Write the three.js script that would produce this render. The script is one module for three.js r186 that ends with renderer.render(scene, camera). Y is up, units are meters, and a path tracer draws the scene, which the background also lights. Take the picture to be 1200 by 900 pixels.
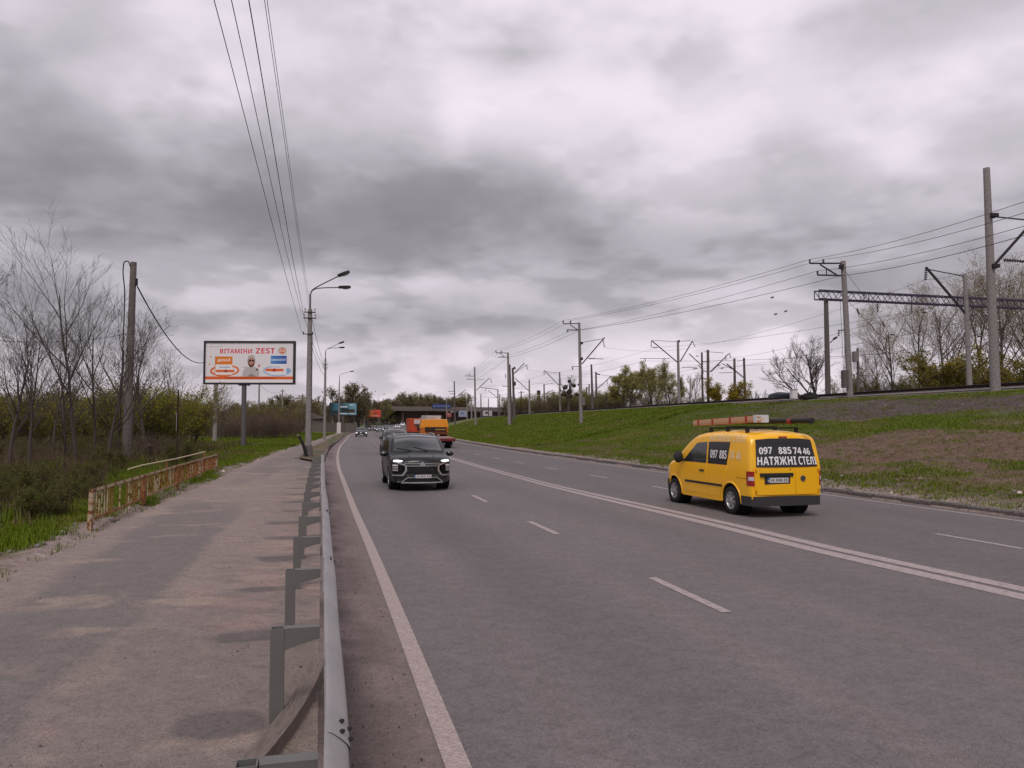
import * as THREE from 'three';
import { mergeGeometries } from 'three/addons/utils/BufferGeometryUtils.js';
import { Brush, Evaluator, SUBTRACTION } from 'three-bvh-csg';

// ───────────────────────── camera, sky, sun, exposure ─────────────────────────
const EYE = 2.0, FOC = 900, PITCH = Math.atan(47 / FOC);
const scene = new THREE.Scene();
const camera = new THREE.PerspectiveCamera(2 * Math.atan(450 / FOC) * 180 / Math.PI, 4 / 3, 0.1, 4000);
camera.position.set(0, EYE, 0);
camera.rotation.set(PITCH, 0, 0);
scene.add(camera);
const renderer = new THREE.WebGLRenderer({ antialias: true });
renderer.toneMapping = THREE.LinearToneMapping;
renderer.toneMappingExposure = 1.1;
renderer.shadowMap.enabled = true;

// seeded random and noise
const rng = (seed) => () => { seed = (seed + 0x6d2b79f5) | 0; let t = Math.imul(seed ^ (seed >>> 15), 1 | seed); t = (t + Math.imul(t ^ (t >>> 7), 61 | t)) ^ t; return ((t ^ (t >>> 14)) >>> 0) / 4294967296; };
const clamp = (x, a = 0, b = 1) => Math.min(b, Math.max(a, x)), lerp = (a, b, t) => a + (b - a) * t;
const smooth = (a, b, x) => { const t = clamp((x - a) / (b - a)); return t * t * (3 - 2 * t); };
const hash = (x, y, z) => { let h = Math.imul(x, 374761393) + Math.imul(y, 668265263) + Math.imul(z, 1274126177) | 0; h = Math.imul(h ^ (h >>> 13), 1274126177); return ((h ^ (h >>> 16)) >>> 0) / 4294967296; };
function vnoise(x, y, z = 0, wrap = 0) {
  const xi = Math.floor(x), yi = Math.floor(y), zi = Math.floor(z), f = (t) => t * t * t * (t * (t * 6 - 15) + 10);
  const u = f(x - xi), v = f(y - yi), w = f(z - zi), m = wrap ? (a) => ((a % wrap) + wrap) % wrap : (a) => a;
  const h = (i, j, k) => hash(m(xi + i), m(yi + j), zi + k);
  const a = lerp(lerp(h(0, 0, 0), h(1, 0, 0), u), lerp(h(0, 1, 0), h(1, 1, 0), u), v);
  return w < 1e-6 ? a : lerp(a, lerp(lerp(h(0, 0, 1), h(1, 0, 1), u), lerp(h(0, 1, 1), h(1, 1, 1), u), v), w);
}
function fbm(x, y, oct = 4, z = 0) { let a = 0.5, s = 0, n = 0; for (let i = 0; i < oct; i++) { s += a * vnoise(x, y, z + i * 7.3); n += a; a *= 0.5; x *= 2.03; y *= 2.03; } return s / n; }

// overcast sky: banks of cloud laid out by direction, as they stood over this road
{
  const rowsY = [0, 40, 75, 115, 150, 190, 232, 268, 300, 325, 350, 380, 410, 440, 470, 500];
  const rows = [
    [222, 205, 242, 205, 178, 172, 166, 242, 236, 224, 206, 204, 204],
    [190, 198, 220, 228, 238, 206, 170, 218, 222, 236, 218, 212, 232],
    [178, 212, 220, 230, 234, 222, 206, 220, 220, 234, 228, 240, 246],
    [168, 198, 216, 225, 224, 222, 235, 235, 232, 235, 238, 248, 228],
    [162, 184, 190, 206, 206, 212, 224, 226, 228, 225, 230, 228, 208],
    [146, 154, 160, 172, 170, 174, 190, 212, 213, 206, 210, 212, 200],
    [150, 140, 139, 141, 145, 149, 160, 182, 188, 184, 184, 180, 184],
    [174, 156, 144, 142, 143, 146, 152, 158, 164, 165, 164, 165, 174],
    [172, 190, 186, 166, 160, 150, 158, 156, 162, 170, 170, 172, 178],
    [172, 188, 202, 178, 184, 196, 178, 168, 180, 192, 176, 184, 186],
    [166, 164, 196, 186, 168, 176, 178, 170, 186, 196, 197, 200, 192],
    [162, 158, 176, 182, 162, 162, 165, 190, 202, 203, 206, 202, 194],
    [172, 172, 176, 194, 188, 194, 206, 214, 220, 221, 221, 216, 208],
    [182, 182, 178, 186, 190, 206, 216, 221, 222, 223, 225, 223, 220],
    [194, 192, 192, 198, 208, 216, 221, 224, 225, 227, 229, 229, 227],
    [196, 196, 198, 204, 212, 218, 222, 225, 226, 228, 230, 230, 228],
  ];
  const cub = (a, b, c, d, t) => b + 0.5 * t * (c - a + t * (2 * a - 5 * b + 4 * c - d + t * (3 * (b - c) + d - a)));
  const row = (r, x) => { const g = clamp(x / 100, 0, 11.999), i = Math.floor(g), R = rows[r], q = (k) => R[clamp(k, 0, 12)]; return cub(q(i - 1), q(i), q(i + 1), q(i + 2), g - i); };
  const bank = (x, y) => {
    y = clamp(y, 0, 499.9); let i = 0; while (rowsY[i + 1] <= y) i++;
    const t = (y - rowsY[i]) / (rowsY[i + 1] - rowsY[i]), q = (k) => row(clamp(k, 0, 15), x);
    return cub(q(i - 1), q(i), q(i + 1), q(i + 2), t);
  };
  const fold = (x, a, b) => { const w = b - a, m = (((x - a) % (2 * w)) + 2 * w) % (2 * w); return a + (m > w ? 2 * w - m : m); };
  const W = 2048, H = 2048, data = new Float32Array(W * H * 4), AZ = Math.atan(600 / FOC), TOP = 26.4 * Math.PI / 180;
  for (let j = 0; j < H; j++) for (let i = 0; i < W; i++) {
    const phi = ((i + 0.5) / W - 0.5) * 2 * Math.PI, lat = ((j + 0.5) / H - 0.5) * Math.PI, o = (j * W + i) * 4;
    let a = phi + Math.PI / 2; if (a > Math.PI) a -= 2 * Math.PI;
    const e = Math.max(lat, -0.02);
    const k = 1 / (Math.max(e, 0) + 0.12), cx = Math.cos(phi) * Math.cos(lat) * k, cz = Math.sin(phi) * Math.cos(lat) * k;
    const w1 = fbm(Math.cos(phi) * 5.2 + 3, e * 11 + Math.sin(phi) * 5.2, 5, 2) - 0.5, w2 = fbm(Math.cos(phi) * 5.2 + 40, e * 11 + Math.sin(phi) * 5.2 + 9, 5, 5) - 0.5;
    const fa = fold(a, -AZ, AZ), fe = e <= TOP ? e : fold(e, TOP * 0.45, TOP);
    const px = 600 + FOC * Math.tan(fa) + w1 * 95;
    const py = 497 - (FOC / Math.cos(fa)) * Math.tan(fe) * (1 - 0.03 * fe) + w2 * 62 * clamp(fe / 0.12);
    let L = bank(px, py);
    const ca = Math.cos(lat), X = Math.cos(phi) * ca, Y = Math.sin(Math.max(lat, 0)), Z = Math.sin(phi) * ca, k2 = 1 + 0.9 * smooth(0.3, 0.02, e);
    const f3 = (f, fy, z0, oct) => { let s = 0, n = 0, am = 1; for (let q = 0; q < oct; q++) { s += am * vnoise(X * f + z0, Y * fy + q * 3.1, Z * f + z0 * 1.7); n += am; am *= 0.55; f *= 2.07; fy *= 2.07; } return s / n; };
    const g1 = f3(4.4, 7.5, 3, 5), g2 = f3(9 * k2, 17 * k2, 9, 4), g3 = f3(30, 70, 21, 3);
    L = 178 + (L - 178) * 0.9 + 15 * Math.tanh((g1 - 0.5) * 11) * (0.55 + 0.45 * g2) + 10 * Math.tanh((g2 - 0.5) * 12) * (0.7 + 0.5 * smooth(0.3, 0.05, e)) + 7 * (g3 - 0.5);
    L = L > 222 ? 222 + 22 * Math.tanh((L - 222) / 30) : L < 150 ? 150 - 22 * Math.tanh((150 - L) / 34) : L;
    const t = clamp((L - 140) / 90), l = Math.pow((L / 255 + 0.055) / 1.055, 2.4) * 0.93, h = 1 - smooth(0.0, 0.22, e);
    const below = lat < -0.015 ? 0.35 : 1;
    data[o] = l * lerp(0.99, 1.02, t) * (1 + 0.02 * h) * below; data[o + 1] = l * lerp(0.948, 0.933, t) * below; data[o + 2] = l * lerp(1.055, 1.04, t) * (1 - 0.02 * h) * below; data[o + 3] = 1;
  }
  const sky = new THREE.DataTexture(data, W, H, THREE.RGBAFormat, THREE.FloatType);
  sky.mapping = THREE.EquirectangularReflectionMapping; sky.magFilter = THREE.LinearFilter; sky.minFilter = THREE.LinearFilter; sky.colorSpace = THREE.LinearSRGBColorSpace; sky.needsUpdate = true;
  scene.background = sky; scene.environment = sky;
}
const sun = new THREE.DirectionalLight(new THREE.Color(1, 0.955, 0.9), 1.5);
sun.position.set(-6, 90, 22); sun.target.position.set(0, 0, -40); sun.castShadow = true; sun.shadow.radius = 40;
sun.shadow.mapSize.set(2048, 2048); Object.assign(sun.shadow.camera, { left: -80, right: 80, top: 80, bottom: -80, near: 1, far: 260 });
scene.add(sun, sun.target);

// ───────────────────────── helpers ─────────────────────────
const V = (x, y, z) => new THREE.Vector3(x, y, z);
function ray(px, py) { const cx = (px - 600) / FOC, cy = (450 - py) / FOC; return V(cx, cy * Math.cos(PITCH) + Math.sin(PITCH), -(Math.cos(PITCH) - cy * Math.sin(PITCH))); }
const G = (px, py, h = 0) => { const r = ray(px, py), t = (h - EYE) / r.y; return V(r.x * t, h, r.z * t); };                  // a measured sight line met with the level h
const A = (px, py, d) => { const r = ray(px, py), t = d / -r.z; return V(r.x * t, EYE + r.y * t, -d); };                       // ... or with the distance d
const used = new Map();
const numbered = (n) => { const k = used.get(n) ?? 0; used.set(n, k + 1); return k ? n + '_' + String(k).padStart(3, '0') : n; };
function tag(o, label, category, group, kind) { if (label) o.userData.label = label; if (category) o.userData.category = category; if (group) o.userData.group = group; if (kind) o.userData.kind = kind; return o; }
function thing(name, label, category, p = V(0, 0, 0), turn = 0, group, kind) {
  const o = new THREE.Group(); o.name = numbered(name); o.position.copy(p); o.rotation.y = turn; scene.add(o);
  return tag(o, label, category, group, kind);
}
function mesh(name, geo, mat, parent = scene, label) {
  const m = new THREE.Mesh(Array.isArray(geo) ? mergeGeometries(geo.map(plain)) : geo, mat); m.name = parent === scene ? numbered(name) : name;
  m.castShadow = m.receiveShadow = true; parent.add(m); if (label) m.userData.label = label; return m;
}
const struct = (name, geo, mat, label) => tag(mesh(name, geo, mat), label, name.replace(/_/g, ' '), null, 'structure');
function plain(g) { const q = g.index ? g.toNonIndexed() : g; for (const k of Object.keys(q.attributes)) if (!['position', 'normal', 'uv'].includes(k)) q.deleteAttribute(k); if (!q.attributes.uv) q.setAttribute('uv', new THREE.BufferAttribute(new Float32Array(q.attributes.position.count * 2), 2)); return q; }
function dup(root, label, p, turn = 0, scale = 1) {
  const r = root.clone(); r.name = numbered(root.name.replace(/_\d{3}$/, '')); scene.add(r); r.position.copy(p); r.rotation.y = turn; r.scale.setScalar(scale); r.userData = { ...root.userData }; if (label) r.userData.label = label; return r;
}
// geometry collector: quads, tubes, boxes
class MB {
  constructor() { this.p = []; this.n = []; this.i = []; this.c = null; }
  v(x, y, z, nx, ny, nz) { this.p.push(x, y, z); this.n.push(nx, ny, nz); return this.p.length / 3 - 1; }
  tube(pts, rad, sides = 5, cap = true) {
    const n = pts.length, t = V(), u = V(), w = V(), up = V(); let prev = null, base0;
    for (let k = 0; k < n; k++) {
      t.subVectors(pts[Math.min(k + 1, n - 1)], pts[Math.max(k - 1, 0)]).normalize();
      if (prev) up.copy(prev); else up.set(Math.abs(t.y) > 0.9 ? 1 : 0, Math.abs(t.y) > 0.9 ? 0 : 1, 0);
      w.crossVectors(t, up).normalize(); u.crossVectors(w, t).normalize(); prev = u.clone();
      const r = Array.isArray(rad) ? rad[k] : rad, b = this.p.length / 3; if (k === 0) base0 = b;
      for (let s = 0; s < sides; s++) { const a = s / sides * Math.PI * 2, x = Math.cos(a), y = Math.sin(a), nx = u.x * x + w.x * y, ny = u.y * x + w.y * y, nz = u.z * x + w.z * y; this.v(pts[k].x + nx * r, pts[k].y + ny * r, pts[k].z + nz * r, nx, ny, nz); }
      if (k) for (let s = 0; s < sides; s++) { const a = b - sides + s, c = b - sides + (s + 1) % sides, d = b + s, e = b + (s + 1) % sides; this.i.push(a, c, d, c, e, d); }
    }
    if (cap) for (const [k, o] of [[0, base0], [n - 1, this.p.length / 3 - sides]]) {
      const sgn = k ? 1 : -1; t.subVectors(pts[Math.min(k + 1, n - 1)], pts[Math.max(k - 1, 0)]).normalize().multiplyScalar(sgn);
      const b = this.p.length / 3; for (let s = 0; s < sides; s++) this.v(this.p[(o + s) * 3], this.p[(o + s) * 3 + 1], this.p[(o + s) * 3 + 2], t.x, t.y, t.z);
      for (let s = 1; s < sides - 1; s++) k ? this.i.push(b, b + s, b + s + 1) : this.i.push(b, b + s + 1, b + s);
    }
    return this;
  }
  bar(a, b, w, h = w) { // square bar from a to b
    const t = V().subVectors(b, a), L = t.length(); t.normalize(); const g = new THREE.BoxGeometry(w, L, h); const q = new THREE.Quaternion().setFromUnitVectors(V(0, 1, 0), t);
    g.applyQuaternion(q); g.translate((a.x + b.x) / 2, (a.y + b.y) / 2, (a.z + b.z) / 2); return this.add(g);
  }
  add(g) { const b = this.p.length / 3, P = g.attributes.position, N = g.attributes.normal; for (let k = 0; k < P.count; k++) this.v(P.getX(k), P.getY(k), P.getZ(k), N.getX(k), N.getY(k), N.getZ(k)); if (g.index) for (let k = 0; k < g.index.count; k++) this.i.push(b + g.index.getX(k)); else for (let k = 0; k < P.count; k++) this.i.push(b + k); return this; }
  box(w, h, d, x, y, z, ry = 0, rx = 0, rz = 0) { const g = new THREE.BoxGeometry(w, h, d); if (rx) g.rotateX(rx); if (rz) g.rotateZ(rz); if (ry) g.rotateY(ry); g.translate(x, y, z); return this.add(g); }
  cyl(r0, r1, h, x, y, z, sides = 10) { const g = new THREE.CylinderGeometry(r1, r0, h, sides); g.translate(x, y + h / 2, z); return this.add(g); }
  geo() { const P = this.p, N = this.n, I = this.i; for (let k = 0; k < I.length; k += 3) { const a = I[k] * 3, b = I[k + 1] * 3, c = I[k + 2] * 3, ux = P[b] - P[a], uy = P[b + 1] - P[a + 1], uz = P[b + 2] - P[a + 2], vx = P[c] - P[a], vy = P[c + 1] - P[a + 1], vz = P[c + 2] - P[a + 2]; if ((uy * vz - uz * vy) * (N[a] + N[b] + N[c]) + (uz * vx - ux * vz) * (N[a + 1] + N[b + 1] + N[c + 1]) + (ux * vy - uy * vx) * (N[a + 2] + N[b + 2] + N[c + 2]) < 0) { const q = I[k + 1]; I[k + 1] = I[k + 2]; I[k + 2] = q; } } const g = new THREE.BufferGeometry(); g.setAttribute('position', new THREE.Float32BufferAttribute(this.p, 3)); g.setAttribute('normal', new THREE.Float32BufferAttribute(this.n, 3)); g.setIndex(this.i); if (this.c) g.setAttribute('color', new THREE.Float32BufferAttribute(this.c, 3)); g.setAttribute('uv', new THREE.Float32BufferAttribute(new Float32Array(this.p.length / 3 * 2), 2)); return g; }
  build(name, mat, parent = scene, label) { return mesh(name, this.geo(), mat, parent, label); }
}
const lin = (r, g, b) => new THREE.Color().setRGB(r, g, b);
const std = (color, roughness = 0.8, metalness = 0, more = {}) => new THREE.MeshStandardMaterial({ color, roughness, metalness, ...more });
const phys = (color, roughness, more = {}) => new THREE.MeshPhysicalMaterial({ color, roughness, ...more });
function noiseTex(size, f, rx = 1, ry = 1) { // grey texture, f(u, v) in 0..1 with u, v in 0..size
  const d = new Uint8Array(size * size * 4); for (let y = 0; y < size; y++) for (let x = 0; x < size; x++) { const c = f(x, y), o = (y * size + x) * 4; if (Array.isArray(c)) { d[o] = c[0] * 255; d[o + 1] = c[1] * 255; d[o + 2] = c[2] * 255; } else d[o] = d[o + 1] = d[o + 2] = clamp(c) * 255; d[o + 3] = 255; }
  const t = new THREE.DataTexture(d, size, size); t.wrapS = t.wrapT = THREE.RepeatWrapping; t.magFilter = THREE.LinearFilter; t.minFilter = THREE.LinearMipmapLinearFilter; t.generateMipmaps = true; t.repeat.set(rx, ry); t.needsUpdate = true; return t;
}
function canvasTex(w, h, draw, srgb = true) { const c = document.createElement('canvas'); c.width = w; c.height = h; draw(c.getContext('2d'), w, h); const t = new THREE.CanvasTexture(c); if (srgb) t.colorSpace = THREE.SRGBColorSpace; t.anisotropy = 8; return t; }

// shared textures: tiling grain
const R0 = rng(11);
const wrapN = (x, y, f, z) => vnoise(x * f, y * f, z, f);
const asphaltTex = noiseTex(1024, (x, y) => { const u = x / 1024, v = y / 1024; return 0.6 + 0.5 * (wrapN(u, v, 512, 1) - 0.5) + 0.26 * (wrapN(u, v, 256, 2) - 0.5) + 0.16 * (wrapN(u, v, 64, 3) - 0.5) + 0.1 * (wrapN(u, v, 16, 4) - 0.5) + (hash(x >> 1, y >> 1, 9) > 0.985 ? 0.3 : 0); });
const dirtTex = noiseTex(1024, (x, y) => { const u = x / 1024, v = y / 1024; return 0.62 + 0.25 * (wrapN(u, v, 256, 5) - 0.5) + 0.3 * (wrapN(u, v, 90, 6) - 0.5) + 0.26 * (wrapN(u, v, 32, 7) - 0.5) + 0.14 * (wrapN(u, v, 12, 8) - 0.5) + (hash(x >> 1, y >> 1, 9) > 0.985 ? 0.22 : 0); });
const fineTex = noiseTex(512, (x, y) => { const u = x / 512, v = y / 512; return 0.72 + 0.2 * (wrapN(u, v, 128, 15) - 0.5) + 0.25 * (wrapN(u, v, 32, 16) - 0.5) + 0.2 * (wrapN(u, v, 8, 17) - 0.5); });
const grain = (m, tex, rx, ry, bump = 0, k = 1.4) => { const t = tex.clone(); t.repeat.set(rx, ry); t.needsUpdate = true; m.map = t; m.color.multiplyScalar(k); if (bump) { m.bumpMap = t; m.bumpScale = bump; } return m; };

// ───────────────────────── the lie of the road ─────────────────────────
// the white edge line as a curve on the ground; s metres along it, t metres to the right of it
const EP = [[15.6, 60], [-0.31, -4.58], [-1.4, -9], [-2.33, -12.73], [-3.57, -17.63], [-5.8, -26.65], [-7.97, -35.49], [-11.35, -50.2], [-15.5, -69.5], [-21.6, -100.4], [-27.2, -128], [-32.2, -155], [-43.5, -230], [-55.5, -350], [-66, -480], [-78, -650], [-95, -900]];
const ES = [];
{
  const c = new THREE.CatmullRomCurve3(EP.map(([x, z]) => V(x, 0, z)), false, 'centripetal'); const fine = c.getPoints(16000), pts = [fine[0]]; let acc = 0;
  for (let i = 1; i < fine.length; i++) { acc += fine[i].distanceTo(fine[i - 1]); if (acc >= pts.length * 0.4) pts.push(fine[i]); }
  let s = 0; for (let i = 0; i < pts.length; i++) { if (i) s += pts[i].distanceTo(pts[i - 1]); ES.push({ s, x: pts[i].x, z: pts[i].z }); }
  let s0 = 0; for (let i = 1; i < ES.length; i++) if (ES[i - 1].z > 0 && ES[i].z <= 0) s0 = lerp(ES[i - 1].s, ES[i].s, ES[i - 1].z / (ES[i - 1].z - ES[i].z));
  for (const e of ES) e.s -= s0;
  const raw = ES.map((e, i) => { const a = ES[Math.max(0, i - 1)], b = ES[Math.min(ES.length - 1, i + 1)], L = Math.hypot(b.x - a.x, b.z - a.z); return [(b.x - a.x) / L, (b.z - a.z) / L]; });
  ES.forEach((e, i) => { let x = 0, z = 0; for (let k = -14; k <= 14; k++) { const r = raw[clamp(i + k, 0, raw.length - 1)]; x += r[0]; z += r[1]; } const L = Math.hypot(x, z); e.tx = x / L; e.tz = z / L; });
}
const DS = (ES[ES.length - 1].s - ES[0].s) / (ES.length - 1);
const rise = (s) => s < 150 ? 0 : s < 360 ? 2.0 * Math.pow((s - 150) / 210, 1.7) : 2 + (s - 360) * 0.0175;
function at(s, t, y = 0) {
  const g = clamp((s - ES[0].s) / DS, 0, ES.length - 1.001), i = Math.floor(g), f = g - i, a = ES[i], b = ES[i + 1];
  const tx = lerp(a.tx, b.tx, f), tz = lerp(a.tz, b.tz, f);
  return V(lerp(a.x, b.x, f) - tz * t, y, lerp(a.z, b.z, f) + tx * t);
}
const headingAt = (s) => { const a = at(s - 1, 0), b = at(s + 1, 0); return Math.atan2(-(b.x - a.x), -(b.z - a.z)); };    // rotation.y that turns -z along the road
function ST(x, z) { let best = 0, bd = 1e9; for (let i = 0; i < ES.length; i += 8) { const d = (ES[i].x - x) ** 2 + (ES[i].z - z) ** 2; if (d < bd) { bd = d; best = i; } } for (let i = Math.max(0, best - 8), e = Math.min(ES.length - 1, best + 8); i <= e; i++) { const d = (ES[i].x - x) ** 2 + (ES[i].z - z) ** 2; if (d < bd) { bd = d; best = i; } } const e = ES[best]; return [e.s + (x - e.x) * e.tx + (z - e.z) * e.tz, -(x - e.x) * e.tz + (z - e.z) * e.tx]; }
const pw = (P, x) => { if (x <= P[0][0]) return P[0][1]; for (let i = 1; i < P.length; i++) if (x <= P[i][0]) return lerp(P[i - 1][1], P[i][1], (x - P[i - 1][0]) / (P[i][0] - P[i - 1][0])); return P[P.length - 1][1]; };
const pws = (P, x) => { if (x <= P[0][0]) return P[0][1]; for (let i = 1; i < P.length; i++) if (x <= P[i][0]) return lerp(P[i - 1][1], P[i][1], smooth(P[i - 1][0], P[i][0], x)); return P[P.length - 1][1]; };
const tDouble = (s) => pws([[6, 7.35], [12, 7.0], [26, 6.5]], s), tKerb = (s) => pws([[12, 13.7], [30, 13.4], [60, 12.9], [100, 13]], s);
const tWalk = (s) => pws([[14, -4.65], [34, -4.3], [58, -4.1], [90, -3.5], [160, -3.3]], s);       // outer edge of the footway
const PROFILE = [[13.4, 0.1], [14, 0.12], [16.5, 0.32], [20, 0.9], [24, 1.75], [28, 2.75], [31, 3.48], [32.6, 3.74], [33.4, 3.8], [34.2, 3.78], [105, 3.7], [130, 2.4], [180, 0.6]];
const GW = (x, z) => { const [s, t] = ST(x, z); return ground(s, t); };
function ground(s, t) {
  let h;
  if (t > 0) { const kq = t - (tKerb(s) - 13.55) * smooth(30, 15, t); h = kq < 13.56 ? -0.06 : pw(PROFILE, kq); h += t > 15 && t < 32.5 ? (fbm(s * 0.22, t * 0.35, 4, 3) - 0.5) * 0.5 * smooth(15, 19, t) * smooth(32.6, 29, t) : 0; h = Math.max(h, h * 0 + rise(s) + Math.min(h, 0.12)); }
  else {
    h = -0.04; if (t < -4) h = lerp(-0.04, 0.05, smooth(0.12, 0.5, tWalk(s) - t)) + smooth(1, 6, tWalk(s) - t) * ((fbm(s * 0.16, t * 0.2, 4, 8) - 0.42) * 0.7);
    if (t < -16) h += smooth(16, 60, -t) * (fbm(s * 0.02, t * 0.02, 3, 4) - 0.4) * 1.5;
    h += rise(s);
  }
  return h;
}
// ───────────────────────── ground, embankment, road, footway ─────────────────────────
const mixc = (a, b, t) => [lerp(a[0], b[0], t), lerp(a[1], b[1], t), lerp(a[2], b[2], t)];
const C = { grass: [0.095, 0.122, 0.016], dryGrass: [0.165, 0.135, 0.055], soil: [0.115, 0.074, 0.048], redSoil: [0.14, 0.08, 0.05], dust: [0.27, 0.205, 0.185], litter: [0.075, 0.055, 0.035], ballast: [0.17, 0.14, 0.135], dark: [0.075, 0.052, 0.045] };
const bareness = (s, t) => { // 0 = turf, 1 = bare soil, on both verges
  const n = fbm(s * 0.13, t * 0.3, 4, 1), n2 = fbm(s * 0.6, t * 0.9, 3, 6);
  if (t < 0) {
    const q = tWalk(s) - t;
    let b = smooth(0.95, 0.25, q + (n2 - 0.5) * 1.3 - (s > 38 ? 0 : 0.12));
    b = Math.max(b, smooth(5.5, 11, q + (n - 0.5) * 7) * (s < 60 ? 0.85 : 0.5));
    const bx = s - 77, by = t + 8.6; b = Math.max(b, smooth(1.2, 0.5, Math.hypot(bx / 6, by / 1.6) + (n2 - 0.5)));
    return clamp(b);
  }
  const q = t - tKerb(s) + 13.55, near = smooth(62, 30, s);
  let b = smooth(16.4, 14.2, q + (n2 - 0.5) * 3) * 0.95;
  b = Math.max(b, smooth(1.6, 0.8, Math.abs(q - 20.6) / 2.5 + (n - 0.5) * 3 + (n2 - 0.5) * 2.2) * near);
  b = Math.max(b, smooth(1.6, 0.8, Math.abs(q - 29) / 2.3 + (n - 0.5) * 2.4) * smooth(80, 36, s));
  b = Math.max(b, smooth(1.5, 0.5, Math.abs(q - 16.6) / 2.2 + (n - 0.5) * 2.6 + (n2 - 0.5) * 1.2) * 0.85);
  b = Math.max(b, smooth(0.58, 0.72, fbm(s * 0.4 + 30, t * 0.6, 4, 77)) * 0.8);
  b = Math.max(b, smooth(32.4, 33.4, q));
  b = Math.max(b, smooth(0.62, 0.8, n) * 0.7);
  return clamp(b);
};
function groundColor(s, t) {
  const b = bareness(s, t), n = fbm(s * 0.5, t * 0.5, 4, 12), n3 = fbm(s * 2.2, t * 2.2, 3, 13);
  const turf = mixc(C.grass, C.dryGrass, clamp((n - 0.45) * 2.4 + (n3 - 0.5) * 0.8, 0, 0.8));
  let soil;
  if (t < 0) { const q = tWalk(s) - t; soil = q < 1.6 ? mixc(C.dust, C.soil, smooth(0.1, 1.2, q + (n3 - 0.5) * 1.6)) : mixc(C.litter, C.redSoil, clamp(n * 1.2 - 0.35)); if (s > 66 && s < 90) soil = mixc(soil, C.redSoil, 0.6); }
  else { const q = t - tKerb(s) + 13.55; soil = q < 16 ? mixc(C.dust, C.soil, smooth(13.8, 15.8, q + (n3 - 0.5) * 1.8)) : q < 26 ? mixc(C.redSoil, C.soil, n3) : q < 32.4 ? mixc(C.dark, C.ballast, clamp((n3 - 0.56) * 1.5)) : C.ballast; }
  const c = mixc(turf, soil, b), k = 0.8 + 0.4 * n3; return [c[0] * k, c[1] * k, c[2] * k];
}
function sheet(sList, tAt, nT, hAt, cAt, uvScale) { // a surface laid along the road; tAt(s, k) with k in 0..1
  const p = [], c = [], uv = [], idx = [];
  sList.forEach((s) => { for (let k = 0; k <= nT; k++) { const t = tAt(s, k / nT), q = at(s, t), h = hAt(s, t); p.push(q.x, h, q.z); c.push(...cAt(s, t)); uv.push(t / uvScale, s / uvScale); } });
  for (let i = 0; i < sList.length - 1; i++) for (let k = 0; k < nT; k++) { const a = i * (nT + 1) + k, b = a + 1, d = a + nT + 1, e = d + 1; idx.push(a, b, d, b, e, d); }
  const g = new THREE.BufferGeometry(); g.setAttribute('position', new THREE.Float32BufferAttribute(p, 3)); g.setAttribute('color', new THREE.Float32BufferAttribute(c, 3)); g.setAttribute('uv', new THREE.Float32BufferAttribute(uv, 2)); g.setIndex(idx); g.computeVertexNormals(); return g;
}
const steps = (...parts) => { const o = []; for (const [a, b, d] of parts) for (let x = a; x < b - 1e-6; x += d) o.push(x); o.push(parts[parts.length - 1][1]); return o; };
const groundMat = grain(std(0xffffff, 0.97, 0, { vertexColors: true }), dirtTex, 1, 1, 0.03, 1.55);
{
  const tl = steps([-1500, -600, 150], [-600, -120, 30], [-120, -30, 5], [-30, -14, 0.8], [-14, -4, 0.33], [-4, 12, 2], [12, 13.5, 0.75], [13.5, 13.66, 0.1], [13.66, 34.4, 0.36], [34.4, 40, 1], [40, 130, 6], [130, 600, 47], [600, 1500, 150]);
  const g = sheet(steps([-58, 0, 6], [0, 70, 0.45], [70, 170, 1.2], [170, 880, 8]), (s, k) => { const q = tl[Math.round(k * (tl.length - 1))]; return q + (tKerb(s) - 13.55) * smooth(4, 12, q) * smooth(30, 15, q); }, tl.length - 1, ground, groundColor, 3.2);
  struct('ground', g, groundMat, 'grassy and bare earth ground with the grass embankment right of the road');
}
// carriageway
const roadMat = grain(std(0xffffff, 0.86, 0, { vertexColors: true }), asphaltTex, 1, 1, 0.006, 1.5);
function roadColor(s, t) {
  const a = fbm(s * 0.045, t * 0.6, 4, 21), b = fbm(s * 0.5, t * 1.1, 4, 22), lane = tDouble(s);
  const u = t < lane ? t / lane : (t - lane) / 6.5;                           // 0..1 across one carriageway of two lanes
  const inLane = Math.abs(((u * 2) % 1) - 0.5);                               // tyre paths and the oiled middle of each lane
  let c = [0.166, 0.143, 0.145];
  c = mixc(c, [0.127, 0.111, 0.114], clamp(smooth(0.28, 0.1, inLane) * 0.45 + (a - 0.5) * 1.5));
  const rut = smooth(0.1, 0.02, Math.abs(inLane - 0.27)); c = mixc(c, [0.19, 0.155, 0.152], rut * 0.3 * (0.5 + b));
  if (t > lane + 0.4) c = mixc(c, [0.118, 0.1, 0.102], 0.45);
  const k = 0.9 + 0.2 * b; c = c.map((x) => x * k);
  if (t < 0.1) { const n = fbm(s * 1.1, t * 2.6, 4, 24); c = mixc(c, mixc([0.2, 0.148, 0.142], [0.1, 0.072, 0.066], smooth(0.46, 0.62, n) * smooth(-0.28, -0.42, t)), smooth(0.1, -0.1, t)); }
  const e = tKerb(s) - t; if (e < 0.6) c = mixc(c, [0.15, 0.12, 0.11], smooth(0.4, 0.08, e + (b - 0.5) * 0.6) * 0.6);
  return c;
}
const roadS = steps([-58, -2, 4], [-2, 60, 0.28], [60, 170, 0.9], [170, 880, 7]);
struct('road', sheet(roadS, (s, k) => lerp(-0.8, tKerb(s), k), 66, (s) => rise(s), roadColor, 1.7), roadMat, 'four lane grey asphalt road curving away to the right');
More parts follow.
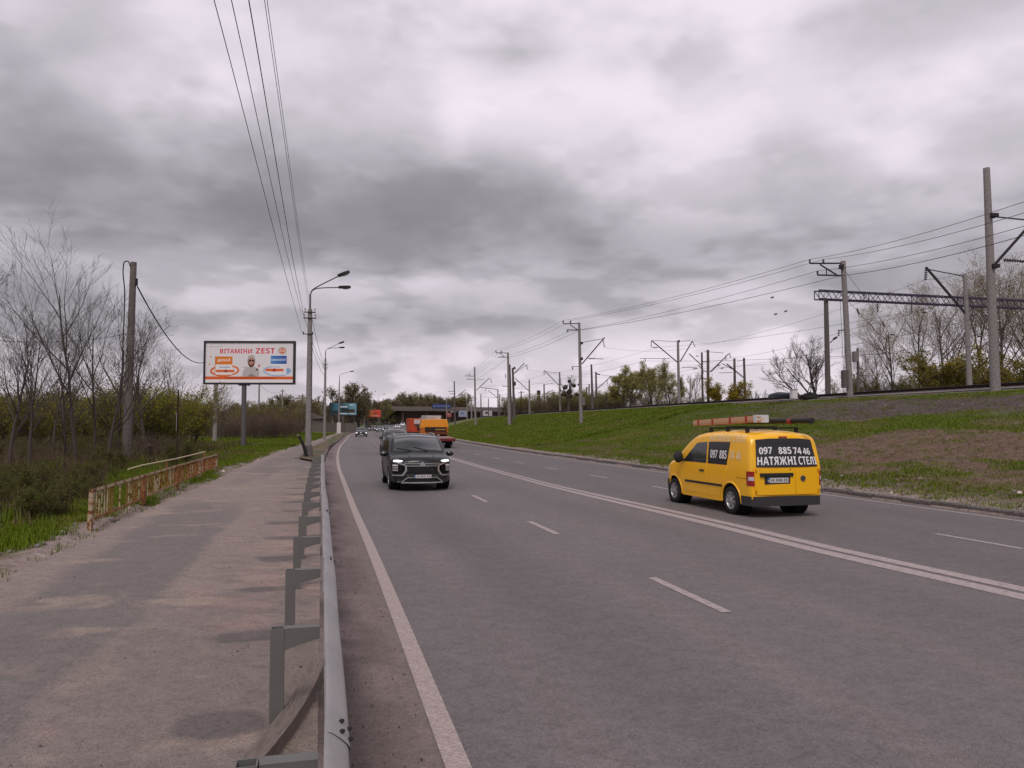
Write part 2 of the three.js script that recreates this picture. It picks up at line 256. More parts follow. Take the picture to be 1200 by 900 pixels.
// footway: worn asphalt under drifts of pinkish dust, darker patches where the asphalt is bare
const walkMat = grain(std(0xffffff, 0.93, 0, { vertexColors: true }), asphaltTex, 1, 1, 0.006, 1.5);
function walkColor(s, t) {
  const n = fbm(s * 0.16, t * 0.55, 4, 41), f = fbm(s * 0.9, t * 1.4, 5, 42), m = fbm(s * 2.4, t * 2.8, 3, 43);
  const dust = mixc([0.235, 0.185, 0.168], [0.29, 0.22, 0.198], f), asph = mixc([0.163, 0.137, 0.131], [0.195, 0.163, 0.155], f);
  // the swept dark band runs along the middle left
  const band = -3.35 + (s < 24 ? 0.25 * Math.sin(s * 0.35) + (9 - s) * 0.03 : 0);
  const edgeR = -2.45 + (n - 0.5) * 0.7 + (f - 0.5) * 0.35 - smooth(16, 30, s) * 0.3;
  let d = smooth(edgeR + 0.05, edgeR - 0.12, t) * smooth(-4.35, -3.95, t + (f - 0.5) * 0.7) * lerp(1, 0.7 * smooth(0.4, 0.6, n), smooth(15, 24, s));
  d *= 1 - 0.8 * smooth(0.6, 0.4, Math.hypot((s - 6.6) / 1.6, (t + 3.55) / 0.55) + (f - 0.5) * 0.9);
  d = Math.max(d, smooth(0.57, 0.68, fbm(s * 0.35, t * 0.8, 4, 47)) * 0.5);
  if (s > 33) d = Math.max(d, 0.8);
  const e = t - tWalk(s); d *= smooth(0.15, 0.7, e + (f - 0.5) * 0.8);
  let c = mixc(dust, asph, clamp(d));
  c = mixc(c, [0.34, 0.215, 0.19], smooth(0.56, 0.7, m) * smooth(0.44, 0.58, f) * 0.45 * smooth(-2.9, -2.3, t));
  const sand = fbm(s * 2.6 + 7, t * 0.9, 4, 49), scr = fbm(s * 5 + t * 2, t * 1.6, 3, 51);
  c = mixc(c, [0.36, 0.27, 0.22], smooth(0.6, 0.68, sand) * 0.55 * smooth(0.35, 0.55, f)); c = mixc(c, [0.13, 0.108, 0.105], smooth(0.61, 0.7, scr) * 0.3 * smooth(-2.6, -2.2, t));
  // darker patches at the feet of the guardrail posts, left of each
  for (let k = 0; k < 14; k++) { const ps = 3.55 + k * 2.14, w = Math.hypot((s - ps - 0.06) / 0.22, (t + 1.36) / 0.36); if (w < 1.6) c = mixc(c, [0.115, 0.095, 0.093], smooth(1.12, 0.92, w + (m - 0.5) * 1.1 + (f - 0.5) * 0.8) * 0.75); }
  if (t > -1.2 && s < 8.5) c = mixc(c, [0.2, 0.155, 0.13], smooth(-1.2, -0.9, t) * 0.6);
  return c;
}
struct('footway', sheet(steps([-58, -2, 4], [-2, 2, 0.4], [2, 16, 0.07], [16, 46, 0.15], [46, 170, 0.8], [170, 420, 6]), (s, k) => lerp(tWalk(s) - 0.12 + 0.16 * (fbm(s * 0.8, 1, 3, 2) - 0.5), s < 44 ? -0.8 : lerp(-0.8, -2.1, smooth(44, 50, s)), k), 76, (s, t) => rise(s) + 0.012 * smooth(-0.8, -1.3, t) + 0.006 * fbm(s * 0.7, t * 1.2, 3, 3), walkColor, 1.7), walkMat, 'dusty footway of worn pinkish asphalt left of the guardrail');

// painted lines, each a thin worn sheet a few millimetres proud
const paintTex = noiseTex(512, (x, y) => { const u = x / 512, v = y / 512; const w = wrapN(u, v, 64, 31) * 0.5 + wrapN(u, v, 16, 32) * 0.3 + wrapN(u, v, 160, 33) * 0.35; return w > 0.45 ? 0.85 + 0.15 * wrapN(u, v, 128, 3) : 0.46; });
const ribbedTex = noiseTex(512, (x, y) => { const u = x / 512, v = y / 512; const rib = Math.abs(((v * 26 + 0.5 * wrapN(u, v, 8, 35)) % 1) - 0.5) * 2, w = wrapN(u, v, 100, 36) * 0.5 + wrapN(u, v, 24, 37) * 0.5; return 0.5 + 0.5 * smooth(0.36, 0.62, rib * 0.55 + w * 0.55); });
const lineMat = grain(std(lin(0.42, 0.345, 0.335), 0.8), paintTex, 1, 1, 0.002, 1.0), ribMat = grain(std(lin(0.45, 0.355, 0.34), 0.8), ribbedTex, 1, 1, 0.004, 1.0);
function strip(name, sList, t0, t1, mat, y = 0.005) {
  const fa = typeof t0 === 'function' ? t0 : () => t0, fb = typeof t1 === 'function' ? t1 : () => t1;
  return sheet(sList, (s, k) => lerp(fa(s), fb(s), k), 2, (s) => rise(s) + y, () => [1, 1, 1], 0.55);
}
const lineSteps = (a, b) => steps([a, Math.min(b, 60), 1], ...(b > 60 ? [[60, Math.min(b, 170), 3]] : []), ...(b > 170 ? [[170, b, 8]] : []));
struct('edge_line_marking', strip('', lineSteps(-20, 400), -0.075, 0.075, 0), ribMat, 'white ribbed edge line beside the guardrail');
{
  const dl = thing('double_line_marking', 'double white line down the middle of the road', 'road marking', V(), 0, null, 'structure');
  mesh('line', strip('', lineSteps(-20, 400), (s) => tDouble(s) - 0.34 + 0.12 * smooth(10, 30, s), (s) => tDouble(s) - 0.05), lineMat, dl);
  mesh('line', strip('', lineSteps(-20, 400), (s) => tDouble(s) + 0.07, (s) => tDouble(s) + 0.33 - 0.12 * smooth(10, 30, s)), lineMat, dl);
}
struct('edge_line_marking', strip('', lineSteps(-20, 300), (s) => tKerb(s) - 0.52, (s) => tKerb(s) - 0.4), lineMat, 'white edge line along the kerb on the right');
{
  const L = thing('lane_dash_marking', 'broken white lane line left of the double line', 'road marking', V(), 0, null, 'structure');
  for (let k = 0; k < 40; k++) { const s = 7.7 + (k - 1) * 5.98; if (s > 200) break; mesh('dash', strip('', [s, s + 0.7, s + 1.9], (q) => 3.42 - 0.002 * q - 0.06, (q) => 3.42 - 0.002 * q + 0.06), lineMat, L); }
  const Rr = thing('lane_dash_marking', 'broken white lane line beyond the double line', 'road marking', V(), 0, null, 'structure');
  for (let k = 0; k < 40; k++) { const s = 10.3 + (k - 1) * 5.62; if (s > 200) break; const c = (q) => pws([[10, 10.15], [22, 9.62], [40, 9.2], [60, 8.9]], q); mesh('dash', strip('', [s, s + 0.8, s + 1.75], (q) => c(q) - 0.06, (q) => c(q) + 0.06), lineMat, Rr); }
}
// kerbs: single stones as far as they can be told apart, then one long run
const kerbMats = [0, 1, 2].map((k) => grain(std(lin(0.125 + k * 0.012, 0.104 + k * 0.01, 0.1 + k * 0.01), 0.92), dirtTex, 0.8, 0.8, 0.012, 1.5));
function kerbRun(sList, t0, t1, y0, y1) { const mb = new MB(), ch = 0.03; // chamfered block following the curve
  const prof = (s) => [[t0(s), y0], [t0(s), y1 - ch], [t0(s) + ch, y1], [t1(s), y1], [t1(s), y0]];
  sList.forEach((s, i) => { if (!i) return; const p = prof(sList[i - 1]), q = prof(s), sa = sList[i - 1]; for (let k = 0; k < 4; k++) { const a = at(sa, p[k][0], p[k][1] + rise(sa)), b = at(sa, p[k + 1][0], p[k + 1][1] + rise(sa)), c = at(s, q[k][0], q[k][1] + rise(s)), d = at(s, q[k + 1][0], q[k + 1][1] + rise(s)); const n = V().crossVectors(V().subVectors(c, a), V().subVectors(b, a)).normalize().multiplyScalar(t1(s) > t0(s) ? -1 : 1); if (k && k < 3 && n.y < 0) n.negate(); const o = [a, b, c, d].map((v) => mb.v(v.x, v.y, v.z, n.x, n.y, n.z)); mb.i.push(o[0], o[1], o[2], o[1], o[3], o[2]); } });
  for (const [s, sg] of [[sList[0], -1], [sList[sList.length - 1], 1]]) { const pr = prof(s).map(([t, y]) => at(s, t, y + rise(s))), e = at(s + sg, 0).sub(at(s, 0)).normalize(), o = pr.map((v) => mb.v(v.x, v.y, v.z, e.x, 0, e.z)); for (let k = 1; k < 4; k++) mb.i.push(o[0], o[k], o[k + 1]); }
  const g = mb.geo(), uv = g.attributes.uv, P = g.attributes.position; for (let k = 0; k < P.count; k++) uv.setXY(k, P.getX(k) + P.getY(k) * 0.7, P.getZ(k) + P.getY(k) * 0.4); return g; }
{
  const r = rng(5), kr = thing('kerb', 'grey concrete kerb along the foot of the embankment', 'kerb', V(), 0, null, 'structure');
  for (let k = 0; k < 50; k++) { const s = 6 + k, j = (r() - 0.5) * 0.03, y = 0.135 + (r() - 0.5) * 0.02; mesh('kerb_stone', kerbRun([s + 0.008, s + 0.992], (q) => tKerb(q) + j, (q) => tKerb(q) + 0.16 + j, -0.06, y), kerbMats[k % 3], kr); }
  const far = mesh('kerb_stone', kerbRun(lineSteps(56, 420), (q) => tKerb(q), (q) => tKerb(q) + 0.17, -0.06, 0.135), kerbMats[1], kr); far.userData.kind = 'stuff';
  const kl = thing('kerb', 'grey concrete kerb bordering the strip of street lamps', 'kerb', V(), 0, null, 'structure');
  for (let k = 0; k < 40; k++) { const s = 40 + k; mesh('kerb_stone', kerbRun([s + 0.008, s + 0.992], (q) => -0.72 - 0.35 * smooth(42, 40, q), (q) => -0.88 - 0.35 * smooth(42, 40, q), -0.06, 0.13), kerbMats[(k + 1) % 3], kl); }
  const fl = mesh('kerb_stone', kerbRun(lineSteps(80, 420), () => -0.72, () => -0.88, -0.06, 0.13), kerbMats[0], kl); fl.userData.kind = 'stuff';
  // strip of earth and dead grass that carries the lamps
  struct('lamp_strip', sheet(steps([40, 90, 0.6], [90, 420, 4]), (s, k) => lerp(-0.88 - 0.3 * smooth(42, 40, s), -2.15 + 0.9 * smooth(46, 41, s), k), 6, (s, t) => rise(s) + 0.1 + 0.03 * fbm(s, t * 2, 3, 3), (s, t) => { const n = fbm(s * 0.5, t * 1.5, 4, 61); return mixc([0.14, 0.098, 0.062], [0.07, 0.075, 0.025], smooth(0.5, 0.66, n + (s > 75 ? 0.1 : 0))); }, 3), groundMat, 'strip of bare earth and thin grass between footway and kerb');
  // loose stone lying under the rail
  const p = at(5.75, -0.95, 0), d = at(6.75, -0.72).sub(at(4.7, -1.12)).normalize(); const g = new THREE.BoxGeometry(0.12, 0.11, 2.0, 2, 1, 6);
  const P = g.attributes.position; for (let k = 0; k < P.count; k++) P.setXYZ(k, P.getX(k) + 0.01 * (vnoise(P.getZ(k) * 5, P.getY(k) * 9) - 0.5) + 0.05 * P.getZ(k) ** 2, P.getY(k) + 0.012 * (vnoise(P.getZ(k) * 4, P.getX(k) * 20, 3.5) - 0.5), P.getZ(k)); g.computeVertexNormals();
  const k = tag(mesh('kerb_stone', g, grain(std(lin(0.22, 0.175, 0.155), 0.95), dirtTex, 1, 1, 0.006, 1.5)), 'loose concrete kerb stone lying slantwise under the guardrail', 'kerb stone'); k.position.set(p.x, 0.045, p.z); k.rotation.y = Math.atan2(d.x, d.z);
}
const grainTex = noiseTex(256, (x, y) => { const u = x / 256, v = y / 256; return 0.88 + 0.1 * (wrapN(u, v, 64, 65) - 0.5) + 0.14 * (wrapN(u, v, 7, 66) - 0.5); });
// ───────────────────────── guardrail ─────────────────────────
const galv = grain(std(lin(0.31, 0.29, 0.292), 0.6, 0.25), grainTex, 1, 1, 0, 1.1), postMat = grain(std(lin(0.2, 0.192, 0.182), 0.65, 0.3), fineTex, 3, 3, 0, 1.3), boltMat = std(0x2a2727, 0.7, 0.5);
{
  const gr = thing('guardrail', 'long grey steel guardrail on short posts between footway and road', 'guardrail');
  const prof = []; { const c = new THREE.CatmullRomCurve3([[0, 0.665], [0.02, 0.66], [0.092, 0.603], [0.104, 0.575], [0.03, 0.515], [0.02, 0.495], [0.03, 0.475], [0.104, 0.415], [0.092, 0.387], [0.02, 0.33], [0, 0.325]].map(([t, y]) => V(t, y, 0))); for (const p of c.getPoints(26)) prof.push([p.x, p.y]); }
  const rb = rng(77);
  for (let k = -1; k < 8; k++) {
    const s0 = 3.7 + k * 4.5 - 4.5, s1 = Math.min(s0 + 4.5 + 0.28, 35.2); if (s0 > 34) break;
    const lift = (k & 1) * 0.007 - 0.002, dz = (rb() - 0.5) * 0.012, mb = new MB(), n = 10;
    for (const back of [0, 1]) { const b0 = mb.p.length / 3; for (let i = 0; i <= n; i++) { const s = lerp(s0, s1, i / n); prof.forEach(([t, y], q) => { const a = prof[Math.max(0, q - 1)], b = prof[Math.min(prof.length - 1, q + 1)]; let nt = -(b[1] - a[1]), ny = (b[0] - a[0]); const L = Math.hypot(nt, ny) * (back ? -1 : 1), o = at(s, -0.768 + t + lift + dz * Math.sin(i) - nt / L * (back ? -0.0035 : 0), y), d = at(s, 1).sub(at(s, 0)); mb.v(o.x, o.y + (back ? 0 : 0.0), o.z, d.x * nt / L, ny / L, d.z * nt / L); }); }
      const w = prof.length; for (let i = 0; i < n; i++) for (let q = 0; q < w - 1; q++) { const a = b0 + i * w + q; back ? mb.i.push(a, a + 1, a + w, a + 1, a + w + 1, a + w) : mb.i.push(a, a + w, a + 1, a + 1, a + w, a + w + 1); } }
    const g = mb.geo(), uv = g.attributes.uv, P = g.attributes.position; for (let q = 0; q < P.count; q++) uv.setXY(q, P.getZ(q) * 0.9, P.getY(q) * 0.9);
    const bm = mesh('beam', g, galv, gr);
    // lap bolts
    if (s0 > 1 && s0 < 20) { for (const [ds, t, y] of [[0.08, 0.068, 0.628], [0.2, 0.068, 0.628], [0.08, 0.103, 0.59], [0.2, 0.103, 0.59]]) { const o = at(s0 + ds, -0.768 + t + lift + 0.003, y + 0.003); const gg = new THREE.SphereGeometry(0.014, 8, 5); gg.scale(1, 0.6, 1.3); gg.translate(o.x, o.y, o.z); mesh('bolt', gg, boltMat, bm); } }
  }
  for (let k = -1; k < 15; k++) {
    const s = 3.55 + k * 2.14; if (s > 35) break; const p = at(s, -1.07), h = headingAt(s), lean = (rb() - 0.5) * 0.03;
    const po = new MB(), w = 0.09, d = 0.075, th = 0.007, H = 0.64; // rolled hollow post, open at the top
    po.box(w, H, th, 0, H / 2, d / 2); po.box(w, H, th, 0, H / 2, -d / 2); po.box(th, H, d - th, w / 2 - th / 2, H / 2, 0); po.box(th, H, d - th, -w / 2 + th / 2, H / 2, 0);
    const m = po.build('post', postMat, gr); m.position.set(p.x, -0.01, p.z); m.rotation.set(lean, h, lean * 0.6);
    // tapering spacer: folded plate with a flat top and two cheeks
    const sh = new THREE.Shape([new THREE.Vector2(0.045, 0.625), new THREE.Vector2(0.045, 0.485), new THREE.Vector2(0.16, 0.522), new THREE.Vector2(0.275, 0.55), new THREE.Vector2(0.275, 0.622)]);
    const br = new MB(); for (const z of [-0.04, 0.033]) { const e = new THREE.ExtrudeGeometry(sh, { depth: 0.007, bevelEnabled: false }); e.translate(0, 0, z); br.add(e); } br.box(0.23, 0.007, 0.08, 0.16, 0.6265, 0);
    const bm = br.build('spacer', postMat, gr); bm.position.set(p.x, 0, p.z); bm.rotation.y = h;
  }
}
// ───────────────────────── street lamps, wires, poles, fences, billboards ─────────────────────────
const concrete = grain(std(lin(0.27, 0.245, 0.235), 0.93), dirtTex, 2, 2, 0.004, 1.45), concreteDark = grain(std(lin(0.15, 0.128, 0.12), 0.95), dirtTex, 2, 2, 0.006, 1.45);
const steel = std(0x6d686b, 0.55, 0.4), darkSteel = std(0x3a3436, 0.65, 0.4), blackRubber = std(0x151315, 0.7), porcelain = std(0x8b827c, 0.35), lampGlass = phys(0x8d8a88, 0.25);
const rustTex = noiseTex(512, (x, y) => { const u = x / 512, v = y / 512, n = wrapN(u, v, 10, 51) * 0.5 + wrapN(u, v, 28, 52) * 0.3 + wrapN(u, v, 90, 53) * 0.25; const k = smooth(0.5, 0.64, n), g = 0.8 + 0.4 * (wrapN(u, v, 120, 54) - 0.5); return mixc([0.8, 0.72, 0.6], n > 0.7 ? [0.42, 0.22, 0.12] : [0.66, 0.4, 0.2], k).map((q) => clamp(q * g)); });
rustTex.colorSpace = THREE.SRGBColorSpace;
const rustTex2 = rustTex.clone(); rustTex2.offset.set(0.37, 0.21); rustTex2.needsUpdate = true;
const rustA = std(0xffffff, 0.85, 0, { map: rustTex }), rustB = std(0xe0b088, 0.9, 0, { map: rustTex2 });
const boxUV = (g, k) => { const P = g.attributes.position, U = g.attributes.uv; for (let i = 0; i < P.count; i++) U.setXY(i, (P.getX(i) + P.getZ(i)) * k, P.getY(i) * k); return g; };
function taper(r0, r1, h, sides = 14) { const pts = []; for (let i = 0; i <= 6; i++) pts.push(new THREE.Vector2(lerp(r0, r1, i / 6), h * i / 6)); pts.push(new THREE.Vector2(0.001, h)); const g = new THREE.LatheGeometry(pts, sides); return boxUV(g, 0.5); }
function lampHead(parent, p, dir) { // cobra head pointing along dir
  const sh = new THREE.Shape(); sh.moveTo(0, -0.09); sh.bezierCurveTo(0.25, -0.17, 0.55, -0.17, 0.78, -0.06); sh.bezierCurveTo(0.84, 0, 0.8, 0.05, 0.74, 0.08); sh.bezierCurveTo(0.5, 0.17, 0.22, 0.16, 0, 0.09); sh.closePath();
  const g = new THREE.ExtrudeGeometry(sh, { depth: 0.08, bevelEnabled: true, bevelSize: 0.05, bevelThickness: 0.06, bevelSegments: 3, curveSegments: 8 }); g.rotateX(-Math.PI / 2); g.translate(-0.02, -0.02, 0); g.scale(0.85, 0.8, 0.8);
  const h = mesh('lamp_head', g, darkSteel, parent); h.position.copy(p); h.quaternion.setFromUnitVectors(V(1, 0, 0), dir.clone().normalize());
  const l = new THREE.SphereGeometry(0.16, 14, 8, 0, Math.PI * 2, Math.PI / 2, Math.PI / 2); l.scale(1.9, 0.55, 0.95); l.scale(0.85, 0.8, 0.8); l.translate(0.4, -0.055, 0); mesh('lamp_glass', l, lampGlass, h);
}
function streetLamp(label, p, H, turn, opt = {}) {
  const t = thing('street_lamp', label, 'street lamp', p, turn, 'street lamps along the left of the road');   // local +x points over the road
  const ph = H - 1.75, r0 = opt.r0 ?? 0.17, r1 = opt.r1 ?? 0.1;
  mesh('pole', taper(r0, r1, ph), opt.mat ?? concrete, t);
  const arms = opt.arms ?? [[0.62, 2.0, 0.66], [-0.5, 1.85, 0.3]];
  const up = new MB(); up.tube([V(0, ph - 0.05, 0), V(0, ph + 0.9, 0)], 0.055, 8); up.build('bracket', steel, t);
  arms.forEach(([yaw, len, lift]) => {
    const d = V(Math.cos(yaw), 0, Math.sin(yaw)), y0 = ph + 0.9, P = [V(0, y0 - 0.02, 0), V(d.x * 0.1, y0 + 0.2, d.z * 0.1), V(d.x * 0.35, y0 + 0.36, d.z * 0.35), V(d.x * len, y0 + 0.36 + lift, d.z * len)];
    const c = new THREE.CatmullRomCurve3(P, false, 'centripetal'); const a = new MB(); a.tube(c.getPoints(14), 0.035, 7); a.build('arm', steel, t);
    lampHead(t, P[3], V(d.x, lift / len * 0.9, d.z));
  });
  if (opt.cross) for (const [y, w] of opt.cross) { const a = new MB(); a.box(w, 0.06, 0.06, 0, y, r1 + 0.02); const m = a.build('crossarm', darkSteel, t); for (const z of [-w / 2 + 0.05, w / 2 - 0.05]) { const i = new MB(); i.cyl(0.012, 0.012, 0.13, z, y + 0.02, r1 + 0.02, 6); i.cyl(0.05, 0.035, 0.06, z, y + 0.13, r1 + 0.02, 9); i.cyl(0.035, 0.025, 0.05, z, y + 0.19, r1 + 0.02, 9); i.build('insulator', porcelain, m); } }
  return t;
}
const L1 = G(361, 537), L2 = V(-24.0, 0, -98.5);
{
  const h1 = headingAt(46), h2 = headingAt(100);
  const a = streetLamp('nearest double street lamp, concrete pole at the end of the guardrail', L1, 10.55, h1, { r0: 0.19, r1: 0.125, cross: [[8.6, 0.66], [8.25, 0.74]], arms: [[0.55, 1.95, 0.62], [-0.35, 1.8, 0.22]] });
  // broken collar and cable duct at the foot
  const col = new THREE.CylinderGeometry(0.24, 0.3, 0.75, 9, 3); { const P = col.attributes.position; for (let k = 0; k < P.count; k++) { const n = 1 + 0.25 * (vnoise(P.getX(k) * 6, P.getY(k) * 5, P.getZ(k) * 6 + 9) - 0.5); P.setXYZ(k, P.getX(k) * n, P.getY(k) + 0.37, P.getZ(k) * n); } col.computeVertexNormals(); }
  mesh('collar', boxUV(col, 0.5), concreteDark, a);
  const c = new MB(); c.tube([V(0.14, 0.3, 0.06), V(0.16, 3, 0.05), V(0.15, 6.9, 0.04), V(0.13, 7.35, 0.03)], 0.02, 6); c.build('cable', blackRubber, a);
  const b = new MB(); b.box(0.62, 0.05, 0.05, -0.1, 7.3, 0.16); for (const z of [-0.36, 0.17]) b.cyl(0.035, 0.03, 0.12, z, 7.32, 0.16, 7); b.build('cable_bracket', darkSteel, a);
  const q = L1.clone(), r2 = tag(new THREE.Group(), 'dark broken pipe leaning against the nearest street lamp', 'pipe'); r2.name = numbered('broken_pipe'); r2.position.copy(q); scene.add(r2);
  const s = new MB(); s.tube([V(0.02, 0.0, 0.34), V(-0.1, 0.5, 0.32), V(-0.28, 0.95, 0.28), V(-0.5, 1.3, 0.26)], [0.11, 0.1, 0.085, 0.07], 7); s.build('shaft', std(0x1c1716, 0.9), r2);
  const e = new MB(); e.tube([V(-0.5, 1.3, 0.26), V(-0.58, 1.38, 0.26)], [0.08, 0.06], 7); e.build('end_cap', std(0x7b6f64, 0.9), r2);
  const rub = []; const rr = rng(8); for (let k = 0; k < 7; k++) { const g = new THREE.DodecahedronGeometry(0.06 + rr() * 0.09, 0); g.scale(1.3, 0.6, 1); g.translate((rr() - 0.5) * 1.3, 0.03, 0.35 + (rr() - 0.4) * 0.6); rub.push(g); }
  tag(mesh('rubble', rub, concreteDark), 'broken lumps of concrete at the foot of the nearest street lamp', 'rubble', null, 'stuff').position.copy(L1);
  streetLamp('second double street lamp, beyond the end of the guardrail', L2, 12.2, h2, { r0: 0.19, r1: 0.12, cross: [[9.6, 0.66], [9.2, 0.7]], arms: [[0.3, 1.8, 0.65], [-0.5, 2.0, 0.25]] });
  const L3 = A(397, 509.5, 146); L3.y = 0;
  const l3 = streetLamp('third street lamp, its pole wrapped in a white box', L3, 12, headingAt(150), { arms: [[-0.1, 2.0, 0.5]] });
  mesh('pole_box', new THREE.BoxGeometry(0.72, 2.1, 0.72).translate(0, 1.25, 0), std(0xcfc8c4, 0.7), l3);
  for (const [px, d, H, lab] of [[415, 205, 11.8, 'fourth street lamp, beside the teal billboard'], [427, 262, 11.8, 'fifth street lamp, left of the orange billboard'], [443, 300, 12.5, 'sixth street lamp, behind the orange billboard'], [455, 345, 11.5, 'seventh street lamp, in front of the dark trees'], [463.5, 400, 10.5, 'eighth street lamp, low before the dark trees'], [471.5, 440, 10.5, 'ninth street lamp, far up the road'], [477, 490, 10.5, 'farthest street lamp before the overpass']]) {
    const p = A(px, 497, d), [s] = ST(p.x, p.z); p.y = rise(s);
    const two = px > 450; streetLamp(lab, p, H, headingAt(s), { r0: 0.16, r1: 0.09, arms: two ? [[-0.1, 1.9, 0.3], [Math.PI - 0.1, 1.9, 0.3]] : [[-0.15, 2.0, 0.45]] });
  }
}
const wireMat = std(0x2c282c, 0.6, 0.3);
function wire(name, label, group, a, b, sag, r, n = 22) { const p = []; for (let i = 0; i <= n; i++) { const f = i / n, v = V().lerpVectors(a, b, f); v.y -= sag * 4 * f * (1 - f); p.push(v); } const mb = new MB(); mb.tube(p, r, 5, false); return tag(mb.build(name, wireMat), label, name.replace(/_/g, ' '), group); }
{ // lines overhead, from the nearest lamp back over the camera
  const g = 'overhead wires above the footway';
  const ends = [[250, -3, 354, 390, 'leftmost overhead wire above the footway'], [270.5, -3, 353, 366, 'second overhead wire from the left above the footway'], [291, -3, 354.5, 361, 'third, darkest overhead wire above the footway'], [309.5, -3, 363, 366, 'left one of the close pair of overhead wires'], [312.5, -3, 364, 361, 'right one of the close pair of overhead wires']];
  ends.forEach(([px, py, qx, qy, lab], i) => {
    const b = A(qx, qy, -L1.z), m = A(px, py, 12.4 + i * 0.1), d = V().subVectors(m, b), e = m.clone().addScaledVector(d, 0.55); e.y = lerp(m.y, e.y, 0.5) + 0.1;
    const c = new THREE.CatmullRomCurve3([b, V().lerpVectors(b, m, 0.5).add(V(0, -0.16 - 0.05 * (i % 3), 0)), m, e]); const mb = new MB(); mb.tube(c.getPoints(40), i === 2 ? 0.0105 : i > 2 ? 0.006 : 0.0085, 5, false); tag(mb.build('overhead_wire', wireMat), lab, 'wire', g);
  });
  for (const [qx, qy, px, py, lab] of [[364, 366, 384, 434, 'upper wire between the first and second street lamp'], [362, 395, 383.5, 441, 'lower wire between the first and second street lamp'], [354, 363, 382, 431, 'left wire between the first and second street lamp']]) wire('overhead_wire', lab, 'wires between the street lamps', A(qx, qy, -L1.z), A(px, py, -L2.z), 0.7, 0.014);
}
// concrete pole among the bare trees, with its cables
{
  const p = G(147.5, 546), t = thing('utility_pole', 'tall weathered concrete pole among the bare trees, cable hanging from its top', 'utility pole', p, 0);
  const pole = mesh('pole', taper(0.215, 0.145, 9.85), grain(std(lin(0.16, 0.135, 0.125), 0.95), dirtTex, 2, 2, 0.01, 1.5), t); pole.rotation.z = -0.012;
  const c = new MB(); c.tube(new THREE.CatmullRomCurve3([V(0.05, 9.6, 0.16), V(-0.05, 9.85, 0.2), V(-0.22, 9.82, 0.2), V(-0.29, 9.4, 0.18), V(-0.2, 8.4, 0.16), V(-0.2, 6, 0.18), V(-0.24, 2, 0.2), V(-0.26, 0.2, 0.22)]).getPoints(50), 0.028, 6); c.build('cable', blackRubber, t);
  const k = new MB(); k.cyl(0.05, 0.05, 0.35, 0.3, 8.7, 0, 8); k.build('clamp', blackRubber, t);
  const a = A(161, 336, -p.z), b = A(238, 425, 71); wire('overhead_cable', 'thick black cable sagging from the concrete pole to the billboard', null, a, b, 1.1, 0.035);
  wire('overhead_cable', 'thin cable crossing the bare trees left of the concrete pole', null, A(-5, 399, 30), A(150, 391, -p.z - 0.2), 0.2, 0.012);
}
